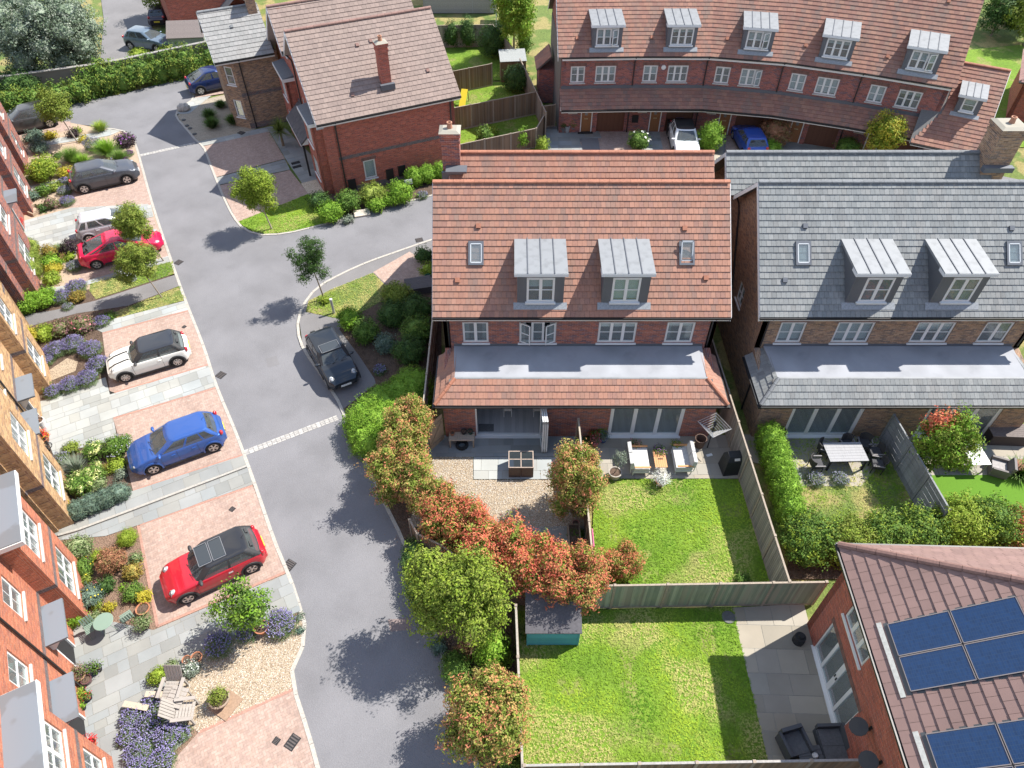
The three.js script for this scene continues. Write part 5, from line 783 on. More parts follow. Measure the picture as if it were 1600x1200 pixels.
// trees
{ // big grey-green tree behind the boundary wall
  nextSeed(); const [x, z] = G(92, 128), t = thing('silver_tree', 'large grey-green broad tree behind the boundary wall', 'tree', [x, 0, z - .8]), A = new Acc(), bl = []; trunkGeo(A, [[0, 0, 0], [.1, 1.5, 0], [0, 3.2, 0]], .28, .16, [.16, .13, .11]);
  for (let i = 0; i < 26; i++) { const a = i * 2.4, yy = lerp(-.75, .8, (i + .5) / 26), q = Math.sqrt(1 - yy * yy) * RR(.62, .8), c = [Math.cos(a) * 4.3 * q, 3.5 + yy * 2.9, Math.sin(a) * 3.6 * q - .3]; bl.push([...c, RR(.95, 1.4), RR(.8, 1.15), RR(.95, 1.4)]); A.rod([0, 2.4, 0], c, .09, [.16, .13, .11], 5, .02); } bl.push([0, 3.4, 0, 3.1, 2.3, 2.8]);
  A.build('trunk', M.wood, t); crownMesh('crown', t, bl, .17, .7, PAL.silver, { deep: .5, rough: .3, under: -1, core: .6 });
}
tree('young_tree', 425, 358, 2.7, 1.05, 1.15, 'lime', 'young round-crowned green tree on the lawn by the gabled house', { tr: .05, leaf: .1, bark: [.42, .36, .28], lean: [-.35, .1], cover: 1.2, lob: 1.25 });
tree('rowan_tree', 507, 468, 2.75, 1.15, 1.05, 'dark', 'airy young tree on the verge with a shrubby base by the bollard', { tr: .045, leaf: .075, lean: [-.25, .1], cover: .75, lob: .85, rough: .4 });
tree('young_tree', 256, 408, 2.6, .86, 1.05, 'olive', 'young tree between the red saloon and the kerb', { tr: .04, leaf: .09, lean: [-.9, -.1], cover: 1.15, lob: 1.25 });
tree('young_tree', 253, 465, 2.45, .85, 1.25, 'olive', 'young tree on the grass strip beside the footpath', { tr: .04, leaf: .085, lean: [-.55, 0], cover: 1.15, lob: 1.25, bark: [.3, .25, .2] });
tree('young_tree', 121, 222, 2.6, 1.15, 1.0, 'olive', 'sparse leaning young tree beside the parked dark grey car', { tr: .05, leaf: .11, lean: [-.5, 0], cover: .8, bark: [.35, .31, .27] });
tree('tree', 722, 985, 2.9, 1.75, 1.0, 'olive', 'large yellow-green tree beside the road at the end of the photinias', { tr: .12, leaf: .105, lobes: 13, lean: [-.1, -.1], cover: .85, per: 8, spread: 1.1, tips: PAL.lime, tipAmt: .7, rough: .4, horns: 9, lob: .95, deep: .8 });
tree('magnolia_tree', 412, 985, 1.75, .95, .75, 'mid', 'small open-crowned tree in a terracotta pot beside the lavender', { tr: .035, leaf: .11, lean: [-.3, 0], cover: .85, bark: [.5, .46, .42], tips: PAL.bright });
tree('yellow_tree', 1362, 262, 2.6, 1.05, 1.1, 'lime', 'round yellow leaved young tree in front of the terrace', { tr: .05, leaf: .13, cover: 1.2, tips: PAL.yellow, tipAmt: .75, lob: 1.2 });
tree('tree', 803, 96, 4.2, 1.9, 1.5, 'lime', 'tall bright green tree behind the far garden fence', { tr: .1, leaf: .17, lobes: 14, tips: PAL.bright });
for (const [u, v, h, r, p, l] of [[1570, 40, 3.4, 2.6, 'mid', 'broad green tree beyond the right end of the terrace'], [1600, 72, 2.4, 2.2, 'olive', 'olive green tree beside the brown hipped roof'], [1548, 56, 2.2, 1.7, 'dark', 'dark evergreen beyond the verge of the terrace roof'], [1625, 22, 4, 2.8, 'mid', 'tree far behind the terrace next to the lane'], [265, 26, 2.2, 1.8, 'olive', 'bushy green tree over the dark car on the back street']]) tree('background_tree', u, v, h, r, .95, p, l, { tr: .12, leaf: .2, cover: .85, lobes: 10 });
// photinias: red young leaves over green
function photinia(bu, bv, hc, rad, kY, pal, label, o = {}) { return tree('photinia', bu, bv, hc, rad, kY, 'olive', label, { tr: .06, leaf: .11, lobes: 11, cover: 1.2, tips: PAL[pal], tipAmt: pal === 'photorange' ? .68 : .93, deep: .6, lob: 1.0, rough: .4, horns: 7, asp: .40, per: 8, spread: 1.0, ...o }); }
photinia(648, 705, 2.0, 1.0, 1.2, 'photorange', 'orange-green photinia beside the clipped hedge and garden gate'); photinia(638, 742, 2.0, 1.05, 1.2, 'photorange', 'middle orange-green photinia of the column beside the gravel garden'); photinia(634, 778, 1.75, 1.15, 1.2, 'photorange', 'orange-green photinia at the road kerb, with dark green lower leaves'); photinia(668, 802, 1.6, .75, 1.25, 'photorange', 'smaller orange photinia between the gravel garden and the curved fence');
photinia(893, 800, 2.15, 1.15, 1.55, 'photorange', 'tall photinia on the boundary between gravel garden and lawn'); photinia(700, 835, 1.6, 1.0, .95, 'photinia', 'red-orange photinia on the inside of the curved fence'); photinia(733, 858, 1.8, 1.1, .95, 'photred', 'bright red photinia behind the large yellow-green tree'); photinia(788, 905, 2.1, 1.25, .9, 'photred', 'bright red photinia over the shaded paving at the gravel garden end'); photinia(835, 925, 2.1, 1.2, .95, 'photred', 'tallest red photinia between the shaded paving and the blue shed'); photinia(888, 940, 1.9, 1.25, .95, 'photinia', 'broad red and orange photinia above the blue shed', { lobes: 14 });
photinia(968, 900, 1.05, .75, .95, 'photinia', 'small red tipped photinia at the corner of the lawn', { leaf: .085 }); photinia(764, 1150, 1.8, 1.35, 1.0, 'photorange', 'round orange photinia beside the left fence of the big lawn', { lobes: 18 });
const gs = photinia(1448, 742, 2.0, 1.1, 1.25, 'lime', 'glossy green shrub with red top leaning over the sloping garden fence', { leaf: .14, tipAmt: .8, tips: PAL.bright }); crownMesh('red_shoots', gs, [[-.15, 2.9, -.55, .65, .5, .5], [-.35, 2.5, -.7, .5, .5, .4]], .12, .8, PAL.photred);
// clipped hedges
function hedge(name, label, blobs, pal, leaf, cover, o = {}) { nextSeed(); const [x, z] = G(...o.base), t = thing(name, label, 'hedge', [x, 0, z]); crownMesh('foliage', t, blobs.map(([u, v, h, rx, ry, rz]) => { const p = G(u, v, 0); return [p[0] - x, h, p[1] - z, rx, ry, rz]; }), leaf, cover, PAL[pal], { core: .86, rough: .05, deep: .22, under: -.8, ...o }); return t; }
hedge('clipped_hedge', 'large clipped green hedge beside the black hatchback and side fence', [[580, 672, .55, 1.2, .95, 1.2], [605, 655, .6, 1.4, 1.0, 1.4], [632, 642, .6, 1.3, 1.0, 1.4], [645, 625, .6, 1.1, .95, 1.4], [582, 698, .5, 1.0, .9, 1.0], [606, 692, .5, 1.1, .9, 1.1], [595, 675, .6, 1.4, 1.0, 1.3]], 'bright', .075, .9, { base: [605, 660], rough: .025 });
hedge('lime_hedge', 'bright lime hedge along the inner side of the garden fence', [[1196, 706, .85, .55, .9, .7], [1204, 732, .85, .55, .9, .7], [1212, 758, .85, .55, .9, .7], [1219, 786, .85, .55, .9, .7], [1227, 815, .8, .55, .85, .7]], 'bright', .075, 1.2, { base: [1210, 760], rough: .16 });
hedge('clipped_hedge', 'flat-topped olive hedge under the row house window', [[50, 402, .55, .55, .6, .8], [52, 418, .55, .55, .6, .8], [53, 436, .55, .55, .6, .8]], 'olive', .05, 1.1, { base: [52, 418], rough: .03 });
hedge('low_hedge', 'low rounded dark green hedge along the flagstone path near the blue car', [[188, 776, .3, .5, .38, .42], [168, 785, .3, .5, .38, .42], [147, 794, .3, .5, .38, .42], [126, 803, .3, .45, .38, .42]], 'blue', .05, 1.2, { base: [158, 790] });
hedge('lime_hedge', 'bright clipped hedge against the long brick wall of the gabled house', [[648, 290, .6, .6, .65, .5], [668, 285, .6, .6, .65, .5], [690, 280, .6, .6, .65, .5]], 'bright', .08, 1.2, { base: [668, 285] });
hedge('dark_hedge', 'dark green bank of shrubs beneath the large yellow-green tree', [[650, 880, .5, .5, .6, .8], [658, 915, .5, .5, .6, .9], [668, 945, .5, .5, .6, .8]], 'dark', .07, 1.2, { base: [658, 912], rough: .2 });
hedge('ivy_hedge', 'tall ivy covered boundary wall hedge with yellowish patches', [...Array(11).keys()].map(i => { const t = i / 10; return [lerp(150, 356, t), lerp(149, 106, t), .95 + .15 * Math.sin(i * 2.1), .95, 1.25 + .2 * Math.sin(i * 1.3), .6]; }).concat([[60, 172, .8, 1.1, .9, .7], [95, 166, .8, 1.1, .9, .7], [128, 157, .8, 1.1, .9, .7], [25, 176, .9, 1.2, 1.0, .8]]), 'mid', .18, 1.0, { base: [200, 142], rough: .35, tips: PAL.olive, tipAmt: .4, core: .7 });
// big shrubs along the back of the right-hand gardens
[[1265, 838, 46, 'mid', 'dense green shrub at the end of the middle garden fence'], [1325, 842, 44, 'olive', 'olive green shrub between the lime hedge and the solar panel house'], [1385, 838, 44, 'mid', 'leafy shrub behind the hipped roof of the solar panel house'], [1440, 830, 42, 'mid', 'shrub where the grey garden fence ends'], [1500, 818, 48, 'lime', 'light green shrub below the artificial lawn'], [1558, 815, 46, 'mid', 'green shrub below the artificial lawn corner'], [1605, 830, 42, 'photinia', 'reddish shrub beyond the artificial lawn']].forEach(([u, v, r, p, l]) => shrub(u, v, r, .8, p, l, { lobes: 7, leaf: .1, rough: .3, tips: PAL.lime, tipAmt: .25, core: .6 }));
// bed beside the black car
[[548, 497, 20, 'bright', 'bright green low shrub at the edge of the dry verge'], [572, 517, 22, 'mid', 'green mound shrub beside the pavement bay'], [603, 536, 17, 'blue', 'blue-green shrub in the bare soil bed'], [622, 462, 26, 'olive', 'olive shrub beside the paved bay of the side road'], [612, 488, 24, 'dark', 'dark shrub below the olive one'], [648, 482, 26, 'dark', 'dark evergreen by the house side fence'], [652, 515, 27, 'mid', 'green evergreen mound against the side fence'], [640, 548, 26, 'dark', 'dark evergreen mound lower along the side fence'], [662, 398, 14, 'dark', 'dark bush beside the glass screen of the side road'], [668, 420, 12, 'lime', 'pale green tuft next to the brick paved bay'], [506, 468, 7, 'lime', 'small leafy growth around the verge tree foot']].forEach(([u, v, r, p, l]) => shrub(u, v, r, .8, p, l, { rough: .2 }));
lavender(593, 577, 12, 'purple lavender in the bare bed above the clipped hedge'); shrub(571, 706, 12, .8, 'grey', 'grey leaved plant by the kerb below the clipped hedge', {}); lavender(567, 690, 9, 'small lavender at the kerb beneath the clipped hedge');
// hedge plants by the gabled house
[[515, 330, 20, 'bright', 'rounded bright shrub on the lawn edge, nearest the young tree'], [543, 314, 21, 'mid', 'rounded shrub in front of the drainpipe of the gabled house'], [583, 303, 22, 'olive', 'olive shrub under the small side window of the gabled house'], [587, 320, 14, 'bright', 'low bright shrub at the kerb by the pale stone'], [626, 300, 22, 'bright', 'large bright shrub beside the utility sign post'], [498, 313, 17, 'dark', 'dark shaded shrub at the corner of the gabled house'], [608, 312, 12, 'bright', 'low shrub linking the kerbside bushes']].forEach(([u, v, r, p, l]) => shrub(u, v, r, .75, p, l, { rough: .15 }));
shrub(543, 343, 8, .6, 'grey', 'small grey plant at the kerb beside the bright shrub'); lavender(660, 304, 10, 'lavender by the kerb behind the chimney', { pal: 'paleLilac' });
// terrace front gardens
[[1110, 214, 21, 1.2, 'bright', 'upright bright bush beside the white car at the terrace'], [1212, 206, 26, .9, 'rust', 'dark rusty bush between garage and oak door of the terrace'], [1206, 232, 15, .8, 'bright', 'light green bush under the rusty terrace bush'], [1326, 232, 20, .8, 'mid', 'round green bush below the small terrace window'], [1312, 216, 14, .8, 'dark', 'dark foliage by the terrace door step'], [1432, 258, 14, .8, 'lime', 'lime bush near the grey house chimney'], [1468, 222, 12, .9, 'lime', 'lime bush by the end house of the terrace'], [848, 226, 11, 1.1, 'lime', 'lime bush at the end of the garden fence by the terrace drive']].forEach(([u, v, r, k, p, l]) => shrub(u, v, r, k, p, l, { leaf: .1 }));
shrub(998, 218, 17, .8, 'mid', 'rose bush with white blooms on the terrace forecourt', { flower: 'white', fn: 11, fsize: .16, leaf: .09 });
// far gardens
[[770, 62, 24, 1.1, 'dark', 'dark evergreen against the far garden fence'], [706, 52, 10, 2.2, 'dark', 'slim upright shrub on the far fence, paired with its twin'], [730, 50, 11, 2.2, 'dark', 'slim upright shrub on the far fence, next to the dark evergreen'], [790, 78, 9, 1.4, 'yellow', 'yellow shrub in the far garden corner'], [806, 122, 22, .9, 'dark', 'dark round shrub beside the pale roofed garden shelter'], [756, 213, 11, 1.7, 'mid', 'climber on the nearer garden fence by the red chimney'], [815, 216, 8, 2.4, 'bright', 'narrow columnar shrub at the nearer garden fence'], [770, 205, 8, 1, 'lime', 'small bush inside the small fenced lawn'], [819, 66, 12, 1.6, 'mid', 'leafy shrub between far fence and terrace gable'], [218, 88, 16, .7, 'lime', 'yellow-green shrub above the ivy wall by the back street'], [258, 80, 10, .7, 'lime', 'small lime shrub in front of the grey-blue car'], [30, 130, 34, .7, 'dark', 'shaded dark undergrowth left of the boundary wall']].forEach(([u, v, r, k, p, l]) => shrub(u, v, r, k, p, l, { leaf: .13 }));
for (const [u, v, r, l] of [[325, 174, 12, 'grey-green grass clump at the back of the gravel garden'], [329, 188, 13, 'grey-green grass clump beside the step stones'], [362, 183, 12, 'upright green grass clump near the angled bay window'], [343, 160, 9, 'small grass clump by the wooden post in the gravel garden']]) clump(u, v, r, 'mid', l, { n: 420, w: .05, k: .9, droop: .2 });
// left-hand beds, far to near
clump(155, 197, 13, 'lime', 'bright grass clump at the curved kerb of the first bed', { w: .04 }); shrub(194, 219, 15, .6, 'purple', 'purple leaved shrub at the corner of the first bed', { flower: 'violet', fn: 40 }); clump(165, 230, 19, 'bright', 'large striped grass mound in the first bed', { n: 500, w: .045 }); lavender(143, 224, 13, 'pale lavender beside the grass mound of the first bed', { pal: 'paleLilac', k: .9 }); clump(107, 236, 18, 'mid', 'tall fine green grass behind the sparse young tree', { n: 700, w: .025, k: 1, droop: .12 }); clump(128, 249, 14, 'bright', 'pale arching grass above the grey crossover car', { n: 420 }); clump(186, 244, 15, 'mid', 'round green grass mound near the kerb', { n: 700, w: .022, droop: .2 }); lavender(201, 239, 8, 'small violet flowers at the kerb end of the first bed', { pal: 'violet' });
shrub(66, 262, 25, .7, 'lime', 'large lime shrub against the first row house bay', { flower: 'yel', fn: 30, fsize: .06 }); clump(56, 274, 15, 'bright', 'arching grass in front of the lime shrub', {}); clump(31, 281, 13, 'mid', 'arching grass at the foot of the brick bay', {}); shrub(101, 269, 13, .45, 'yellow', 'low yellow mound beside the grey crossover car'); shrub(52, 213, 15, .5, 'blue', 'low blue-green shrub below the parked dark grey car'); shrub(78, 211, 9, .6, 'yellow', 'small yellow mound by the first pale path'); shrub(62, 230, 14, .5, 'blue', 'spreading green plant between path and bay'); shrub(113, 208, 8, .6, 'purple', 'dark little shrub at the start of the pale path'); shrub(89, 244, 6, .7, 'dark', 'small dark tuft in the sandy bed'); shrub(120, 205, 6, .6, 'lime', 'tiny lime shrub beside the tree trunk'); shrub(131, 217, 6, .6, 'yellow', 'tiny yellow plant near the pale lavender'); shrub(195, 250, 5, .6, 'violet', 'tiny violet plant by the kerb stones', { leaf: .06 });
lavender(100, 283, 11, 'mauve lavender behind the grey crossover car'); lavender(100, 297, 12, 'pale lavender by the back wheel of the grey crossover car', { pal: 'paleLilac' }); lavender(104, 313, 13, 'deep violet lavender beside the empty paved bay'); shrub(47, 306, 12, .5, 'blue', 'ground-hugging green plant along the short path'); shrub(68, 297, 11, .7, 'mid', 'green shrub mid bed above the wooden planter frame'); shrub(82, 318, 12, .5, 'pink', 'bronze pink shrub in the bark bed'); shrub(67, 325, 7, .7, 'dark', 'small round green shrub by the wooden planter frame'); shrub(86, 292, 9, .7, 'olive', 'olive shrub between green shrub and lavender');
shrub(77, 393, 12, .8, 'gold', 'bronze-green shrub next to the flat-topped hedge'); shrub(81, 409, 15, .6, 'bright', 'bright green shrub in the bed behind the red saloon'); shrub(83, 419, 12, .6, 'yellow', 'vivid yellow round shrub behind the red saloon'); shrub(108, 386, 14, .8, 'purple', 'dark purple round shrub at the rear of the red saloon'); clump(90, 384, 11, 'stem', 'wispy tall grass beside the purple shrub', { k: 1.1, w: .02 }); lavender(116, 414, 14, 'grey lavender behind the red saloon', { pal: 'paleLilac' }); shrub(80, 434, 13, .7, 'lime', 'lime shrub at the end of the flat-topped hedge'); shrub(110, 401, 9, .5, 'lime', 'low pale shrub by the red saloon bumper'); shrub(98, 402, 8, .5, 'rust', 'rusty little shrub between purple and yellow ones');
shrub(18, 466, 18, .7, 'olive', 'olive shrub against the wall beside the footpath'); shrub(42, 472, 22, .6, 'bright', 'dense bright hedge shrub beside the footpath'); shrub(66, 466, 20, .6, 'bright', 'broad bright shrub next to the lavender by the footpath'); lavender(97, 462, 17, 'lavender between the bright shrub and the small lawn'); lavender(118, 447, 18, 'lavender drift along the pale path by the small lawn'); shrub(119, 463, 12, .6, 'gold', 'small gold-green shrub in the lavender by the small lawn'); lavender(105, 478, 9, 'grey lavender clump at the footpath edge', { pal: 'paleLilac' });
shrub(43, 524, 15, .8, 'yellow', 'golden shrub at the corner of the yellow brick house'); shrub(70, 519, 16, .6, 'lime', 'lime shrub along the lower side of the footpath'); shrub(96, 512, 17, .6, 'pink', 'pink tinged spirea along the footpath'); shrub(126, 507, 18, .6, 'pink', 'spirea with pink flowers near the white hatchback drive', { flower: 'pinkf', fn: 16, fsize: .07 }); lavender(158, 501, 14, 'lavender at the footpath end by the grass strip'); shrub(170, 494, 8, .5, 'mid', 'low green plant at the footpath end');
for (const [u, v, r] of [[85, 545, 19], [112, 536, 20], [140, 545, 20], [152, 568, 19], [135, 590, 19], [108, 600, 18], [82, 611, 15], [72, 562, 13]]) lavender(u, v, r, 'lavender mass in the deep bed before the yellow brick house', { group: 'lavenders of the deep bed', n: 760 });
shrub(68, 605, 9, .7, 'mid', 'green rosemary at the foot of the yellow bay'); shrub(70, 551, 5, .7, 'pinkf', 'pink rose blooms in the lavender bed', { leaf: .07, core: 0 });
hydrangea(145, 703, 15, 'hydrangea with creamy heads nearest the blue car'); hydrangea(147, 737, 16, 'hydrangea with creamy heads beside the strappy plant'); hydrangea(126, 755, 20, 'largest hydrangea with creamy heads above the low hedge'); shrub(182, 697, 22, .6, 'mid', 'broad green shrub dotted with lilac flowers beside the blue car', { flower: 'paleLilac', fn: 50, fsize: .05 }); clump(112, 725, 22, 'grey', 'spiky grey-green strappy plant beneath the yellow house window', { w: .05, n: 200, droop: .1, k: .8 }); clump(163, 735, 11, 'gold', 'straw coloured grass tuft among the hydrangeas', { w: .02 }); shrub(183, 727, 15, .35, 'lime', 'flat lime ground cover beside the blue car'); shrub(152, 757, 12, .6, 'variegated', 'variegated shrub above the low hedge'); shrub(188, 741, 9, .5, 'grey', 'pale grey cushion plant near the blue car front wheel'); shrub(70, 787, 17, .7, 'variegated', 'variegated shrub at the corner of the yellow house'); shrub(97, 796, 14, .6, 'gold', 'orange-yellow shrub at the end of the low hedge', { tips: PAL.yel }); lavender(94, 715, 11, 'wispy lavender under the yellow house window', { pal: 'paleLilac', k: .9 }); shrub(110, 700, 11, .6, 'olive', 'low olive plant at the patio edge');
shrub(120, 855, 22, .7, 'variegated', 'pale variegated shrub beside the flagstone path'); shrub(126, 887, 18, .6, 'mid', 'green shrub under the orange brick bay window', { flower: 'yel', fn: 14, fsize: .06 }); shrub(151, 868, 10, .6, 'lime', 'small lime shrub next to the rust coloured one'); shrub(174, 874, 23, .75, 'rust', 'rust coloured shrub in the bark bed'); shrub(199, 839, 16, .7, 'lime', 'feathery lime shrub at the corner of the red hatchback drive', { leaf: .05, asp: .3 }); shrub(206, 892, 15, .7, 'gold', 'golden shrub at the drive edge'); shrub(211, 871, 9, .6, 'variegated', 'white edged plant at the drive edge'); shrub(166, 914, 13, .7, 'dark', 'round dark shrub in the bark bed'); shrub(153, 912, 8, .6, 'pink', 'pink flowering plant in the bark bed', { flower: 'pinkf', fn: 20, fsize: .05 }); shrub(140, 932, 21, .6, 'blue', 'blue-green shrub above the bistro table', { flower: 'yel', fn: 10, fsize: .05 }); shrub(206, 925, 16, .6, 'mid', 'green shrub by the bistro set'); shrub(222, 933, 13, .6, 'yellow', 'yellow-green shrub by the terracotta ring'); shrub(191, 918, 4, .7, 'bright', 'tiny green cushion in the bark'); shrub(115, 964, 17, .8, 'bright', 'trimmed bright bush in a trough by the door canopy'); shrub(146, 966, 12, .6, 'variegated', 'cream variegated plant behind the green chair'); shrub(170, 949, 9, .6, 'yellow', 'yellow plant behind the green table'); shrub(152, 945, 8, .6, 'olive', 'olive tuft left of the green table'); shrub(135, 905, 9, .6, 'olive', 'small olive plant under the bay window');
lavender(340, 1006, 25, 'round lavender between the pots and the gravel'); lavender(383, 988, 18, 'middle lavender clump beside the potted tree'); lavender(437, 974, 28, 'wide lavender at the kerb bend', { n: 760 }); shrub(468, 965, 6, .6, 'grey', 'small grey cushion by the kerb bend'); shrub(469, 985, 6, .6, 'blue', 'small blue-green cushion on the gravel by the kerb');
for (const [u, v, r] of [[205, 1120, 20], [238, 1098, 20], [198, 1150, 18], [232, 1135, 24], [262, 1150, 25], [215, 1175, 24], [252, 1188, 24], [285, 1145, 14], [215, 1200, 22]]) lavender(u, v, r, 'lavender in the sprawling bed below the wooden chairs', { group: 'lavenders below the wooden chairs', n: 760 });
shrub(246, 1055, 14, .7, 'lime', 'lime conifer beside the wooden chair'); shrub(268, 1043, 11, .5, 'variegated', 'pale plant behind the wooden chair'); shrub(296, 1044, 14, .5, 'grey', 'white-grey flowering plant beside the wooden chair', { flower: 'white', fn: 60, fsize: .05 }); shrub(243, 1128, 9, .6, 'lime', 'lime leaved plant inside the lavender');
// strip beside the lower fence
shrub(772, 1015, 30, 1.1, 'bright', 'bright ferny shrub beside the fence of the big lawn', { leaf: .12, asp: .35, tips: PAL.bright }); shrub(712, 1045, 27, .7, 'mid', 'round hedge shrub at the road kerb', { rough: .15 }); shrub(722, 1020, 18, .7, 'rust', 'brownish dying patch of the kerbside hedge', { cover: .8 }); shrub(792, 1185, 18, .8, 'mid', 'green shrub below the orange photinia'); shrub(685, 1010, 13, .6, 'blue', 'blue-green tuft at the kerb under the big tree'); shrub(812, 1190, 9, .8, 'lime', 'small lime plant at the fence corner of the big lawn');
[[1240, 741, 14, 'grey lavender bush at the end of the patio'], [1275, 748, 16, 'lavender bush beside the dining table'], [1313, 748, 15, 'grey-green lavender bush on the lawn edge']].forEach(([u, v, r, l]) => lavender(u, v, r, l, { pal: 'paleLilac' }));
shrub(900, 835, 11, .7, 'mid', 'green plants in the raised planter by the fence'); shrub(1160, 906, 10, .6, 'mid', 'weedy clump in the shaded lawn corner'); clump(1598, 733, 22, 'mid', 'leafy plant at the right edge of the paved patio', { w: .06 });
{ // cordyline
  nextSeed(); const [x, z] = G(443, 228), t = thing('cordyline', 'spiky palm-like plant on a short trunk by the porch', 'palm', [x, 0, z]), A = new Acc(), L = new Leaves(); A.rod([0, 0, 0], [0, 1.1, 0], .1, [.2, .15, .1], 8, .08); A.build('trunk', M.wood, t); for (let i = 0; i < 230; i++) { const a = R() * 2 * PI, e = RR(.1, 2.0); L.strand(0, 1.15, 0, Math.cos(a) * Math.sin(e), Math.cos(e), Math.sin(a) * Math.sin(e), RR(.8, 1.15), .05, jit(pick(PAL.olive)), .12); } mesh('leaves', L.geo(), M.leaf, t);
}

// ---------- cars ----------
const screenGlass = new THREE.MeshPhysicalMaterial({ color: 0xffffff, transmission: .85, roughness: .02, thickness: 0, ior: 1.5, side: THREE.DoubleSide, vertexColors: true }); screenGlass.color.setRGB(.42, .47, .48);
const seatM = plain(.05, .05, .052), dashM = plain(.022, .022, .024);
const carGlass = new THREE.MeshPhysicalMaterial({ roughness: .04, metalness: 0, clearcoat: 1, clearcoatRoughness: .02, side: THREE.DoubleSide, vertexColors: true }); carGlass.color.setRGB(.028, .034, .038);
const tyreM = plain(.02, .02, .021, { roughness: .9, map: null }), alloyM = plain(.55, .55, .54, { roughness: .3, metalness: .7, map: null }), darkAlloy = plain(.12, .12, .12, { roughness: .35, metalness: .6, map: null }), lampM = new THREE.MeshPhysicalMaterial({ roughness: .08, clearcoat: 1, vertexColors: true, side: THREE.DoubleSide }); lampM.color.setRGB(.34, .36, .38);
const redLamp = new THREE.MeshPhysicalMaterial({ roughness: .15, clearcoat: 1, vertexColors: true, side: THREE.DoubleSide }); redLamp.color.setRGB(.42, .012, .02);
const plateW = plain(.75, .75, .72, { map: null, roughness: .4 }), plateY = plain(.72, .52, .05, { map: null, roughness: .4 }), trimM = plain(.03, .03, .032, { roughness: .6, map: null });
function paint(r, g, b, met = 0) { const m = new THREE.MeshPhysicalMaterial({ roughness: .38, metalness: met, clearcoat: 1, clearcoatRoughness: .03, specularIntensity: .4, side: THREE.DoubleSide, vertexColors: true }); m.color.setRGB(r, g, b); return m; }
function gridGeo(P, keep) { // P[i][j] points; keep(i,j) -> include the cell
  const p = [], idx = [], n = P.length, m = P[0].length, id = new Map(), at = (i, j) => { const k = i * m + j; if (!id.has(k)) { id.set(k, p.length / 3); p.push(...P[i][j]); } return id.get(k); };
  for (let i = 0; i + 1 < n; i++) for (let j = 0; j + 1 < m; j++) if (!keep || keep(i, j)) { const a = at(i, j), b = at(i, j + 1), c = at(i + 1, j), d = at(i + 1, j + 1); idx.push(a, b, d, a, d, c); }
  const g = new THREE.BufferGeometry(); g.setAttribute('position', new THREE.Float32BufferAttribute(p, 3)); g.setIndex(idx); g.computeVertexNormals(); return white(g);
}
const ell = (x, y, z, rx, ry, rz) => { const g = new THREE.SphereGeometry(1, 14, 10); g.scale(rx, ry, rz); g.translate(x, y, z); return white(g); };
function pw(tab, x) { for (let i = 0; i + 1 < tab.length; i++) if (x <= tab[i + 1][0]) { const t = (x - tab[i][0]) / (tab[i + 1][0] - tab[i][0]); return lerp(tab[i][1], tab[i + 1][1], t * t * (3 - 2 * t) * .5 + t * .5); } return tab[tab.length - 1][1]; }
function wheelThing(r, w, rimM, spokes) {
  const g = new THREE.Group(); return (parent, x, z, s) => {
    const A = new Acc(); A.at(x, r, z, 0, s > 0 ? PI / 2 : -PI / 2); A.lathe(0, -w / 2, 0, [[r * .62, 0], [r * .93, 0], [r, .03], [r, w - .03], [r * .93, w], [r * .66, w], [r * .62, w - .02]], W1, 22); const t = A.build('wheel', tyreM, parent);
    const B = new Acc(); B.at(x, r, z, 0, s > 0 ? PI / 2 : -PI / 2); for (let k = 0; k < spokes; k++) { const a = k / spokes * 2 * PI, b = .5 / spokes * PI * .8, c = Math.cos, d = Math.sin; B.hexa([[.05 * c(a - .5), w / 2 - .02, .05 * d(a - .5)], [.05 * c(a + .5), w / 2 - .02, .05 * d(a + .5)], [r * .64 * c(a + b), w / 2 - .03, r * .64 * d(a + b)], [r * .64 * c(a - b), w / 2 - .03, r * .64 * d(a - b)], [.05 * c(a - .5), w / 2 + .0, .05 * d(a - .5)], [.05 * c(a + .5), w / 2 + .0, .05 * d(a + .5)], [r * .64 * c(a + b), w / 2 - .005, r * .64 * d(a + b)], [r * .64 * c(a - b), w / 2 - .005, r * .64 * d(a - b)]].map(q => q), W1); } B.lathe(0, w / 2 - .05, 0, [[r * .6, 0], [r * .67, .03], [r * .67, .05], [r * .6, .045], [r * .58, 0]], W1, 22); B.lathe(0, w / 2 - .05, 0, [[.06, 0], [.06, .055], [0, .06]], W1, 10); B.build('rim', rimM, t); const D = new Acc(); D.at(x, r, z, 0, s > 0 ? PI / 2 : -PI / 2); D.lathe(0, w / 2 - .09, 0, [[r * .62, 0], [0, .005]], W1, 16); D.build('brake_disc', darkAlloy, t);
  };
}
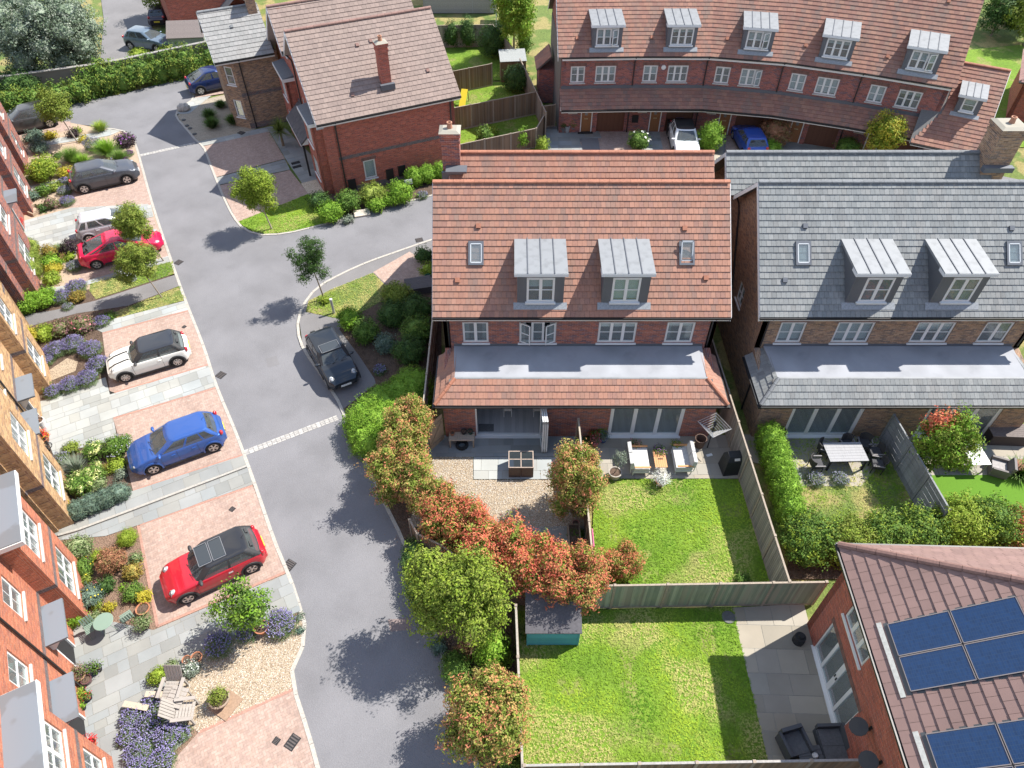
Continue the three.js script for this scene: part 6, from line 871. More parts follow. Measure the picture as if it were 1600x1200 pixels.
function car(label, o, pos, heading) {
  const { L, W, H } = o, t = thing('parked_car', label, 'car', [pos[0], o.y || .02, pos[1]], heading), X = f => (f - .5) * L, hw = W / 2, rw = o.rw || .31, xa = X(o.ax[0]), xb = X(o.ax[1]), Ra = rw + .06;
  // lower body
  const N = 64, sec = [], widths = [];
  for (let i = 0; i <= N; i++) {
    const f = i / N, x = X(f), xn = Math.abs(f - .5) * 2, e = sstep(.82, 1, xn), w = hw * (.985 - .035 * xn * xn) * (1 - .22 * e * e), top = pw(o.top, f), low = .2 + .12 * e, mid = lerp(low, top, .52), bow = (o.tum || .03);
    const xe = x - Math.sign(f - .5) * .0; widths.push(w);
    const half = [[w * .90, low], [w * .985, low + .07], [w, mid], [w * (1 - bow), lerp(mid, top, .62)], [w * (1 - bow * 2.2), top - .035], [w * .86, top], [w * .45, top + .022], [0, top + .03]];
    sec.push([...half.map(([z, y]) => [xe, y, z]), ...half.slice(0, -1).reverse().map(([z, y]) => [xe, y, -z])]);
  }
  const inArch = (x, y) => Math.hypot(x - xa, y - rw) < Ra || Math.hypot(x - xb, y - rw) < Ra;
  const fine = []; for (let i = 0; i < sec.length; i++) { const r = []; for (let j = 0; j + 1 < sec[i].length; j++) for (let k = 0; k < 3; k++) r.push(sec[i][j].map((q, c) => lerp(q, sec[i][j + 1][c], k / 3))); r.push(sec[i][sec[i].length - 1]); fine.push(r); }
  const bodyG = gridGeo(fine, (i, j) => { const q = fine[i][j], p = fine[i + 1][j + 1]; const cx = (q[0] + p[0]) / 2; if (q[1] > o.belt - .09 && Math.abs(q[2]) < hw * .83 && Math.abs(p[2]) < hw * .83 && cx > X(o.cab[0]) + .16 && cx < X(o.cab[3]) - .2) return false; return !(Math.abs(q[2]) > hw * .7 && inArch((q[0] + p[0]) / 2, (q[1] + p[1]) / 2)); });
  const caps = new Acc(); for (const [s, r] of [[-1, sec[0]], [1, sec[N]]]) { const c = r.map(q => [q[0] + s * .035, lerp(q[1], (r[0][1] + r[7][1]) / 2, .12), q[2] * .9]); for (let j = 0; j + 1 < r.length; j++) caps.face(s > 0 ? [r[j], r[j + 1], c[j + 1], c[j]] : [r[j + 1], r[j], c[j], c[j + 1]]); caps.face(s > 0 ? c : c.slice().reverse()); }
  const cg = caps.geo(); cg.deleteAttribute('uv'); const body = mesh('body', mergeGeometries([bodyG, cg]), o.paint, t);
  // underbody
  { const A = new Acc(); A.box(X(.05), .17, -hw * .8, X(.95), .34, hw * .8); A.build('underbody', trimM, t); }
  // cabin: ruled between the belt loop and the roof loop
  const [rb, rt, ft, fb] = o.cab.map(X), yb = y => y, hb = hw * (o.wb || .90), ht = hw * (o.wt || .74), yB = o.belt - .02, yT = H - .07, sideF = o.side || [0, .05, .42, .48, .80, .86, 1];
  const loop = (xf, xr, h, rad, bow) => { const q = [], fl = []; const add = (x, z, k) => { q.push([x, z]); fl.push(k); };
    for (let i = 0; i <= 6; i++) { const z = lerp(h - rad, -(h - rad), i / 6); add(xf - bow * (z / h) * (z / h), z, i < 6 ? 'windscreen' : ''); } add(xf - rad * .35 - bow, -(h - rad * .3), '');
    for (let i = 0; i < sideF.length; i++) add(lerp(xf - rad - bow, xr + rad, sideF[i]), -h, i + 1 < sideF.length && i % 2 === 1 ? 'side_window' : ''); add(xr + rad * .35, -(h - rad * .3), '');
    for (let i = 0; i <= 4; i++) { const z = lerp(-(h - rad), h - rad, i / 4); add(xr + bow * .5 * (z / h) * (z / h), z, i < 4 ? 'rear_window' : ''); } add(xr + rad * .35, h - rad * .3, '');
    for (let i = sideF.length - 1; i >= 0; i--) add(lerp(xf - rad - bow, xr + rad, sideF[i]), h, i > 0 && i % 2 === 0 ? 'side_window' : ''); add(xf - rad * .35 - bow, h - rad * .3, '');
    return [q, fl]; };
  const [lo, fl] = loop(fb, rb, hb, .12, .16), [hi] = loop(ft, rt, ht, .16, .10), rows = [], vs2 = [0, .07, .5, .9, 1];
  for (const v of vs2) rows.push(lo.map((a, k) => { const b = hi[k], bul = Math.sin(v * PI) * .03; return [lerp(a[0], b[0], v), lerp(yB, yT, v), lerp(a[1], b[1], v) * (1 + bul)]; }).concat([0]).map((q, k, arr) => q || arr[0]));
  const isG = (i, j) => i >= 1 && i < 3 && fl[j];
  const cabG = gridGeo(rows, (i, j) => !isG(i, j)); const cxm = (ft + rt) / 2, roofRows = [rows[4]]; for (const [k, y] of [[.93, .03], [.75, .052], [.4, .066], [.001, .07]]) roofRows.push(rows[4].map(q => [cxm + (q[0] - cxm) * k, yT + y, q[2] * k]));
  mesh('cabin_pillars', cabG, o.pillar || o.paint, t); mesh('roof_panel', gridGeo(roofRows), o.roof || o.paint, t);
  for (const nm of ['windscreen', 'rear_window']) mesh(nm, gridGeo(rows, (i, j) => isG(i, j) && fl[j] === nm), screenGlass, t);
  { let k = 0; while (k < fl.length) { if (fl[k] === 'side_window') { const kk = k; mesh('side_window', gridGeo(rows, (i, j) => i >= 1 && i < 3 && j === kk), screenGlass, t); } k++; } }
  { // cabin: tub, dashboard, seats
    const A = new Acc(), x0 = rb + .12, x1 = fb - .18, w = hw * .84; A.box(x0, .40, -w, x1, .44, w); A.box(x0 - .03, .4, -w, x0, o.belt - .03, w); A.box(x1, .4, -w, x1 + .03, o.belt - .03, w); A.box(x0, .4, -w - .02, x1, o.belt - .03, -w); A.box(x0, .4, w, x1, o.belt - .03, w + .02); A.build('cabin_tub', dashM, t); const D = new Acc(); D.box(x1 - .42, .7, -w, x1, o.belt + .0, w); D.build('dashboard', dashM, t); const S = new Acc(); S.lathe(0, 0, 0, [[.16, 0], [.18, .012], [.16, .024]], W1, 14); place(S.build('steering_wheel', trimM, t), mtx(x1 - .52, o.belt - .02, hw * .38, -PI / 2, .9));
    for (const f of [.50, .13]) for (const s of [-1, 1]) { const B = new Acc(), xs = lerp(x0, x1, f); B.at(xs, .44, s * hw * .4, 0, 0, .22); B.box(-.06, .15, -.22, .06, .66, .22); B.box(-.04, .67, -.12, .05, .86, .12); B.box(0, .0, -.23, .45, .2, .23); B.build('seat', seatM, t); } }
  // wheels, arches
  const wf = wheelThing(rw, .2, o.rim || alloyM, o.spokes || 5);
  for (const x of [xa, xb]) for (const s of [-1, 1]) {
    const zz = s * (hw - .13); wf(t, x, zz, s);
    const A = new Acc(), zo = s * (hw * .965 + .004), zi = s * hw * .55; for (let k = 0; k < 14; k++) { const a = -.25 + k * (PI + .5) / 14, b = -.25 + (k + 1) * (PI + .5) / 14, P = (q, r, z) => [x + r * Math.cos(q), rw + r * Math.sin(q), z]; A.face([P(a, Ra, zo * .98), P(b, Ra, zo * .98), P(b, Ra, zi), P(a, Ra, zi)]); } A.build('wheel_housing', trimM, t);
    const B = new Acc(); for (let k = 0; k < 16; k++) { const a = -.22 + k * (PI + .44) / 16, b = -.22 + (k + 1) * (PI + .44) / 16, r0 = Ra - .012, r1 = Ra + .055, P = (q, r, z) => [x + r * Math.cos(q), Math.max(.17, rw + r * Math.sin(q)), z], zf = s * (hw + .004); B.hexa([P(a, r0, zf - s * .07), P(b, r0, zf - s * .07), P(b, r1, zf - s * .07), P(a, r1, zf - s * .07), P(a, r0, zf), P(b, r0, zf), P(b, r1, zf - s * .012), P(a, r1, zf - s * .012)], W1); } B.build('wheel_arch', o.arch || o.paint, t);
  }
  // door seams, handles, sill trim
  const ws = f => pw(widths.map((w, i) => [i / N, w]), f);
  for (const s of [-1, 1]) {
    for (const f of o.seams || [.3, .52, .69]) { const A = new Acc(), i = Math.round(f * N), q = sec[i].slice(1, 6).map(p => [p[0], p[1], (p[2] + .004) * s]); for (let k = 0; k + 1 < q.length; k++) A.face([[q[k][0] - .006, q[k][1], q[k][2]], [q[k][0] + .006, q[k][1], q[k][2]], [q[k + 1][0] + .006, q[k + 1][1], q[k + 1][2]], [q[k + 1][0] - .006, q[k + 1][1], q[k + 1][2]]]); A.build('door_seam', trimM, t); }
    for (const f of o.handles || [.34, .555]) { const A = new Acc(); A.cbox(X(f), o.belt - .17, s * hw * .985, .17, .035, .045); A.build('door_handle', o.handle || o.paint, t); }
    { const A = new Acc(); A.box(xa + Ra + .05, .2, s > 0 ? hw * .9 : -hw * .992, xb - Ra - .05, .29, s > 0 ? hw * .992 : -hw * .9); A.build('sill_trim', o.sill || trimM, t); }
    mesh('wing_mirror', ell(fb - .32, o.belt + .06, s * (hw + .01), .075, .065, .15), o.mirror || o.paint, t);
    // lamps
    if (o.round) { mesh('headlight', ell(X(.915), .74, s * hw * .66, .17, .125, .125), lampM, t); const Rg = new THREE.TorusGeometry(.125, .016, 6, 18); Rg.rotateY(PI / 2); Rg.rotateZ(.5); Rg.translate(X(.945), .76, s * hw * .67); mesh('headlight_ring', white(Rg), alloyM, t); }
    else mesh('headlight', ell(X(.925), o.lampY || .68, s * hw * .72, .2, .06, .14), lampM, t);
    mesh('tail_light', ell(X(.03), o.tailY || .82, s * hw * .74, .085, o.tailH || .12, .12), redLamp, t);
  }
  { const A = new Acc(); A.box(L / 2 + .0, .34, -hw * .5, L / 2 + .045, .5, hw * .5); A.build('grille', trimM, t); const B = new Acc(); B.box(L / 2 + .03, .36, -.26, L / 2 + .062, .47, .26); B.build('number_plate', plateW, t); const C = new Acc(); C.box(-L / 2 - .062, .5, -.26, -L / 2 - .03, .61, .26); C.build('number_plate', plateY, t); const D = new Acc(); D.rod([rt + .1, H - .01, 0], [rt - .02, H + .09, 0], .012, W1, 5, .006); D.build('aerial', trimM, t); const E = new Acc(); for (const s of [-.25, .3]) E.rod([fb - .02, o.belt + .03, s * hw], [fb - .2, o.belt + .16, (s - .45) * hw], .012, W1, 5); E.build('wiper', trimM, t); }
  if (o.sunroof) for (const [a, b] of o.sunroof) { const A = new Acc(), y = H + .006; A.hexa([[X(a), y - .03, ht * .72], [X(b), y - .03, ht * .72], [X(b), y - .03, -ht * .72], [X(a), y - .03, -ht * .72], [X(a) + .03, y, ht * .66], [X(b) - .03, y, ht * .66], [X(b) - .03, y, -ht * .66], [X(a) + .03, y, -ht * .66]], W1); A.build('sunroof', carGlass, t); const B = new Acc(); for (const q of [[a, a + .006, .74], [b - .006, b, .74]]) B.box(X(q[0]), y - .03, -ht * q[2], X(q[1]), y + .004, ht * q[2]); for (const s of [-1, 1]) B.box(X(a), y - .035, s * ht * .73 - .012, X(b), y + .004, s * ht * .73 + .012); B.build('sunroof_trim', plain(.3, .3, .3, { map: null, roughness: .3, metalness: .6 }), t); }
  if (o.stripes) for (const s of [-1, 1]) { const A = new Acc(); for (let i = 46; i < 63; i++) { const y = k => pw(o.top, k / N) + .034, z0 = s * hw * .30, z1 = s * hw * .42; A.face([[X(i / N), y(i), z0], [X((i + 1) / N), y(i + 1), z0], [X((i + 1) / N), y(i + 1), z1], [X(i / N), y(i), z1]]); } A.build('bonnet_stripe', trimM, t); }
  if (o.belt2) { const A = new Acc(); for (const s of [-1, 1]) A.box(rb + .05, o.belt - .03, s > 0 ? hb + .0 : -hb - .035, fb - .2, o.belt + .005, s > 0 ? hb + .035 : -hb); A.build('waist_trim', trimM, t); }
  return t;
}
function park(f, r, W, dir = 1) { // near-side wheel contact pixels (front, rear) -> centre and heading
  const F = G(...f), Q = G(...r), dx = F[0] - Q[0], dz = F[1] - Q[1], l = Math.hypot(dx, dz), ux = dx / l, uz = dz / l; let nx = -uz, nz = ux; if (nz > 0) { nx = -nx; nz = -nz; }
  return [[(F[0] + Q[0]) / 2 + nx * (W / 2 - .08), (F[1] + Q[1]) / 2 + nz * (W / 2 - .08)], Math.atan2(-uz, ux)];
}
const MINI = { L: 3.82, W: 1.70, H: 1.42, ax: [.185, .83], rw: .31, belt: .92, top: [[0, .74], [.03, .86], [.1, .93], [.7, .94], [.76, .93], [.88, .86], [.96, .74], [1, .62]], cab: [.03, .13, .585, .735], wb: .89, wt: .76, side: [0, .04, .47, .52, .90, .96, 1], seams: [.345, .71], handles: [.37], round: true, arch: trimM, tailH: .14, pillar: trimM, spokes: 8 };
const HATCH = { L: 4.06, W: 1.75, H: 1.45, ax: [.165, .80], rw: .32, belt: .96, top: [[0, .72], [.03, .9], [.09, .97], [.7, .97], [.76, .95], [.88, .86], [.96, .72], [1, .58]], cab: [.05, .145, .56, .765], wb: .90, wt: .72, side: [0, .04, .40, .45, .76, .80, .98, 1].slice(0, 7), tailY: .9 };
const SUV = { L: 4.3, W: 1.83, H: 1.6, ax: [.17, .80], rw: .345, belt: 1.05, top: [[0, .8], [.03, 1.0], [.09, 1.06], [.7, 1.06], [.76, 1.04], [.88, .97], [.96, .82], [1, .66]], cab: [.05, .15, .55, .75], wb: .90, wt: .72, lampY: .8, tailY: 1.0, arch: trimM };
const P1 = (f, r, c) => park(f, r, c.W);
car('red three-door hatchback with black roof and twin sunroof on the block drive', { ...MINI, paint: paint(.42, .012, .025), roof: paint(.02, .02, .022), sunroof: [[.34, .47], [.48, .61]], mirror: trimM, handle: alloyM, rim: alloyM, spokes: 5 }, ...P1([298, 941], [399, 893], MINI));
car('white three-door hatchback with black roof and bonnet stripes', { ...MINI, paint: paint(.72, .71, .66), roof: paint(.025, .028, .035), stripes: true, mirror: trimM }, ...P1([202, 596], [281, 572], MINI));
car('bright blue five-door hatchback on the block drive', { ...HATCH, paint: paint(.035, .10, .34, .35), rim: alloyM }, ...P1([242, 741], [334, 707], HATCH));
const PRI = { ...HATCH, L: 4.54, W: 1.76, H: 1.47, ax: [.17, .79], cab: [.05, .36, .56, .80], top: [[0, .8], [.03, 1.0], [.1, 1.03], [.3, .98], [.7, .94], [.78, .9], [.9, .78], [.97, .62], [1, .5]], belt: .95, side: [0, .06, .40, .44, .80, .88, 1], tailY: .88 };
car('red liftback saloon parked beside the silver car', { ...PRI, paint: paint(.55, .008, .06, .1) }, ...P1([237, 399], [157, 420], PRI));
const MPV = { ...HATCH, L: 3.65, W: 1.64, H: 1.46, cab: [.02, .11, .58, .84], top: [[0, .7], [.02, .95], [.08, .97], [.75, .93], [.84, .88], [.93, .76], [1, .55]], side: [0, .06, .42, .46, .78, .84, 1] };
car('small silver hatchback behind the red saloon', { ...MPV, paint: paint(.55, .56, .58, .35), spokes: 6 }, ...P1([209, 366], [146, 380], MPV));
car('dark grey crossover with alloy wheels on the first block drive', { ...SUV, L: 4.2, H: 1.53, paint: paint(.075, .08, .095, .4), spokes: 5 }, ...P1([201, 288], [139, 302], SUV));
car('dark grey sport utility car beside the brick row house', { ...SUV, paint: paint(.09, .095, .10, .4), roof: paint(.03, .03, .032), tailH: .2 }, ...P1([22, 213], [75, 201], SUV));
car('navy blue coupe crossover beside the ivy wall', { ...SUV, L: 4.6, cab: [.05, .30, .55, .77], paint: paint(.012, .028, .11, .3) }, ...P1([374, 136], [317, 149], SUV));
car('blue-grey hatchback on the back street beyond the ivy wall', { ...SUV, paint: paint(.14, .19, .24, .4) }, ...P1([247, 83], [209, 78], SUV));
{ const a = G(250, 44), b = G(266, 12); car('dark purple car seen from behind under the bushy tree', { ...HATCH, paint: paint(.03, .018, .028, .3) }, [(a[0] + b[0]) / 2, a[1] - 2.0], Math.atan2(-(b[1] - a[1]), b[0] - a[0])); }
car('white car with black roof facing out of the terrace garage', { ...SUV, paint: paint(.74, .74, .73), roof: paint(.02, .02, .022) }, [G(1066, 232)[0], G(1066, 232)[1]], -PI / 2 - .03); car('blue hatchback nose-in at the terrace garage', { ...HATCH, paint: paint(.025, .075, .34, .3) }, [G(1168, 230)[0], G(1168, 230)[1]], PI / 2 + .05);
{ const a = G(504, 540), b = G(541, 606), dx = b[0] - a[0], dz = b[1] - a[1], l = Math.hypot(dx, dz); car('black three-door hatchback with open sunroof on the pavement bay', { ...MINI, y: .03, paint: paint(.012, .016, .022), sunroof: [[.44, .60]], seams: [.345, .71], mirror: paint(.012, .016, .022), arch: trimM }, [(a[0] + b[0]) / 2, (a[1] + b[1]) / 2], Math.atan2(-dz, dx)); }

// ---------- fences, walls, sheds ----------
function fence(label, top, h, cols, o = {}) {
  nextSeed(); const P = top.map(q => G(q[0], q[1], q[2] ?? h)), t = thing('garden_fence', label, 'fence', [P[0][0], 0, P[0][1]]), L = P.map(q => [q[0] - P[0][0], q[1] - P[0][1]]), pm = plain(...(o.post || [.34, .28, .22])), A = new Acc();
  for (let i = 0; i + 1 < L.length; i++) {
    const [x0, z0] = L[i], [x1, z1] = L[i + 1], l = Math.hypot(x1 - x0, z1 - z0), ux = (x1 - x0) / l, uz = (z1 - z0) / l, ry = Math.atan2(-uz, ux), np = Math.max(1, Math.round(l / 1.85)), w = l / np;
    for (let k = 0; k <= np; k++) { if (k === np && i + 2 < L.length) continue; const B = new Acc(); B.at(x0 + ux * w * k, 0, z0 + uz * w * k, ry); B.box(-.05, 0, -.05, .05, h + .03, .05); B.build('post', pm, t); }
    for (let k = 0; k < np; k++) {
      A.at(x0 + ux * w * k, 0, z0 + uz * w * k, ry); const nb = Math.round((w - .1) / .105), bw = (w - .1) / nb, pt = RR(.9, 1.1);
      if (o.horizontal) { const nh = Math.round(h / .3); for (let b = 0; b < nh; b++) A.box(.05, .02 + b * h / nh, -.012, w - .05, (b + .99) * h / nh, .012, mul3(pick(cols), RR(.92, 1.08))); }
      else for (let b = 0; b < nb; b++) { const x = .05 + b * bw, c = mul3(pick(cols), pt * RR(.85, 1.15)); A.hexa([[x, .12, .006], [x + bw + .012, .12, .018], [x + bw + .012, .12, .004], [x, .12, -.004], [x, h - .04 + RR(-.01, .01), .006], [x + bw + .012, h - .04, .018], [x + bw + .012, h - .04, .004], [x, h - .04, -.004]], c); }
      const B = new Acc(); B.at(x0 + ux * w * k, 0, z0 + uz * w * k, ry); B.box(.05, h - .04, -.035, w - .05, h, .035); B.build('capping_rail', o.cap || pm, t); const D = new Acc(); D.at(x0 + ux * w * k, 0, z0 + uz * w * k, ry); D.box(.05, 0, -.02, w - .05, .12, .02); D.build('gravel_board', pm, t);
      if (!o.horizontal) for (const y of [.35, h * .5, h - .3]) { const E = new Acc(); E.at(x0 + ux * w * k, 0, z0 + uz * w * k, ry); E.box(.05, y, -.05, w - .05, y + .07, -.006); E.build('rail', pm, t); }
    }
  }
  A.reset(); A.build('boards', M.fence, t, 'stuff'); return t;
}
const FB = [[.20, .135, .085], [.23, .155, .10], [.17, .12, .08], [.21, .16, .115]], FG = [[.27, .25, .215], [.31, .285, .24], [.24, .225, .195], [.29, .265, .225]], FN = [[.23, .26, .19], [.28, .30, .22], [.19, .225, .165], [.26, .25, .19]];
fence('grey wooden fence between the sofa lawn and the lime hedge garden', [[1110, 520], [1234, 908]], 1.8, FG); fence('grey slatted fence between the two right-hand gardens', [[1398, 648], [1484, 795]], 1.8, [[.22, .235, .245], [.25, .26, .27], [.20, .21, .225]], { horizontal: true, post: [.24, .25, .26] });
fence('mossy green-grey fence behind the blue shed and big lawn', [[878, 916], [1292, 909]], 1.8, FN); fence('brown side fence along the left of the orange roofed house', [[684, 420], [661, 634]], 1.8, FB, { cap: plain(.42, .38, .32) }); fence('brown fence between the gravel garden and the sofa lawn', [[904, 655], [927, 876]], 1.65, FB, { cap: plain(.42, .36, .28) });
fence('fence along the left side of the big lawn', [[806, 946], [817, 1215]], 1.8, FB, { cap: plain(.40, .36, .31) }); fence('dark fence closing the bottom of the big lawn', [[819, 1196], [1358, 1187]], 1.8, FB, { cap: plain(.36, .34, .32) }); fence('short curved fence at the road end of the gravel garden', [[640, 812], [652, 834], [690, 852], [735, 885]], 1.5, FB);
fence('brown fence in front of the far lawn', [[697, 113], [768, 99]], 1.8, FB); fence('brown fence between the two small far lawns', [[700, 170], [838, 143]], 1.8, FB); fence('low brown fence at the forecourt end of the small far lawn', [[715, 226], [838, 200], [853, 175]], 1.5, FB); fence('long side fence running towards the terrace gable', [[808, 82], [838, 143], [853, 175]], 1.8, FG); fence('weathered fence at the back of the far lawn', [[640, 40], [770, 38], [808, 82]], 1.9, FG); fence('brown gate panel between the terrace gable and garden fence', [[846, 166], [868, 163]], 1.7, FB);
{ // boundary wall under the ivy
  const P = [[-30, 165], [40, 156], [175, 137], [356, 97]].map(q => G(q[0], q[1], 0)), t = thing('boundary_wall', 'long grey-brown boundary wall overgrown with ivy', 'wall', [P[0][0], 0, P[0][1]]), A = new Acc(), B = new Acc(); strip(A, P.map(q => [q[0] - P[0][0], q[1] - P[0][1]]), .25, 0, 1.92, W1); strip(B, P.map(q => [q[0] - P[0][0], q[1] - P[0][1]]), .33, 1.921, 2.0, W1); A.build('wall', plain(.23, .20, .18, { map: blotch }), t); B.build('coping', plain(.32, .30, .28), t);
}
function shed(label, x, z, ry, w, d, h0, h1, wm, rm, o = {}) { // front towards +z
  const t = thing('garden_shed', label, 'shed', [x, 0, z], ry), A = new Acc(); nextSeed();
  for (let y = .05, k = 0; y < h0 - .02; y += .12, k++) { const B = new Acc(); B.hexa([[-w / 2, y, .014], [w / 2, y, .014], [w / 2, y, 0], [-w / 2, y, 0], [-w / 2, Math.min(h0, y + .125), .004], [w / 2, Math.min(h0, y + .125), .004], [w / 2, Math.min(h0, y + .125), -.01], [-w / 2, Math.min(h0, y + .125), -.01]], mul3(W1, RR(.9, 1.08))); B.build('board', wm, t); }
  A.face([[-w / 2, 0, -.01], [w / 2, 0, -.01], [w / 2, h0, -.01], [-w / 2, h0, -.01]]); for (const s of [-1, 1]) A.face([[s * w / 2, 0, 0], [s * w / 2, 0, -d], [s * w / 2, o.gable ? h0 : h1, -d], ...(o.gable ? [[s * w / 2, h1, -d / 2]] : []), [s * w / 2, h0, 0]]); A.face([[-w / 2, 0, -d], [w / 2, 0, -d], [w / 2, o.gable ? h0 : h1, -d], [-w / 2, o.gable ? h0 : h1, -d]]); A.build('walls', wm, t);
  const sl = (z0, y0, z1, y1) => { const B = new Acc(); B.hexa([[-w / 2 - .08, y0, z0], [w / 2 + .08, y0, z0], [w / 2 + .08, y1, z1], [-w / 2 - .08, y1, z1], [-w / 2 - .08, y0 + .04, z0], [w / 2 + .08, y0 + .04, z0], [w / 2 + .08, y1 + .04, z1], [-w / 2 - .08, y1 + .04, z1]], W1); B.build('roof', rm, t); };
  if (o.gable) { sl(.1, h0 - .05, -d / 2, h1); sl(-d - .1, h0 - .05, -d / 2, h1); } else sl(.1, h0 - .02, -d - .1, h1 + .02);
  for (const s of [-1, 1]) { const B = new Acc(); B.box(s * w / 2 - .03, 0, -.02, s * w / 2 + .03, h0, .03); B.build('corner_post', wm, t); } return t;
}
{ const a = G(863, 1008); shed('small turquoise boarded shed with dark felt roof on the big lawn', a[0], a[1], 0, 1.85, 1.25, 1.2, 1.75, plain(.085, .36, .45, { map: blotch }), plain(.11, .105, .115)); const b = G(806, 128); shed('pale roofed timber garden shelter between the far lawns', b[0] - .2, b[1], .1, 2.0, 1.4, 1.7, 2.0, plain(.2, .13, .075), plain(.34, .36, .355)); const c = G(298, 86); shed('low outbuilding with brown roof behind the ivy wall', c[0], c[1], .1, 3.0, 2.6, 1.5, 2.4, plain(.3, .34, .3), plain(.24, .20, .185), { gable: true }); const d = G(712, 36); shed('flat roofed grey garage beyond the far garden', d[0], d[1] - 2.5, 0, 6.4, 4.5, 2.4, 2.5, plain(.34, .33, .32), plain(.33, .34, .35)); const e = G(752, 34); shed('pale blue corrugated roof outbuilding next to the grey garage', e[0] + .2, e[1] - 2.2, 0, 2.2, 4.8, 2.5, 2.6, plain(.4, .42, .44), plain(.55, .62, .68)); }
{ // neighbouring houses at the picture's top and right
  const a = G(330, 62), t = thing('neighbour_house', 'red brick neighbour house with black edged gable behind the small outbuilding', 'house', [a[0], 0, a[1] - 1], .5); wall(t, 'gable_wall', mtx(0, 0, 0), [[-3.2, 0], [4.2, 0], [4.2, 4.8], [.5, 7.6], [-3.2, 4.3]], [[-1, 1, .2, 2.2]], M.brickScarlet); win(t, mtx(-.4, 1, 0), 1.2, 1.2, 2, {}); for (const [x0, y0, x1, y1] of [[-3.6, 4.05, .5, 7.75], [.5, 7.75, 4.6, 4.6]]) { const A = new Acc(); A.hexa([[x0, y0 - .1, .25], [x1, y1 - .1, .25], [x1, y1 - .1, -8], [x0, y0 - .1, -8], [x0, y0 + .05, .25], [x1, y1 + .05, .25], [x1, y1 + .05, -8], [x0, y0 + .05, -8]], W1); const r = A.build('roof', plain(.3, .2, .16, { map: blotch }), t); const B = new Acc(); B.hexa([[x0, y0 - .3, .28], [x1, y1 - .3, .28], [x1, y1 - .3, .255], [x0, y0 - .3, .255], [x0, y0 + .02, .28], [x1, y1 + .02, .28], [x1, y1 + .02, .255], [x0, y0 + .02, .255]], W1); B.build('bargeboard', M.black, r); } for (const s of [-1, 1]) { const A = new Acc(); A.box(s < 0 ? -3.2 : 3.95, 0, -7.8, s < 0 ? -2.95 : 4.2, 4.4, -.28); A.build('side_wall', M.brickScarlet, t); } shedPorch(t);
  function shedPorch(t) { const A = new Acc(); A.box(1.4, 0, 0, 3.8, 2.3, 1.2); A.build('porch', M.brickScarlet, t); const B = new Acc(); B.face([[1.2, 2.3, 1.4], [2.6, 3.3, 1.4], [2.6, 3.3, 0], [1.2, 2.3, 0]]); B.face([[2.6, 3.3, 1.4], [4.0, 2.3, 1.4], [4.0, 2.3, 0], [2.6, 3.3, 0]]); B.build('porch_roof', M.lead, t); }
  const b = G(1588, 186), u = thing('neighbour_house', 'red brick house with brown hipped roof at the far right', 'house', [b[0] - .6, 0, b[1]], -.5); wall(u, 'wall', mtx(0, 0, 0), rect(-.2, 0, 7, 2.9), [[2, 1, 3.2, 2.1]], M.brickScarlet); win(u, mtx(2.6, 1, 0), 1.2, 1.1, 2, {}); wall(u, 'wall', mtx(-.2, 0, 0, -PI / 2), rect(-6, 0, 0, 2.9), [], M.brickScarlet); srand(71); const T = new Acc(), D = new Acc(), q = 1 / Math.hypot(1, .7); D.face([[-.6, 2.85, .4], [7.4, 2.85, .4], [7.4, 4.8, -2.6], [2.4, 4.8, -2.6]]); D.face([[-.6, 2.85, .4], [2.4, 4.8, -2.6], [2.4, 4.8, -3.4], [-.6, 2.85, -6.4]]); tiles(T, V(-.6, 2.88, .4), V(1, 0, 0), V(0, .65, -1).normalize(), 8, 3.6, .33, .3, tone([[.27, .16, .14], [.30, .175, .15]], .1), s => [s * .84, 8]); tiles(T, V(-.6, 2.88, -6.4), V(0, 0, 1), V(1, .65, 0).normalize(), 6.8, 3.6, .33, .3, tone([[.27, .16, .14], [.30, .175, .15]], .1), s => [s * .84, 6.8 - s * .84]); const r = D.build('roof', M.roomDark, u); T.build('roof_tiles', M.tile, r, 'stuff'); gutter(u, -.6, 7.4, 2.9, .4);
}
// ---------- garden and street furniture ----------
const rb = (A, x, y, z, sx, sy, sz, c) => A.cbox(x, y, z, sx, sy, sz, c);
const rattan = plain(.045, .042, .042, { roughness: .85, map: tex(128, .12, (u, v) => .6 + .8 * (((Math.floor(u * 8) + Math.floor(v * 8)) % 2) ? .7 : .3)) }), cushion = plain(.55, .545, .53, { roughness: .95 }), teak = plain(.52, .25, .10, { roughness: .6, map: M.wood.map }), oldWood = plain(.33, .30, .27, { map: M.wood.map, roughness: .95 }), greenMetal = plain(.19, .265, .21, { roughness: .5, map: null }), terracotta = plain(.46, .19, .10, { roughness: .9 });
function part(t, name, mat, fn) { const A = new Acc(); fn(A); return A.build(name, mat, t); }
function legs(t, mat, xs, zs, h, s, round) { for (const x of xs) for (const z of zs) part(t, 'leg', mat, A => A.cbox(x, h / 2, z, s, h, s)); }
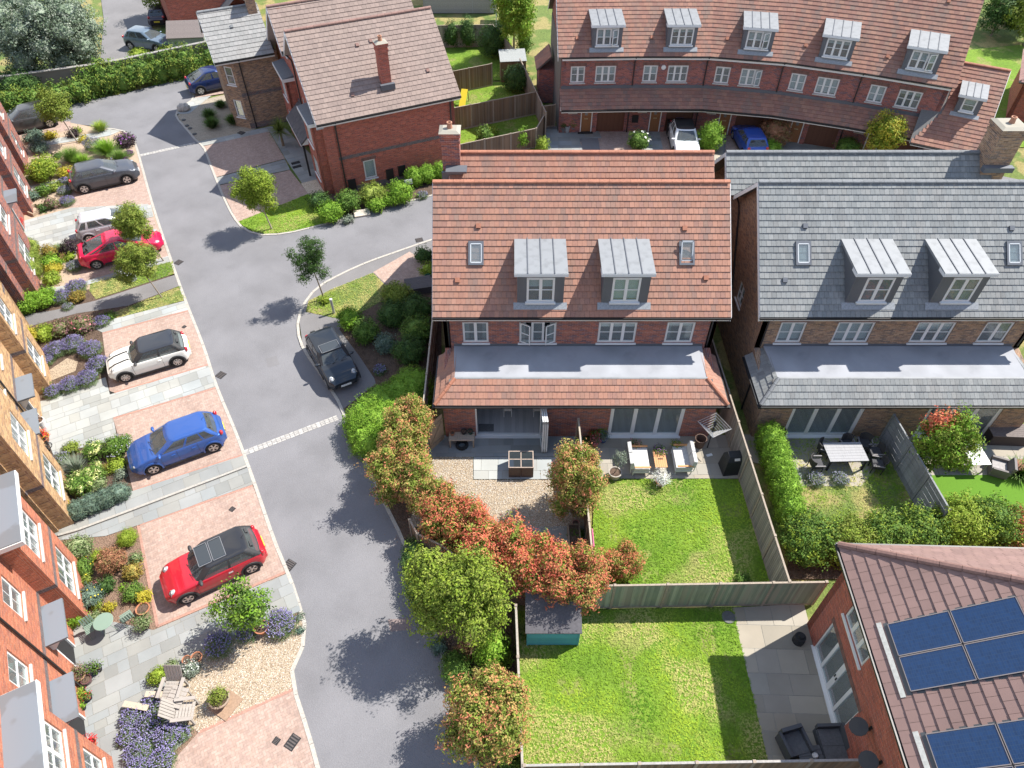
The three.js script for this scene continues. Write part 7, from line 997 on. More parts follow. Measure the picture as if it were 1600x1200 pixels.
function pot(label, u, v, r, h, mat, plant, o = {}) {
  nextSeed(); const [x, z] = G(u, v, o.h || 0), t = thing(o.name || 'plant_pot', label, 'plant pot', [x, o.h || .03, z]); part(t, 'pot', mat, A => A.lathe(0, 0, 0, [[r * .68, 0], [r, h * .9], [r * 1.1, h * .9], [r * 1.1, h], [r * .92, h], [r * .88, h * .85]], W1, 18)); part(t, 'compost', M.soil, A => A.lathe(0, h * .82, 0, [[r * .95, 0], [0, .02]], W1, 14));
  if (plant) { const [pal, pr, ph, fl] = plant, L = new Leaves(); foliage(L, [[0, h + ph * .45, 0, pr, ph * .55, pr]], o.leaf || .06, 1.1, PAL[pal], { deep: .7, per: 3, tips: fl ? PAL[fl] : null, tipAmt: .45 }); mesh('plant', L.geo(), M.leaf, t); } return t;
}
{ // left front gardens
  const a = G(174, 985), t = thing('bistro_table', 'round sage green bistro table beside the orange brick house', 'table', [a[0], .03, a[1]]); part(t, 'tabletop', greenMetal, A => A.lathe(0, .70, 0, [[.34, 0], [.35, .02], [.34, .03], [0, .032]], W1, 24)); for (let k = 0; k < 3; k++) part(t, 'leg', greenMetal, A => A.rod([.05, .7, 0].map((q, i) => i === 1 ? .7 : q), [.28 * Math.cos(k * 2.1), 0, .28 * Math.sin(k * 2.1)], .012, W1));
  const chair = (label, u, v, ry) => { const p = G(u, v), c = thing('bistro_chair', label, 'chair', [p[0], .03, p[1]], ry); for (let k = 0; k < 6; k++) part(c, 'seat_slat', greenMetal, A => A.box(-.2, .44, -.19 + k * .065, .2, .455, -.19 + k * .065 + .045)); for (let k = 0; k < 5; k++) part(c, 'back_slat', greenMetal, A => A.at(0, .46, -.2, 0, -.15).box(-.19 + k * .085, .0, 0, -.19 + k * .085 + .055, .42, .015)); for (const x of [-.19, .19]) for (const z of [-.18, .18]) part(c, 'leg', greenMetal, A => A.rod([x, .44, z], [x, 0, -z], .011, W1)); };
  chair('sage green folding chair between the table and house wall', 150, 990, AD + 1.2); chair('sage green folding chair on the drive side of the table', 205, 972, AD - 1.9);
  pot('hosta in a dark pot at the corner of the red hatchback drive', 228, 980, .2, .28, M.blackMatt, ['variegated', .34, .3]); pot('empty orange ring shaped pot by the yellow-green shrub', 226, 955, .24, .2, terracotta, null); pot('terracotta pot holding the small open-crowned tree', 412, 986, .26, .34, terracotta, null); pot('small terracotta pot beside the round lavender, left of the pair', 294, 1034, .15, .18, terracotta, null); pot('larger terracotta pot of the pair beside the round lavender', 310, 1031, .19, .22, terracotta, null);
  pot('large wide stone pot with a rounded shrub on the gravel', 347, 1097, .34, .36, plain(.36, .27, .2), ['olive', .3, .45]); part(thing('paving_slab', 'square brown slab under the large wide pot', 'paving slab', [G(352, 1100)[0], .02, G(352, 1100)[1]], AD), 'slab', plain(.36, .24, .16), A => A.box(-.45, 0, -.42, .45, .04, .42));
  pot('terracotta bowl with twigs by the first canopy door', 126, 1060, .26, .28, plain(.52, .32, .16), ['pink', .3, .4]); pot('dark pot with violet flowers near the terracotta bowl', 143, 1050, .17, .24, M.blackMatt, ['mid', .2, .22, 'violet']); pot('dark pot with lilac flowers outermost of the door group', 155, 1048, .17, .24, M.blackMatt, ['mid', .2, .22, 'paleLilac']); pot('round purple glazed pot by the door group', 139, 1066, .17, .25, plain(.16, .075, .08, { roughness: .3 }), null); pot('dark pot with lime foliage beneath the second canopy', 131, 1090, .18, .26, M.blackMatt, ['lime', .2, .25]); pot('dark pot with red and white flowers beneath the second canopy', 140, 1092, .15, .2, M.blackMatt, ['mid', .17, .2, 'red']); pot('dark pot with green herbs beneath the second canopy', 130, 1108, .16, .2, M.blackMatt, ['bright', .16, .15]); pot('terracotta pot of red geranium by the lower bay', 146, 1165, .17, .24, terracotta, ['red', .2, .28]);
  pot('terracotta planter with red and yellow flowers by the yellow house door', 70, 690, .3, .3, terracotta, ['red', .3, .4, 'yel']); pot('tall white planter by the yellow house door', 68, 668, .22, .5, plain(.7, .68, .66), ['rust', .15, .2]); pot('red geranium pot at the brown row house door', 34, 357, .2, .3, terracotta, ['red', .3, .35]); pot('green potted plant below the red geranium', 36, 376, .2, .3, M.blackMatt, ['lime', .25, .35]);
  { const p = G(77, 705), w = thing('wheel_planter', 'decorative metal wheel planter against the yellow brick wall', 'planter', [p[0], .03, p[1]]); part(w, 'wheel', M.blackMatt, A => { for (let k = 0; k < 12; k++) { const b = k / 12 * 2 * PI, c = (k + 1) / 12 * 2 * PI; A.rod([.25 * Math.cos(b), .3, .25 * Math.sin(b)], [.25 * Math.cos(c), .3, .25 * Math.sin(c)], .02, W1); A.rod([0, .3, 0], [.25 * Math.cos(b), .3, .25 * Math.sin(b)], .01, W1); } }); part(w, 'stand', M.blackMatt, A => A.cyl(0, 0, .3, 0, .06, .06, W1)); }
  const adir = (label, u, v, ry) => { const p = G(u, v), c = thing('garden_chair', label, 'chair', [p[0], .03, p[1]], ry); for (let k = 0; k < 6; k++) part(c, 'seat_slat', oldWood, A => A.at(0, .36, .1, 0, .12).box(-.3, 0, -.28 + k * .1, .3, .022, -.28 + k * .1 + .085)); for (let k = 0; k < 6; k++) part(c, 'back_slat', oldWood, A => A.at(0, .36, -.22, 0, -.42).box(-.3 + k * .1, 0, 0, -.3 + k * .1 + .085, .72, .022)); for (const x of [-.34, .34]) { part(c, 'arm', oldWood, A => A.box(x - .06, .56, -.25, x + .06, .585, .45)); for (const z of [-.2, .38]) part(c, 'leg', oldWood, A => A.box(x - .03, 0, z - .03, x + .03, .56, z + .03)); } };
  adir('weathered wooden lounge chair beside the lime conifer', 277, 1080, AD + .5); adir('weathered wooden lounge chair at the lavender edge', 290, 1118, AD + 2.2);
  const tb = G(283, 1098), tt = thing('low_table', 'weathered wooden table joining the two lounge chairs', 'table', [tb[0], .03, tb[1]], AD + .3); for (let k = 0; k < 5; k++) part(tt, 'slat', oldWood, A => A.box(-.3, .46, -.36 + k * .14, .3, .485, -.36 + k * .14 + .125)); legs(tt, oldWood, [-.25, .25], [-.3, .3], .46, .05);
  for (const [u, v, l, r] of [[247, 1085, 'weathered board lying across the lavender by the chair', .4], [212, 1103, 'weathered board half sunk in the lavender', .55]]) { const p = G(u, v, .35), b = thing('wooden_board', l, 'board', [p[0], .33, p[1]], AD + .9 - r); part(b, 'board', plain(.42, .36, .28, { map: M.wood.map }), A => A.box(-.45, 0, -.1, .45, .04, .1)); }
  const pf = G(55, 330), ff = thing('planter_frame', 'empty square wooden planter frame in the bark bed', 'planter', [pf[0], .01, pf[1]], AD); for (const [a, b, c, d] of [[-.5, -.45, .5, -.38], [-.5, .38, .5, .45], [-.5, -.38, -.43, .38], [.43, -.38, .5, .38]]) part(ff, 'board', plain(.46, .34, .24), A => A.box(a, 0, b, c, .2, d));
  const uc = G(200, 434), ub = thing('utility_cabinet', 'low pale grey utility cabinet on the grass by the footpath', 'cabinet', [uc[0], .02, uc[1]], AD); part(ub, 'cabinet', plain(.38, .40, .42, { roughness: .5 }), A => A.box(-.6, 0, -.16, .6, .36, .16)); part(ub, 'lid', plain(.46, .48, .5), A => A.box(-.63, .36, -.19, .63, .4, .19));
  const bo = G(522, 490), bb = thing('bollard', 'short grey bollard light on the dry verge', 'bollard', [bo[0], .04, bo[1]]); part(bb, 'post', plain(.45, .45, .46, { roughness: .4, metalness: .3 }), A => A.cyl(0, 0, .9, 0, .07, .07, W1, 14)); part(bb, 'lamp_head', plain(.7, .7, .7), A => A.lathe(0, .9, 0, [[.07, 0], [.08, .02], [.08, .1], [0, .13]], W1, 14));
  const sg = G(640, 300), ss = thing('utility_sign', 'small white utility sign on a post by the gabled house', 'sign', [sg[0], 0, sg[1]], .3); part(ss, 'post', M.blackMatt, A => A.cyl(0, 0, .9, 0, .03, .03, W1)); part(ss, 'plate', plain(.78, .78, .76, { map: null }), A => A.box(-.25, .6, .032, .25, .95, .05)); part(ss, 'symbol', M.black, A => A.box(.12, .64, .051, .19, .74, .055));
  const rk = G(288, 172), rr = thing('boulder', 'pale round boulder on the pavement corner', 'rock', [rk[0], 0, rk[1]]); { const g = new THREE.IcosahedronGeometry(.42, 3), p = g.attributes.position; for (let i = 0; i < p.count; i++) { const x = p.getX(i), y = p.getY(i), z = p.getZ(i), w = 1 + .16 * lump(x * 4, y * 4, z * 4, 2); p.setXYZ(i, x * w * 1.15, y * w * .7 + .22, z * w); } g.computeVertexNormals(); mesh('stone', white(g), plain(.45, .41, .36, { map: blotch }), rr); }
  const ps = G(566, 335), pp = thing('stone_slab', 'tilted pale stone slab between the kerbside bushes', 'rock', [ps[0], 0, ps[1]], .3); part(pp, 'stone', plain(.56, .50, .42, { map: blotch }), A => A.at(0, .1, 0, 0, .12).box(-.5, -.08, -.3, .5, .05, .3));
  for (const [u, v, l] of [[287, 188, 'dark step stone in the gravel garden nearest the kerb corner'], [292, 197, 'second dark step stone along the gravel garden kerb'], [297, 201, 'third dark step stone along the gravel garden kerb'], [304, 210, 'last dark step stone along the gravel garden kerb']]) { const p = G(u, v); part(thing('step_stone', l, 'stone', [p[0], .02, p[1]], .4), 'stone', plain(.10, .10, .10), A => A.lathe(0, 0, 0, [[.17, 0], [.15, .05], [0, .06]], W1, 7)); }
  for (const [u, v, l] of [[462, 255, 'dark door mat on the shaded paving, upper one'], [464, 261, 'dark door mat on the shaded paving, lower one']]) { const p = G(u, v); part(thing('door_mat', l, 'mat', [p[0], .035, p[1]], .5), 'mat', M.blackMatt, A => A.box(-.3, 0, -.14, .3, .02, .14)); }
  const rp = G(655, 452), rq = thing('timber_ramp', 'dark boarded platform beside the brick paved bay', 'platform', [rp[0], .04, rp[1]], .25); for (let k = 0; k < 7; k++) part(rq, 'board', plain(.11, .10, .105), A => A.box(-.75, 0, -.55 + k * .15, .75, .42, -.55 + k * .15 + .14)); const gb = G(670, 442); pot('dark green bin beside the boarded platform', 669, 440, .17, .4, plain(.01, .11, .07), null, { name: 'garden_bin' });
}
{ // gravel garden
  const c = G(814, 746), t = thing('cube_garden_set', 'brown rattan cube table with four black glass tops on the patio', 'table', [c[0], .02, c[1]]); for (const i of [0, 1]) part(t, 'cube_front', plain(.10, .07, .055, { map: rattan.map }), A => A.box(i ? .01 : -.54, 0, -.9, i ? .54 : -.01, .68, 0)); part(t, 'frame', plain(.42, .33, .27), A => { A.box(-.55, .681, -.91, .55, .71, -.87); A.box(-.55, .681, -.03, .55, .71, .01); A.box(-.55, .681, -.87, -.51, .71, -.03); A.box(.51, .681, -.87, .55, .71, -.03); A.box(-.02, .681, -.87, .02, .711, -.03); A.box(-.51, .681, -.47, .51, .711, -.43); }); for (const x of [-.51, .02]) for (const z of [-.87, -.43]) part(t, 'glass_top', carGlass, A => A.box(x, .681, z, x + .49, .70, z + .4));
  const b = G(722, 700), w = thing('potting_bench', 'low weathered wooden bench against the brick wall', 'bench', [b[0], .02, b[1]]); for (let k = 0; k < 4; k++) part(w, 'slat', plain(.42, .34, .26, { map: M.wood.map }), A => A.box(-.58, .48, -.52 + k * .13, .58, .51, -.52 + k * .13 + .12)); legs(w, plain(.36, .28, .21), [-.53, .53], [-.5, -.02], .48, .06); pot('small terracotta pot on the wooden bench', 707, 679, .11, .15, terracotta, null, { h: .53 }); pot('black pot on the wooden bench', 725, 677, .13, .17, M.blackMatt, null, { h: .53 }); pot('dark green pot on the wooden bench', 735, 677, .13, .17, plain(.01, .07, .05), null, { h: .53 });
  const ty = G(722, 697); part(thing('car_tyre', 'old tyre lying beneath the wooden bench', 'tyre', [ty[0], .02, ty[1]]), 'tyre', tyreM, A => A.lathe(0, 0, 0, [[.16, 0], [.28, 0], [.3, .06], [.28, .14], [.16, .14]], W1, 18));
  const d = thing('dining_table', 'dark brown dining table inside the open folding doors', 'table', [.3, .04, -22.75]); part(d, 'tabletop', plain(.20, .085, .045, { map: M.wood.map }), A => A.box(-.95, .72, -.45, .95, .77, .45)); legs(d, M.blackMatt, [-.8, .8], [-.35, .35], .72, .06); for (const [x, z, r, l] of [[-.5, .7, PI, 'white legged dining chair on the doorway side, at the dark end of the table'], [.9, .7, PI, 'white legged dining chair on the doorway side, near the folded doors']]) { const q = thing('dining_chair', l, 'chair', [.3 + x, .04, -22.75 + z], r); part(q, 'seat', plain(.6, .58, .55), A => A.box(-.2, .44, -.2, .2, .48, .2)); part(q, 'backrest', plain(.6, .58, .55), A => A.box(-.2, .48, -.2, .2, .85, -.17)); legs(q, M.white, [-.18, .18], [-.18, .18], .44, .03); }
  part(thing('door_mat', 'grey mat just inside the open folding doors', 'mat', [-1.2, .04, -21.2]), 'mat', plain(.16, .16, .16), A => A.box(-.35, 0, -.22, .35, .015, .22));
  const g = thing('garden_gate', 'open wooden side gate between house corner and fence', 'gate', [-3.1, 0, -20.6], .9); for (let k = 0; k < 8; k++) part(g, 'board', plain(.34, .25, .17, { map: M.wood.map }), A => A.box(-.95 + k * .115, .05, -.012, -.95 + k * .115 + .11, 1.75, .012)); part(g, 'brace', plain(.32, .24, .16), A => { A.box(-.95, .3, .013, -.03, .4, .04); A.box(-.95, 1.4, .013, -.03, 1.5, .04); A.rod([-.9, .4, .03], [-.08, 1.4, .03], .04, W1, 4); });
  const pl = G(897, 850), rp = thing('raised_planter', 'long timber planter along the brown fence', 'planter', [pl[0], .02, pl[1]]); for (const [a0, b0, c0, d0] of [[-.25, -.7, -.2, .7], [.2, -.7, .25, .7], [-.2, -.7, .2, -.65], [-.2, .65, .2, .7]]) part(rp, 'board', plain(.30, .24, .17), A => A.box(a0, 0, b0, c0, .4, d0)); part(rp, 'soil', M.soil, A => A.box(-.2, .05, -.65, .2, .35, .65)); pot('round terracotta pot at the planter end', 899, 822, .14, .25, plain(.5, .26, .22), null); const pk = G(930, 850, .6); part(thing('towel', 'pink towel hanging on the brown fence', 'towel', [pk[0] - .12, .4, pk[1]]), 'cloth', plain(.55, .12, .24, { map: null }), A => A.box(-.02, 0, -.4, .02, .7, .4));
}
{ // lawn garden with sofa set
  const sofa = (label, u, v, s) => { const p = G(u, v), t = thing('garden_sofa', label, 'sofa', [p[0], .02, p[1]]); part(t, 'seat_cushion', cushion, A => A.box(-.33, .3, -1.2, .38, .48, 0)); for (let k = 0; k < 2; k++) part(t, 'back_cushion', cushion, A => A.at(s * .36, .5, -.9 + k * .62, 0, 0, -s * .22).box(-.08, 0, -.3, .08, .42, .28)); part(t, 'frame', plain(.5, .5, .48, { map: null, roughness: .5 }), A => { A.box(-.36, .22, -1.22, .4, .3, .02); for (const x of [-.33, .36]) for (const z of [-1.18, -.02]) A.rod([x, 0, z], [x, .3, z], .025, W1); A.rod([s * .44, .25, -1.2], [s * .5, .85, -1.2], .02, W1); A.rod([s * .44, .25, 0], [s * .5, .85, 0], .02, W1); A.rod([s * .5, .85, -1.2], [s * .5, .85, 0], .02, W1); }); for (const z of [-1.2, -.02]) part(t, 'armrest', teak, A => A.box(-.3, .58, z - .04, .4, .62, z + .04)); return t; };
  sofa('white cushioned garden sofa facing the teak table from the potted olive side', 1000, 744, -1); sofa('white cushioned garden sofa beside the rotary dryer', 1066, 742, 1);
  const c = G(1032, 740), t = thing('coffee_table', 'teak slatted coffee table between the white sofas', 'table', [c[0], .02, c[1]]); for (let k = 0; k < 6; k++) part(t, 'slat', teak, A => A.box(-.27 + k * .09, .36, -1.0, -.27 + k * .09 + .082, .385, -.05)); legs(t, plain(.5, .5, .48), [-.25, .25], [-.95, -.1], .36, .04); part(thing('secateurs', 'small dark object on the teak table', 'tool', [c[0], .41, c[1] - .5]), 'handle', M.blackMatt, A => A.box(-.1, 0, -.02, .12, .02, .02));
  pot('pot of white flowers at the lawn edge in front of the teak table', 1031, 757, .22, .28, terracotta, ['white', .38, .4]); pot('purple and white pansies behind the teak table', 1029, 713, .22, .24, M.blackMatt, ['mid', .3, .3, 'violet']); pot('pink flowers behind the white sofa near the olive', 991, 704, .2, .25, M.blackMatt, ['mid', .28, .3, 'pinkf']); pot('yellow flowers behind the sofa near the dryer', 1056, 704, .2, .25, M.blackMatt, ['mid', .25, .28, 'yel']);
  { const q = G(960, 745), o = thing('potted_olive', 'small standard olive tree in a wide stone pot', 'tree', [q[0], .02, q[1]]); part(o, 'pot', plain(.40, .36, .31), A => A.lathe(0, 0, 0, [[.22, 0], [.28, .3], [.3, .3], [.3, .35], [.25, .35], [.24, .3]], W1, 18)); part(o, 'compost', M.soil, A => A.lathe(0, .3, 0, [[.26, 0], [0, .02]], W1, 12)); part(o, 'trunk', M.wood, A => A.rod([0, .3, 0], [.1, 1.15, .05], .018, [.3, .25, .2], 6)); nextSeed(); crownMesh('crown', o, [[.1, 1.35, .05, .3, .3, .3]], .055, .8, PAL.grey, { deep: .8 }); }
  for (const [u, v, pal, fl, l] of [[928, 688, 'mid', 'red', 'pot of red flowers against the boundary by the folding doors'], [938, 682, 'bright', null, 'leafy fern pot beside the folding doors'], [942, 690, 'blue', 'paleLilac', 'blue pot plant beside the fern pot'], [929, 697, 'pink', 'pinkf', 'pink pot plant below the red flowers']]) pot(l, u, v, .18, .28, fl === 'paleLilac' ? plain(.03, .06, .2) : terracotta, [pal, .25, .3, fl]);
  { const q = G(1105, 700), d = thing('rotary_dryer', 'open rotary washing line with white cords', 'washing line', [q[0], .02, q[1]]); part(d, 'pole', M.blackMatt, A => { A.cyl(0, 0, 1.75, 0, .025, .025, W1); A.cbox(0, 1.7, 0, .1, .2, .1); }); for (let k = 0; k < 4; k++) { const b = k * PI / 2 + .3; part(d, 'arm', plain(.3, .34, .4, { metalness: .5, roughness: .4 }), A => A.rod([0, 1.15, 0], [.75 * Math.cos(b), 1.62, .75 * Math.sin(b)], .012, W1)); } for (let n = 2; n < 8; n++) part(d, 'line', plain(.75, .74, .72, { map: null }), A => { const f = n / 7.2; for (let k = 0; k < 4; k++) { const b = k * PI / 2 + .3, c = b + PI / 2; A.rod([.75 * f * Math.cos(b), 1.15 + .47 * f, .75 * f * Math.sin(b)], [.75 * f * Math.cos(c), 1.15 + .47 * f, .75 * f * Math.sin(c)], .007, W1, 4); } }); }
  { const q = G(1142, 733), b = thing('covered_barbecue', 'barbecue under a black cover by the grey fence', 'barbecue', [q[0], .02, q[1]], .1); part(b, 'cover', plain(.018, .019, .021, { roughness: .7 }), A => { A.hexa([[-.48, 0, .36], [.48, 0, .36], [.48, 0, -.36], [-.48, 0, -.36], [-.42, .85, .28], [.42, .85, .28], [.42, .85, -.3], [-.42, .85, -.3]], W1); A.hexa([[-.42, .85, .28], [.42, .85, .28], [.42, .85, -.3], [-.42, .85, -.3], [-.32, 1.05, .15], [.32, 1.05, .15], [.32, 1.05, -.2], [-.32, 1.05, -.2]], W1); }); part(b, 'emblem', plain(.6, .55, .5, { map: null }), A => A.hexa([[-.12, .9, .25], [.12, .9, .25], [.12, 1.0, .19], [-.12, 1.0, .19], [-.12, .91, .26], [.12, .91, .26], [.12, 1.01, .2], [-.12, 1.01, .2]], W1)); }
  const bx = G(1092, 697); part(thing('wicker_basket', 'dark wicker laundry basket under the rotary dryer', 'basket', [bx[0], .02, bx[1]]), 'basket', plain(.10, .06, .045, { map: rattan.map }), A => A.lathe(0, 0, 0, [[.2, 0], [.26, .5], [.28, .5], [.28, .54], [.24, .54], [.2, .05]], W1, 12));
  part(thing('towel', 'small white cloth lying on the patio near the barbecue', 'towel', [G(1108, 712)[0], .035, G(1108, 712)[1]], .3), 'cloth', M.white, A => A.box(-.14, 0, -.06, .14, .02, .06));
}
{ // dining garden
  const q = G(1318, 735), t = thing('garden_table', 'large grey slatted dining table on the lime hedge patio', 'table', [q[0], .02, q[1]], .03); for (let k = 0; k < 7; k++) part(t, 'slat', plain(.30, .30, .31, { map: M.wood.map }), A => A.box(-.85, .71, -.98 + k * .15, .85, .74, -.98 + k * .15 + .142)); part(t, 'apron', M.blackMatt, A => A.box(-.82, .64, -.95, .82, .71, .04)); legs(t, M.blackMatt, [-.78, .78], [-.9, 0], .64, .07);
  const ch = (label, u, v, ry) => { const p = G(u, v), c = thing('wicker_chair', label, 'chair', [p[0], .02, p[1]], ry); part(c, 'seat', rattan, A => A.box(-.26, .38, -.24, .26, .44, .26)); part(c, 'backrest', rattan, A => { for (let k = 0; k < 6; k++) { const b = -1.1 + k * .37, d = -1.1 + (k + 1) * .37; A.hexa([[.29 * Math.sin(b), .4, -.29 * Math.cos(b)], [.29 * Math.sin(d), .4, -.29 * Math.cos(d)], [.26 * Math.sin(d), .4, -.26 * Math.cos(d)], [.26 * Math.sin(b), .4, -.26 * Math.cos(b)], [.33 * Math.sin(b), .84, -.35 * Math.cos(b)], [.33 * Math.sin(d), .84, -.35 * Math.cos(d)], [.3 * Math.sin(d), .84, -.32 * Math.cos(d)], [.3 * Math.sin(b), .84, -.32 * Math.cos(b)]], W1); } }); for (const x of [-.29, .29]) part(c, 'arm', plain(.2, .19, .19), A => A.box(x - .03, .6, -.2, x + .03, .63, .26)); part(c, 'seat_cushion', plain(.05, .05, .055), A => A.box(-.24, .44, -.22, .24, .5, .24)); legs(c, M.blackMatt, [-.23, .23], [-.22, .23], .38, .03); };
  ch('black wicker chair at the head of the dining table by the lavender', 1271, 734, PI / 2); ch('black wicker chair at the house side corner of the dining table by the kettle barbecue', 1283, 710, PI / 2 - .4); ch('black wicker chair on the house side of the dining table', 1318, 704, .1); ch('black wicker chair behind the dining table, next to the fence side corner', 1345, 703, -.2); ch('black wicker chair at the fence end of the dining table, towards the house', 1362, 716, -PI / 2); ch('black wicker chair at the fence end of the dining table, towards the lawn', 1366, 735, -PI / 2 - .2);
  const k = G(1213, 690), b = thing('kettle_barbecue', 'black kettle barbecue on three legs by the folding doors', 'barbecue', [k[0], .02, k[1]]); part(b, 'lid', paint(.015, .015, .016), A => A.lathe(0, .72, 0, [[.27, 0], [.26, .1], [.18, .2], [0, .24]], W1, 18)); part(b, 'bowl', paint(.015, .015, .016), A => A.lathe(0, .48, 0, [[0, 0], [.18, .04], [.26, .16], [.27, .24]], W1, 18)); for (let i = 0; i < 3; i++) part(b, 'leg', alloyM, A => A.rod([.12 * Math.cos(i * 2.1), .5, .12 * Math.sin(i * 2.1)], [.3 * Math.cos(i * 2.1), 0, .3 * Math.sin(i * 2.1)], .013, W1));
}
{ // paved garden at the right edge
  const q = G(1522, 742), t = thing('garden_table', 'long white topped garden table on the paved patio', 'table', [q[0], .02, q[1]], .02); part(t, 'tabletop', plain(.72, .72, .72, { map: null, roughness: .3 }), A => A.box(-.42, .7, -1.35, .42, .73, 0)); legs(t, plain(.3, .29, .28), [-.35, .35], [-1.25, -.1], .7, .05);
  const lc = (label, u, v, ry) => { const p = G(u, v), c = thing('lounge_chair', label, 'chair', [p[0], .02, p[1]], ry), m = plain(.16, .145, .14, { map: rattan.map }); part(c, 'base', m, A => A.box(-.36, .05, -.36, .36, .34, .36)); part(c, 'backrest', m, A => A.at(0, .34, -.3, 0, -.25).box(-.36, 0, -.06, .36, .5, .06)); for (const x of [-.36, .36]) part(c, 'armrest', m, A => A.box(x - .05, .34, -.34, x + .05, .58, .36)); part(c, 'seat_cushion', plain(.36, .34, .33), A => A.box(-.3, .34, -.24, .3, .44, .34)); };
  lc('grey rattan lounge chair partly under the glossy shrub', 1490, 728, PI / 2); lc('grey rattan lounge chair between the white table and the storage box', 1556, 738, -PI / 2 - .4);
  const b = G(1572, 697), s = thing('storage_box', 'long dark brown garden storage box by the house wall', 'storage box', [b[0], .02, b[1]], -.05); part(s, 'box', plain(.05, .035, .032), A => A.box(-.85, 0, -.75, .85, .62, 0)); for (let i = 0; i < 7; i++) part(s, 'lid_slat', plain(.17, .14, .13), A => A.box(-.88, .62, -.78 + i * .113, .88, .655, -.78 + i * .113 + .105));
  pot('green plastic tub beside the storage box', 1523, 692, .3, .3, plain(.005, .12, .07), null); const w = G(1598, 745); const x = thing('low_table', 'small reddish wooden table at the patio edge', 'table', [w[0], .02, w[1]]); part(x, 'tabletop', plain(.28, .11, .08, { map: M.wood.map }), A => A.box(-.4, .44, -.6, .4, .48, 0)); legs(x, plain(.2, .09, .07), [-.35, .35], [-.55, -.05], .44, .05);
}
{ // shaded corner of the big lawn patio
  const m = plain(.075, .08, .09, { map: rattan.map }), cu = plain(.12, .125, .135); const a = G(1237, 1168), c = thing('lounge_chair', 'dark grey rattan armchair on the shaded slab patio', 'chair', [a[0], .02, a[1]], .25); part(c, 'base', m, A => A.box(-.36, .05, -.4, .36, .35, .36)); part(c, 'backrest', m, A => A.box(-.36, .35, -.46, .36, .75, -.34)); for (const x of [-.38, .38]) part(c, 'armrest', m, A => A.box(x - .05, .05, -.4, x + .05, .6, .38)); part(c, 'seat_cushion', cu, A => A.box(-.32, .35, -.33, .32, .43, .35));
  const b = G(1300, 1185), s = thing('corner_sofa', 'dark grey rattan sofa against the solar panel house', 'sofa', [b[0], .02, b[1]], .03); part(s, 'base', m, A => A.box(-.4, .05, -.85, .4, .35, .85)); part(s, 'backrest', m, A => A.box(.36, .35, -.85, .48, .78, .85)); part(s, 'armrest', m, A => A.box(-.4, .35, -.9, .46, .62, -.8)); for (let k = 0; k < 3; k++) part(s, 'seat_cushion', cu, A => A.box(-.38, .35, -.78 + k * .53, .35, .44, -.78 + k * .53 + .52));
  const d = G(1262, 1190), t = thing('coffee_table', 'dark slatted low table between rattan armchair and sofa', 'table', [d[0], .02, d[1]], .1); for (let k = 0; k < 5; k++) part(t, 'slat', cu, A => A.box(-.4, .38, -.35 + k * .15, .4, .41, -.35 + k * .15 + .14)); legs(t, m, [-.36, .36], [-.3, .35], .38, .06); part(thing('candle', 'round white candle on the dark low table', 'candle', [d[0] + .12, .43, d[1] - .05]), 'candle', M.white, A => A.lathe(0, 0, 0, [[.09, 0], [.1, .05], [.07, .1], [0, .1]], W1, 12));
  const e = G(1255, 1002); part(thing('hose_reel', 'dark hose reel at the brick house corner', 'hose', [e[0] - .2, .03, e[1]]), 'reel', M.blackMatt, A => { A.cyl(0, 0, .35, 0, .22, .2, W1, 14); A.cyl(0, .35, .5, 0, .1, .1, W1, 10); }); const f = G(1138, 965); part(thing('drain_cover', 'round grey cover in the shaded lawn corner', 'drain cover', [f[0], .02, f[1]], 0, 'drain covers'), 'cover', plain(.14, .14, .14), A => A.lathe(0, 0, 0, [[.25, 0], [.25, .03], [0, .04]], W1, 18));
}
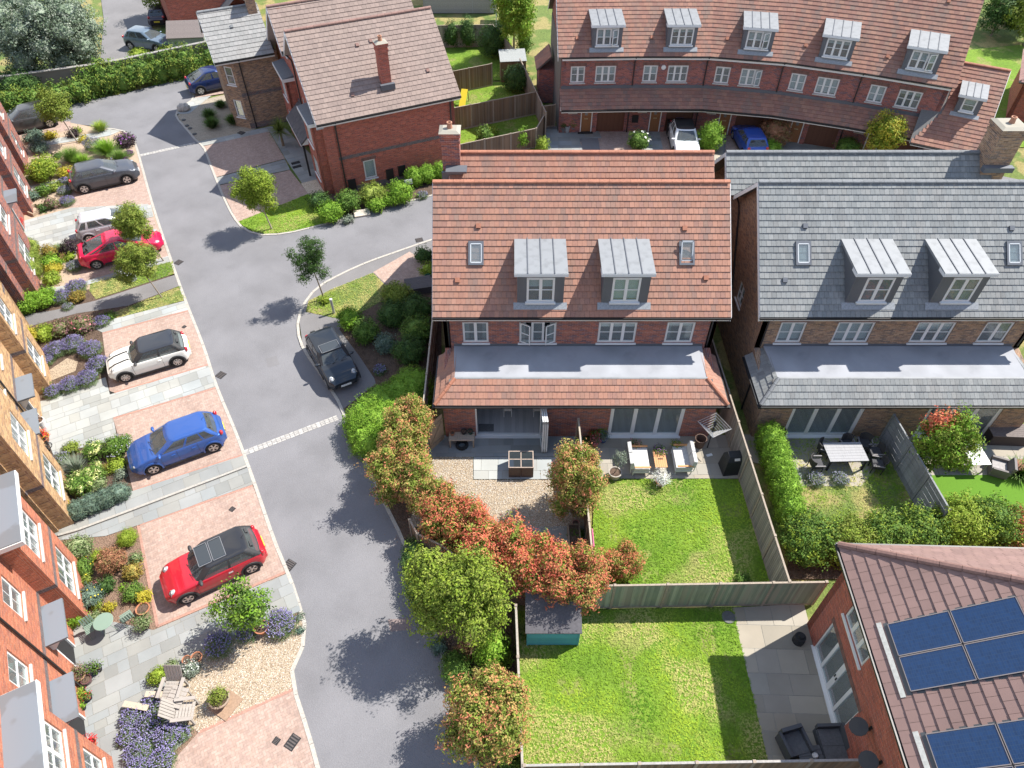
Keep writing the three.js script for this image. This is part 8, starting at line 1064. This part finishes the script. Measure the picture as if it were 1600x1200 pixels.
{ // terrace door steps and bins
  for (const [u, v, c, l] of [[1046, 210, [.015, .015, .016], 'black wheeled bin next to the white car'], [1060, 208, [.03, .08, .3], 'bin with a bright blue lid behind the white car'], [1072, 209, [.02, .02, .022], 'black wheeled bin nearest the dark garage']]) { const p = G(u, v), b = thing('wheeled_bin', l, 'bin', [p[0], .02, p[1]]); part(b, 'body', plain(.02, .02, .022, { map: null, roughness: .5 }), A => A.hexa([[-.22, 0, .25], [.22, 0, .25], [.22, 0, -.25], [-.22, 0, -.25], [-.27, .95, .32], [.27, .95, .32], [.27, .95, -.32], [-.27, .95, -.32]], W1)); part(b, 'lid', plain(...c, { map: null, roughness: .4 }), A => A.box(-.29, .95, -.34, .29, 1.02, .35)); }
  pot('grey planter with greenery by the first oak door', 880, 206, .25, .35, plain(.2, .21, .22), ['dark', .28, .4]); pot('pale tall planter by the first oak door', 886, 207, .2, .5, plain(.4, .42, .43), null); pot('grey planter with a bush next to the first oak door', 894, 205, .25, .35, plain(.2, .21, .22), ['mid', .3, .6]); const p = G(914, 207); part(thing('door_mat', 'dark mat before the first oak door', 'mat', [p[0], .05, p[1]]), 'mat', M.blackMatt, A => A.box(-.55, 0, -.28, .55, .02, .28));
  const y = G(727, 160), ys = thing('garden_toy', 'yellow plastic slide on the small far lawn', 'toy', [y[0], .02, y[1]], -.2); part(ys, 'slide', plain(.6, .5, .02, { map: null }), A => A.hexa([[-.25, 0, 1.2], [.25, 0, 1.2], [.25, 1.0, 0], [-.25, 1.0, 0], [-.25, .05, 1.2], [.25, .05, 1.2], [.25, 1.06, 0], [-.25, 1.06, 0]], W1)); part(ys, 'ladder', plain(.3, .2, .1), A => { for (const x of [-.22, .22]) A.rod([x, 0, -.3], [x, 1.05, 0], .03, W1); });
  const gz = G(797, 40), gt = thing('garden_gazebo', 'white canopy gazebo behind the bright green tree', 'gazebo', [gz[0], 0, gz[1] - 1]); part(gt, 'canopy', plain(.78, .77, .74, { map: null }), A => { for (let k = 0; k < 4; k++) { const b = k * PI / 2 + PI / 4, c = b + PI / 2; A.face([[1.9 * Math.cos(b), 2.1, 1.9 * Math.sin(b)], [0, 2.8, 0], [1.9 * Math.cos(c), 2.1, 1.9 * Math.sin(c)]]); } }); for (const x of [-1.3, 1.3]) for (const z of [-1.3, 1.3]) part(gt, 'leg', M.white, A => A.cyl(x, 0, 2.1, z, .03, .03, W1));
}
// ---------- grass blades and loose stones ----------
function inPoly(x, z, P) { let c = false; for (let i = 0, j = P.length - 1; i < P.length; j = i++) if ((P[i][1] > z) !== (P[j][1] > z) && x < (P[j][0] - P[i][0]) * (z - P[i][1]) / (P[j][1] - P[i][1]) + P[i][0]) c = !c; return c; }
function scatter(name, geo, mat, W, y, n, fn, label, cat) {
  const xs = W.map(p => p[0]), zs = W.map(p => p[1]), ar = Math.abs(areaOf(W)), N = Math.round(ar * n), I = new THREE.InstancedMesh(geo, mat, N), m = new THREE.Matrix4(), q = new THREE.Quaternion(), c = new THREE.Color(); let k = 0, guard = 0;
  while (k < N && guard++ < N * 20) { const x = RR(Math.min(...xs), Math.max(...xs)), z = RR(Math.min(...zs), Math.max(...zs)); if (!inPoly(x, z, W)) continue; const [s, col] = fn(x, z); q.setFromEuler(new THREE.Euler(RR(-.25, .25), R() * 6.3, RR(-.25, .25))); m.compose(V(x, y, z), q, V(s, s * RR(.7, 1.2), s)); I.setMatrixAt(k, m); c.setRGB(...col); I.setColorAt(k, c); k++; }
  I.count = k; I.name = numbered(name); scene.add(I); tag(I, label, cat, null, 'stuff'); I.castShadow = I.receiveShadow = true;
}
const tuft = (() => { srand(9); const L = new Leaves(); for (let i = 0; i < 9; i++) { const a = i * 2.4, e = RR(.15, .8); L.strand(RR(-.02, .02), 0, RR(-.02, .02), Math.cos(a) * Math.sin(e), Math.cos(e), Math.sin(a) * Math.sin(e), RR(.035, .06), .012, W1, .25); } return L.geo(); })();
const stoneG = (() => { const g = new THREE.IcosahedronGeometry(1, 0); g.scale(1, .6, .8); return white(g); })(), grassM = new THREE.MeshStandardMaterial({ roughness: .9, side: THREE.DoubleSide, vertexColors: true });
const lawnLab = ['grass of the narrow strip above the footpath', 'grass of the strip below the footpath', 'grass around the young tree by the gabled house', 'dry grass of the verge with the bollard', 'grass of the lawn with the white sofas', 'yellowing grass behind the lime hedge', 'grass of the big lawn with the blue shed', 'grass of the far lawn', 'grass of the small fenced far lawns'];
lawns.forEach(([W, y, d, mat], i) => { srand(900 + i); const dry = mat === M.grassDry; scatter('grass', tuft, grassM, W, y, d, (x, z) => { const p = fbm(((x / 23) % 1 + 1) % 1, ((z / 23) % 1 + 1) % 1, 16, 3, 77), q = fbm(((x / 23 + .3) % 1 + 1) % 1, ((z / 23) % 1 + 1) % 1, 12, 4, 78), c = mix3(mix3([.12, .25, .012], [.30, .42, .03], clamp((p - .3) * 2.2, 0, 1)), [.50, .45, .17], clamp((q - (dry ? .42 : .50)) * 5, 0, .8)); return [RR(.75, 1.25), mul3(c, RR(.8, 1.25))]; }, lawnLab[i], 'grass'); });
[[[[477, 988], [472, 1008], [456, 1045], [457, 1077], [310, 1144], [290, 1130], [268, 1070], [300, 1035], [330, 1008], [400, 985], [472, 960]], 'pale loose gravel around the wide stone pot'], [[[640, 714], [739, 714], [739, 750], [920, 750], [920, 826], [720, 836], [630, 820]], 'pale loose gravel of the photinia garden']].forEach(([P, l], i) => { srand(950 + i); scatter('gravel', stoneG, grassM, toW(P), .018, 520, () => [RR(.012, .028), mul3(pick([[.52, .47, .39], [.44, .36, .27], [.56, .53, .48], [.35, .28, .21], [.49, .41, .30]]), RR(.8, 1.1))], l, 'gravel'); });

{ srand(970); const lg = (() => { const L = new Leaves(); L.quad(0, .006, 0, .1, 1, .1, 1, .55, W1); return L.geo(); })(); scatter('leaf_litter', lg, grassM, toW([[586, 755], [600, 757], [652, 885], [690, 1000], [676, 1000], [632, 880]]), .036, 60, () => [RR(.03, .07), mul3(pick([[.22, .09, .05], [.28, .15, .07], [.17, .1, .06], [.3, .2, .1]]), RR(.7, 1.1))], 'brown fallen leaves along the kerb under the photinias', 'leaf litter'); scatter('leaf_litter', lg, grassM, toW([[560, 700], [590, 700], [700, 1050], [660, 1050]]), .004, 5, () => [RR(.03, .06), mul3(pick([[.22, .1, .05], [.28, .17, .08], [.17, .12, .06]]), RR(.7, 1.1))], 'scattered fallen leaves on the road beside the photinias', 'leaf litter'); }

renderer.render(scene, camera);
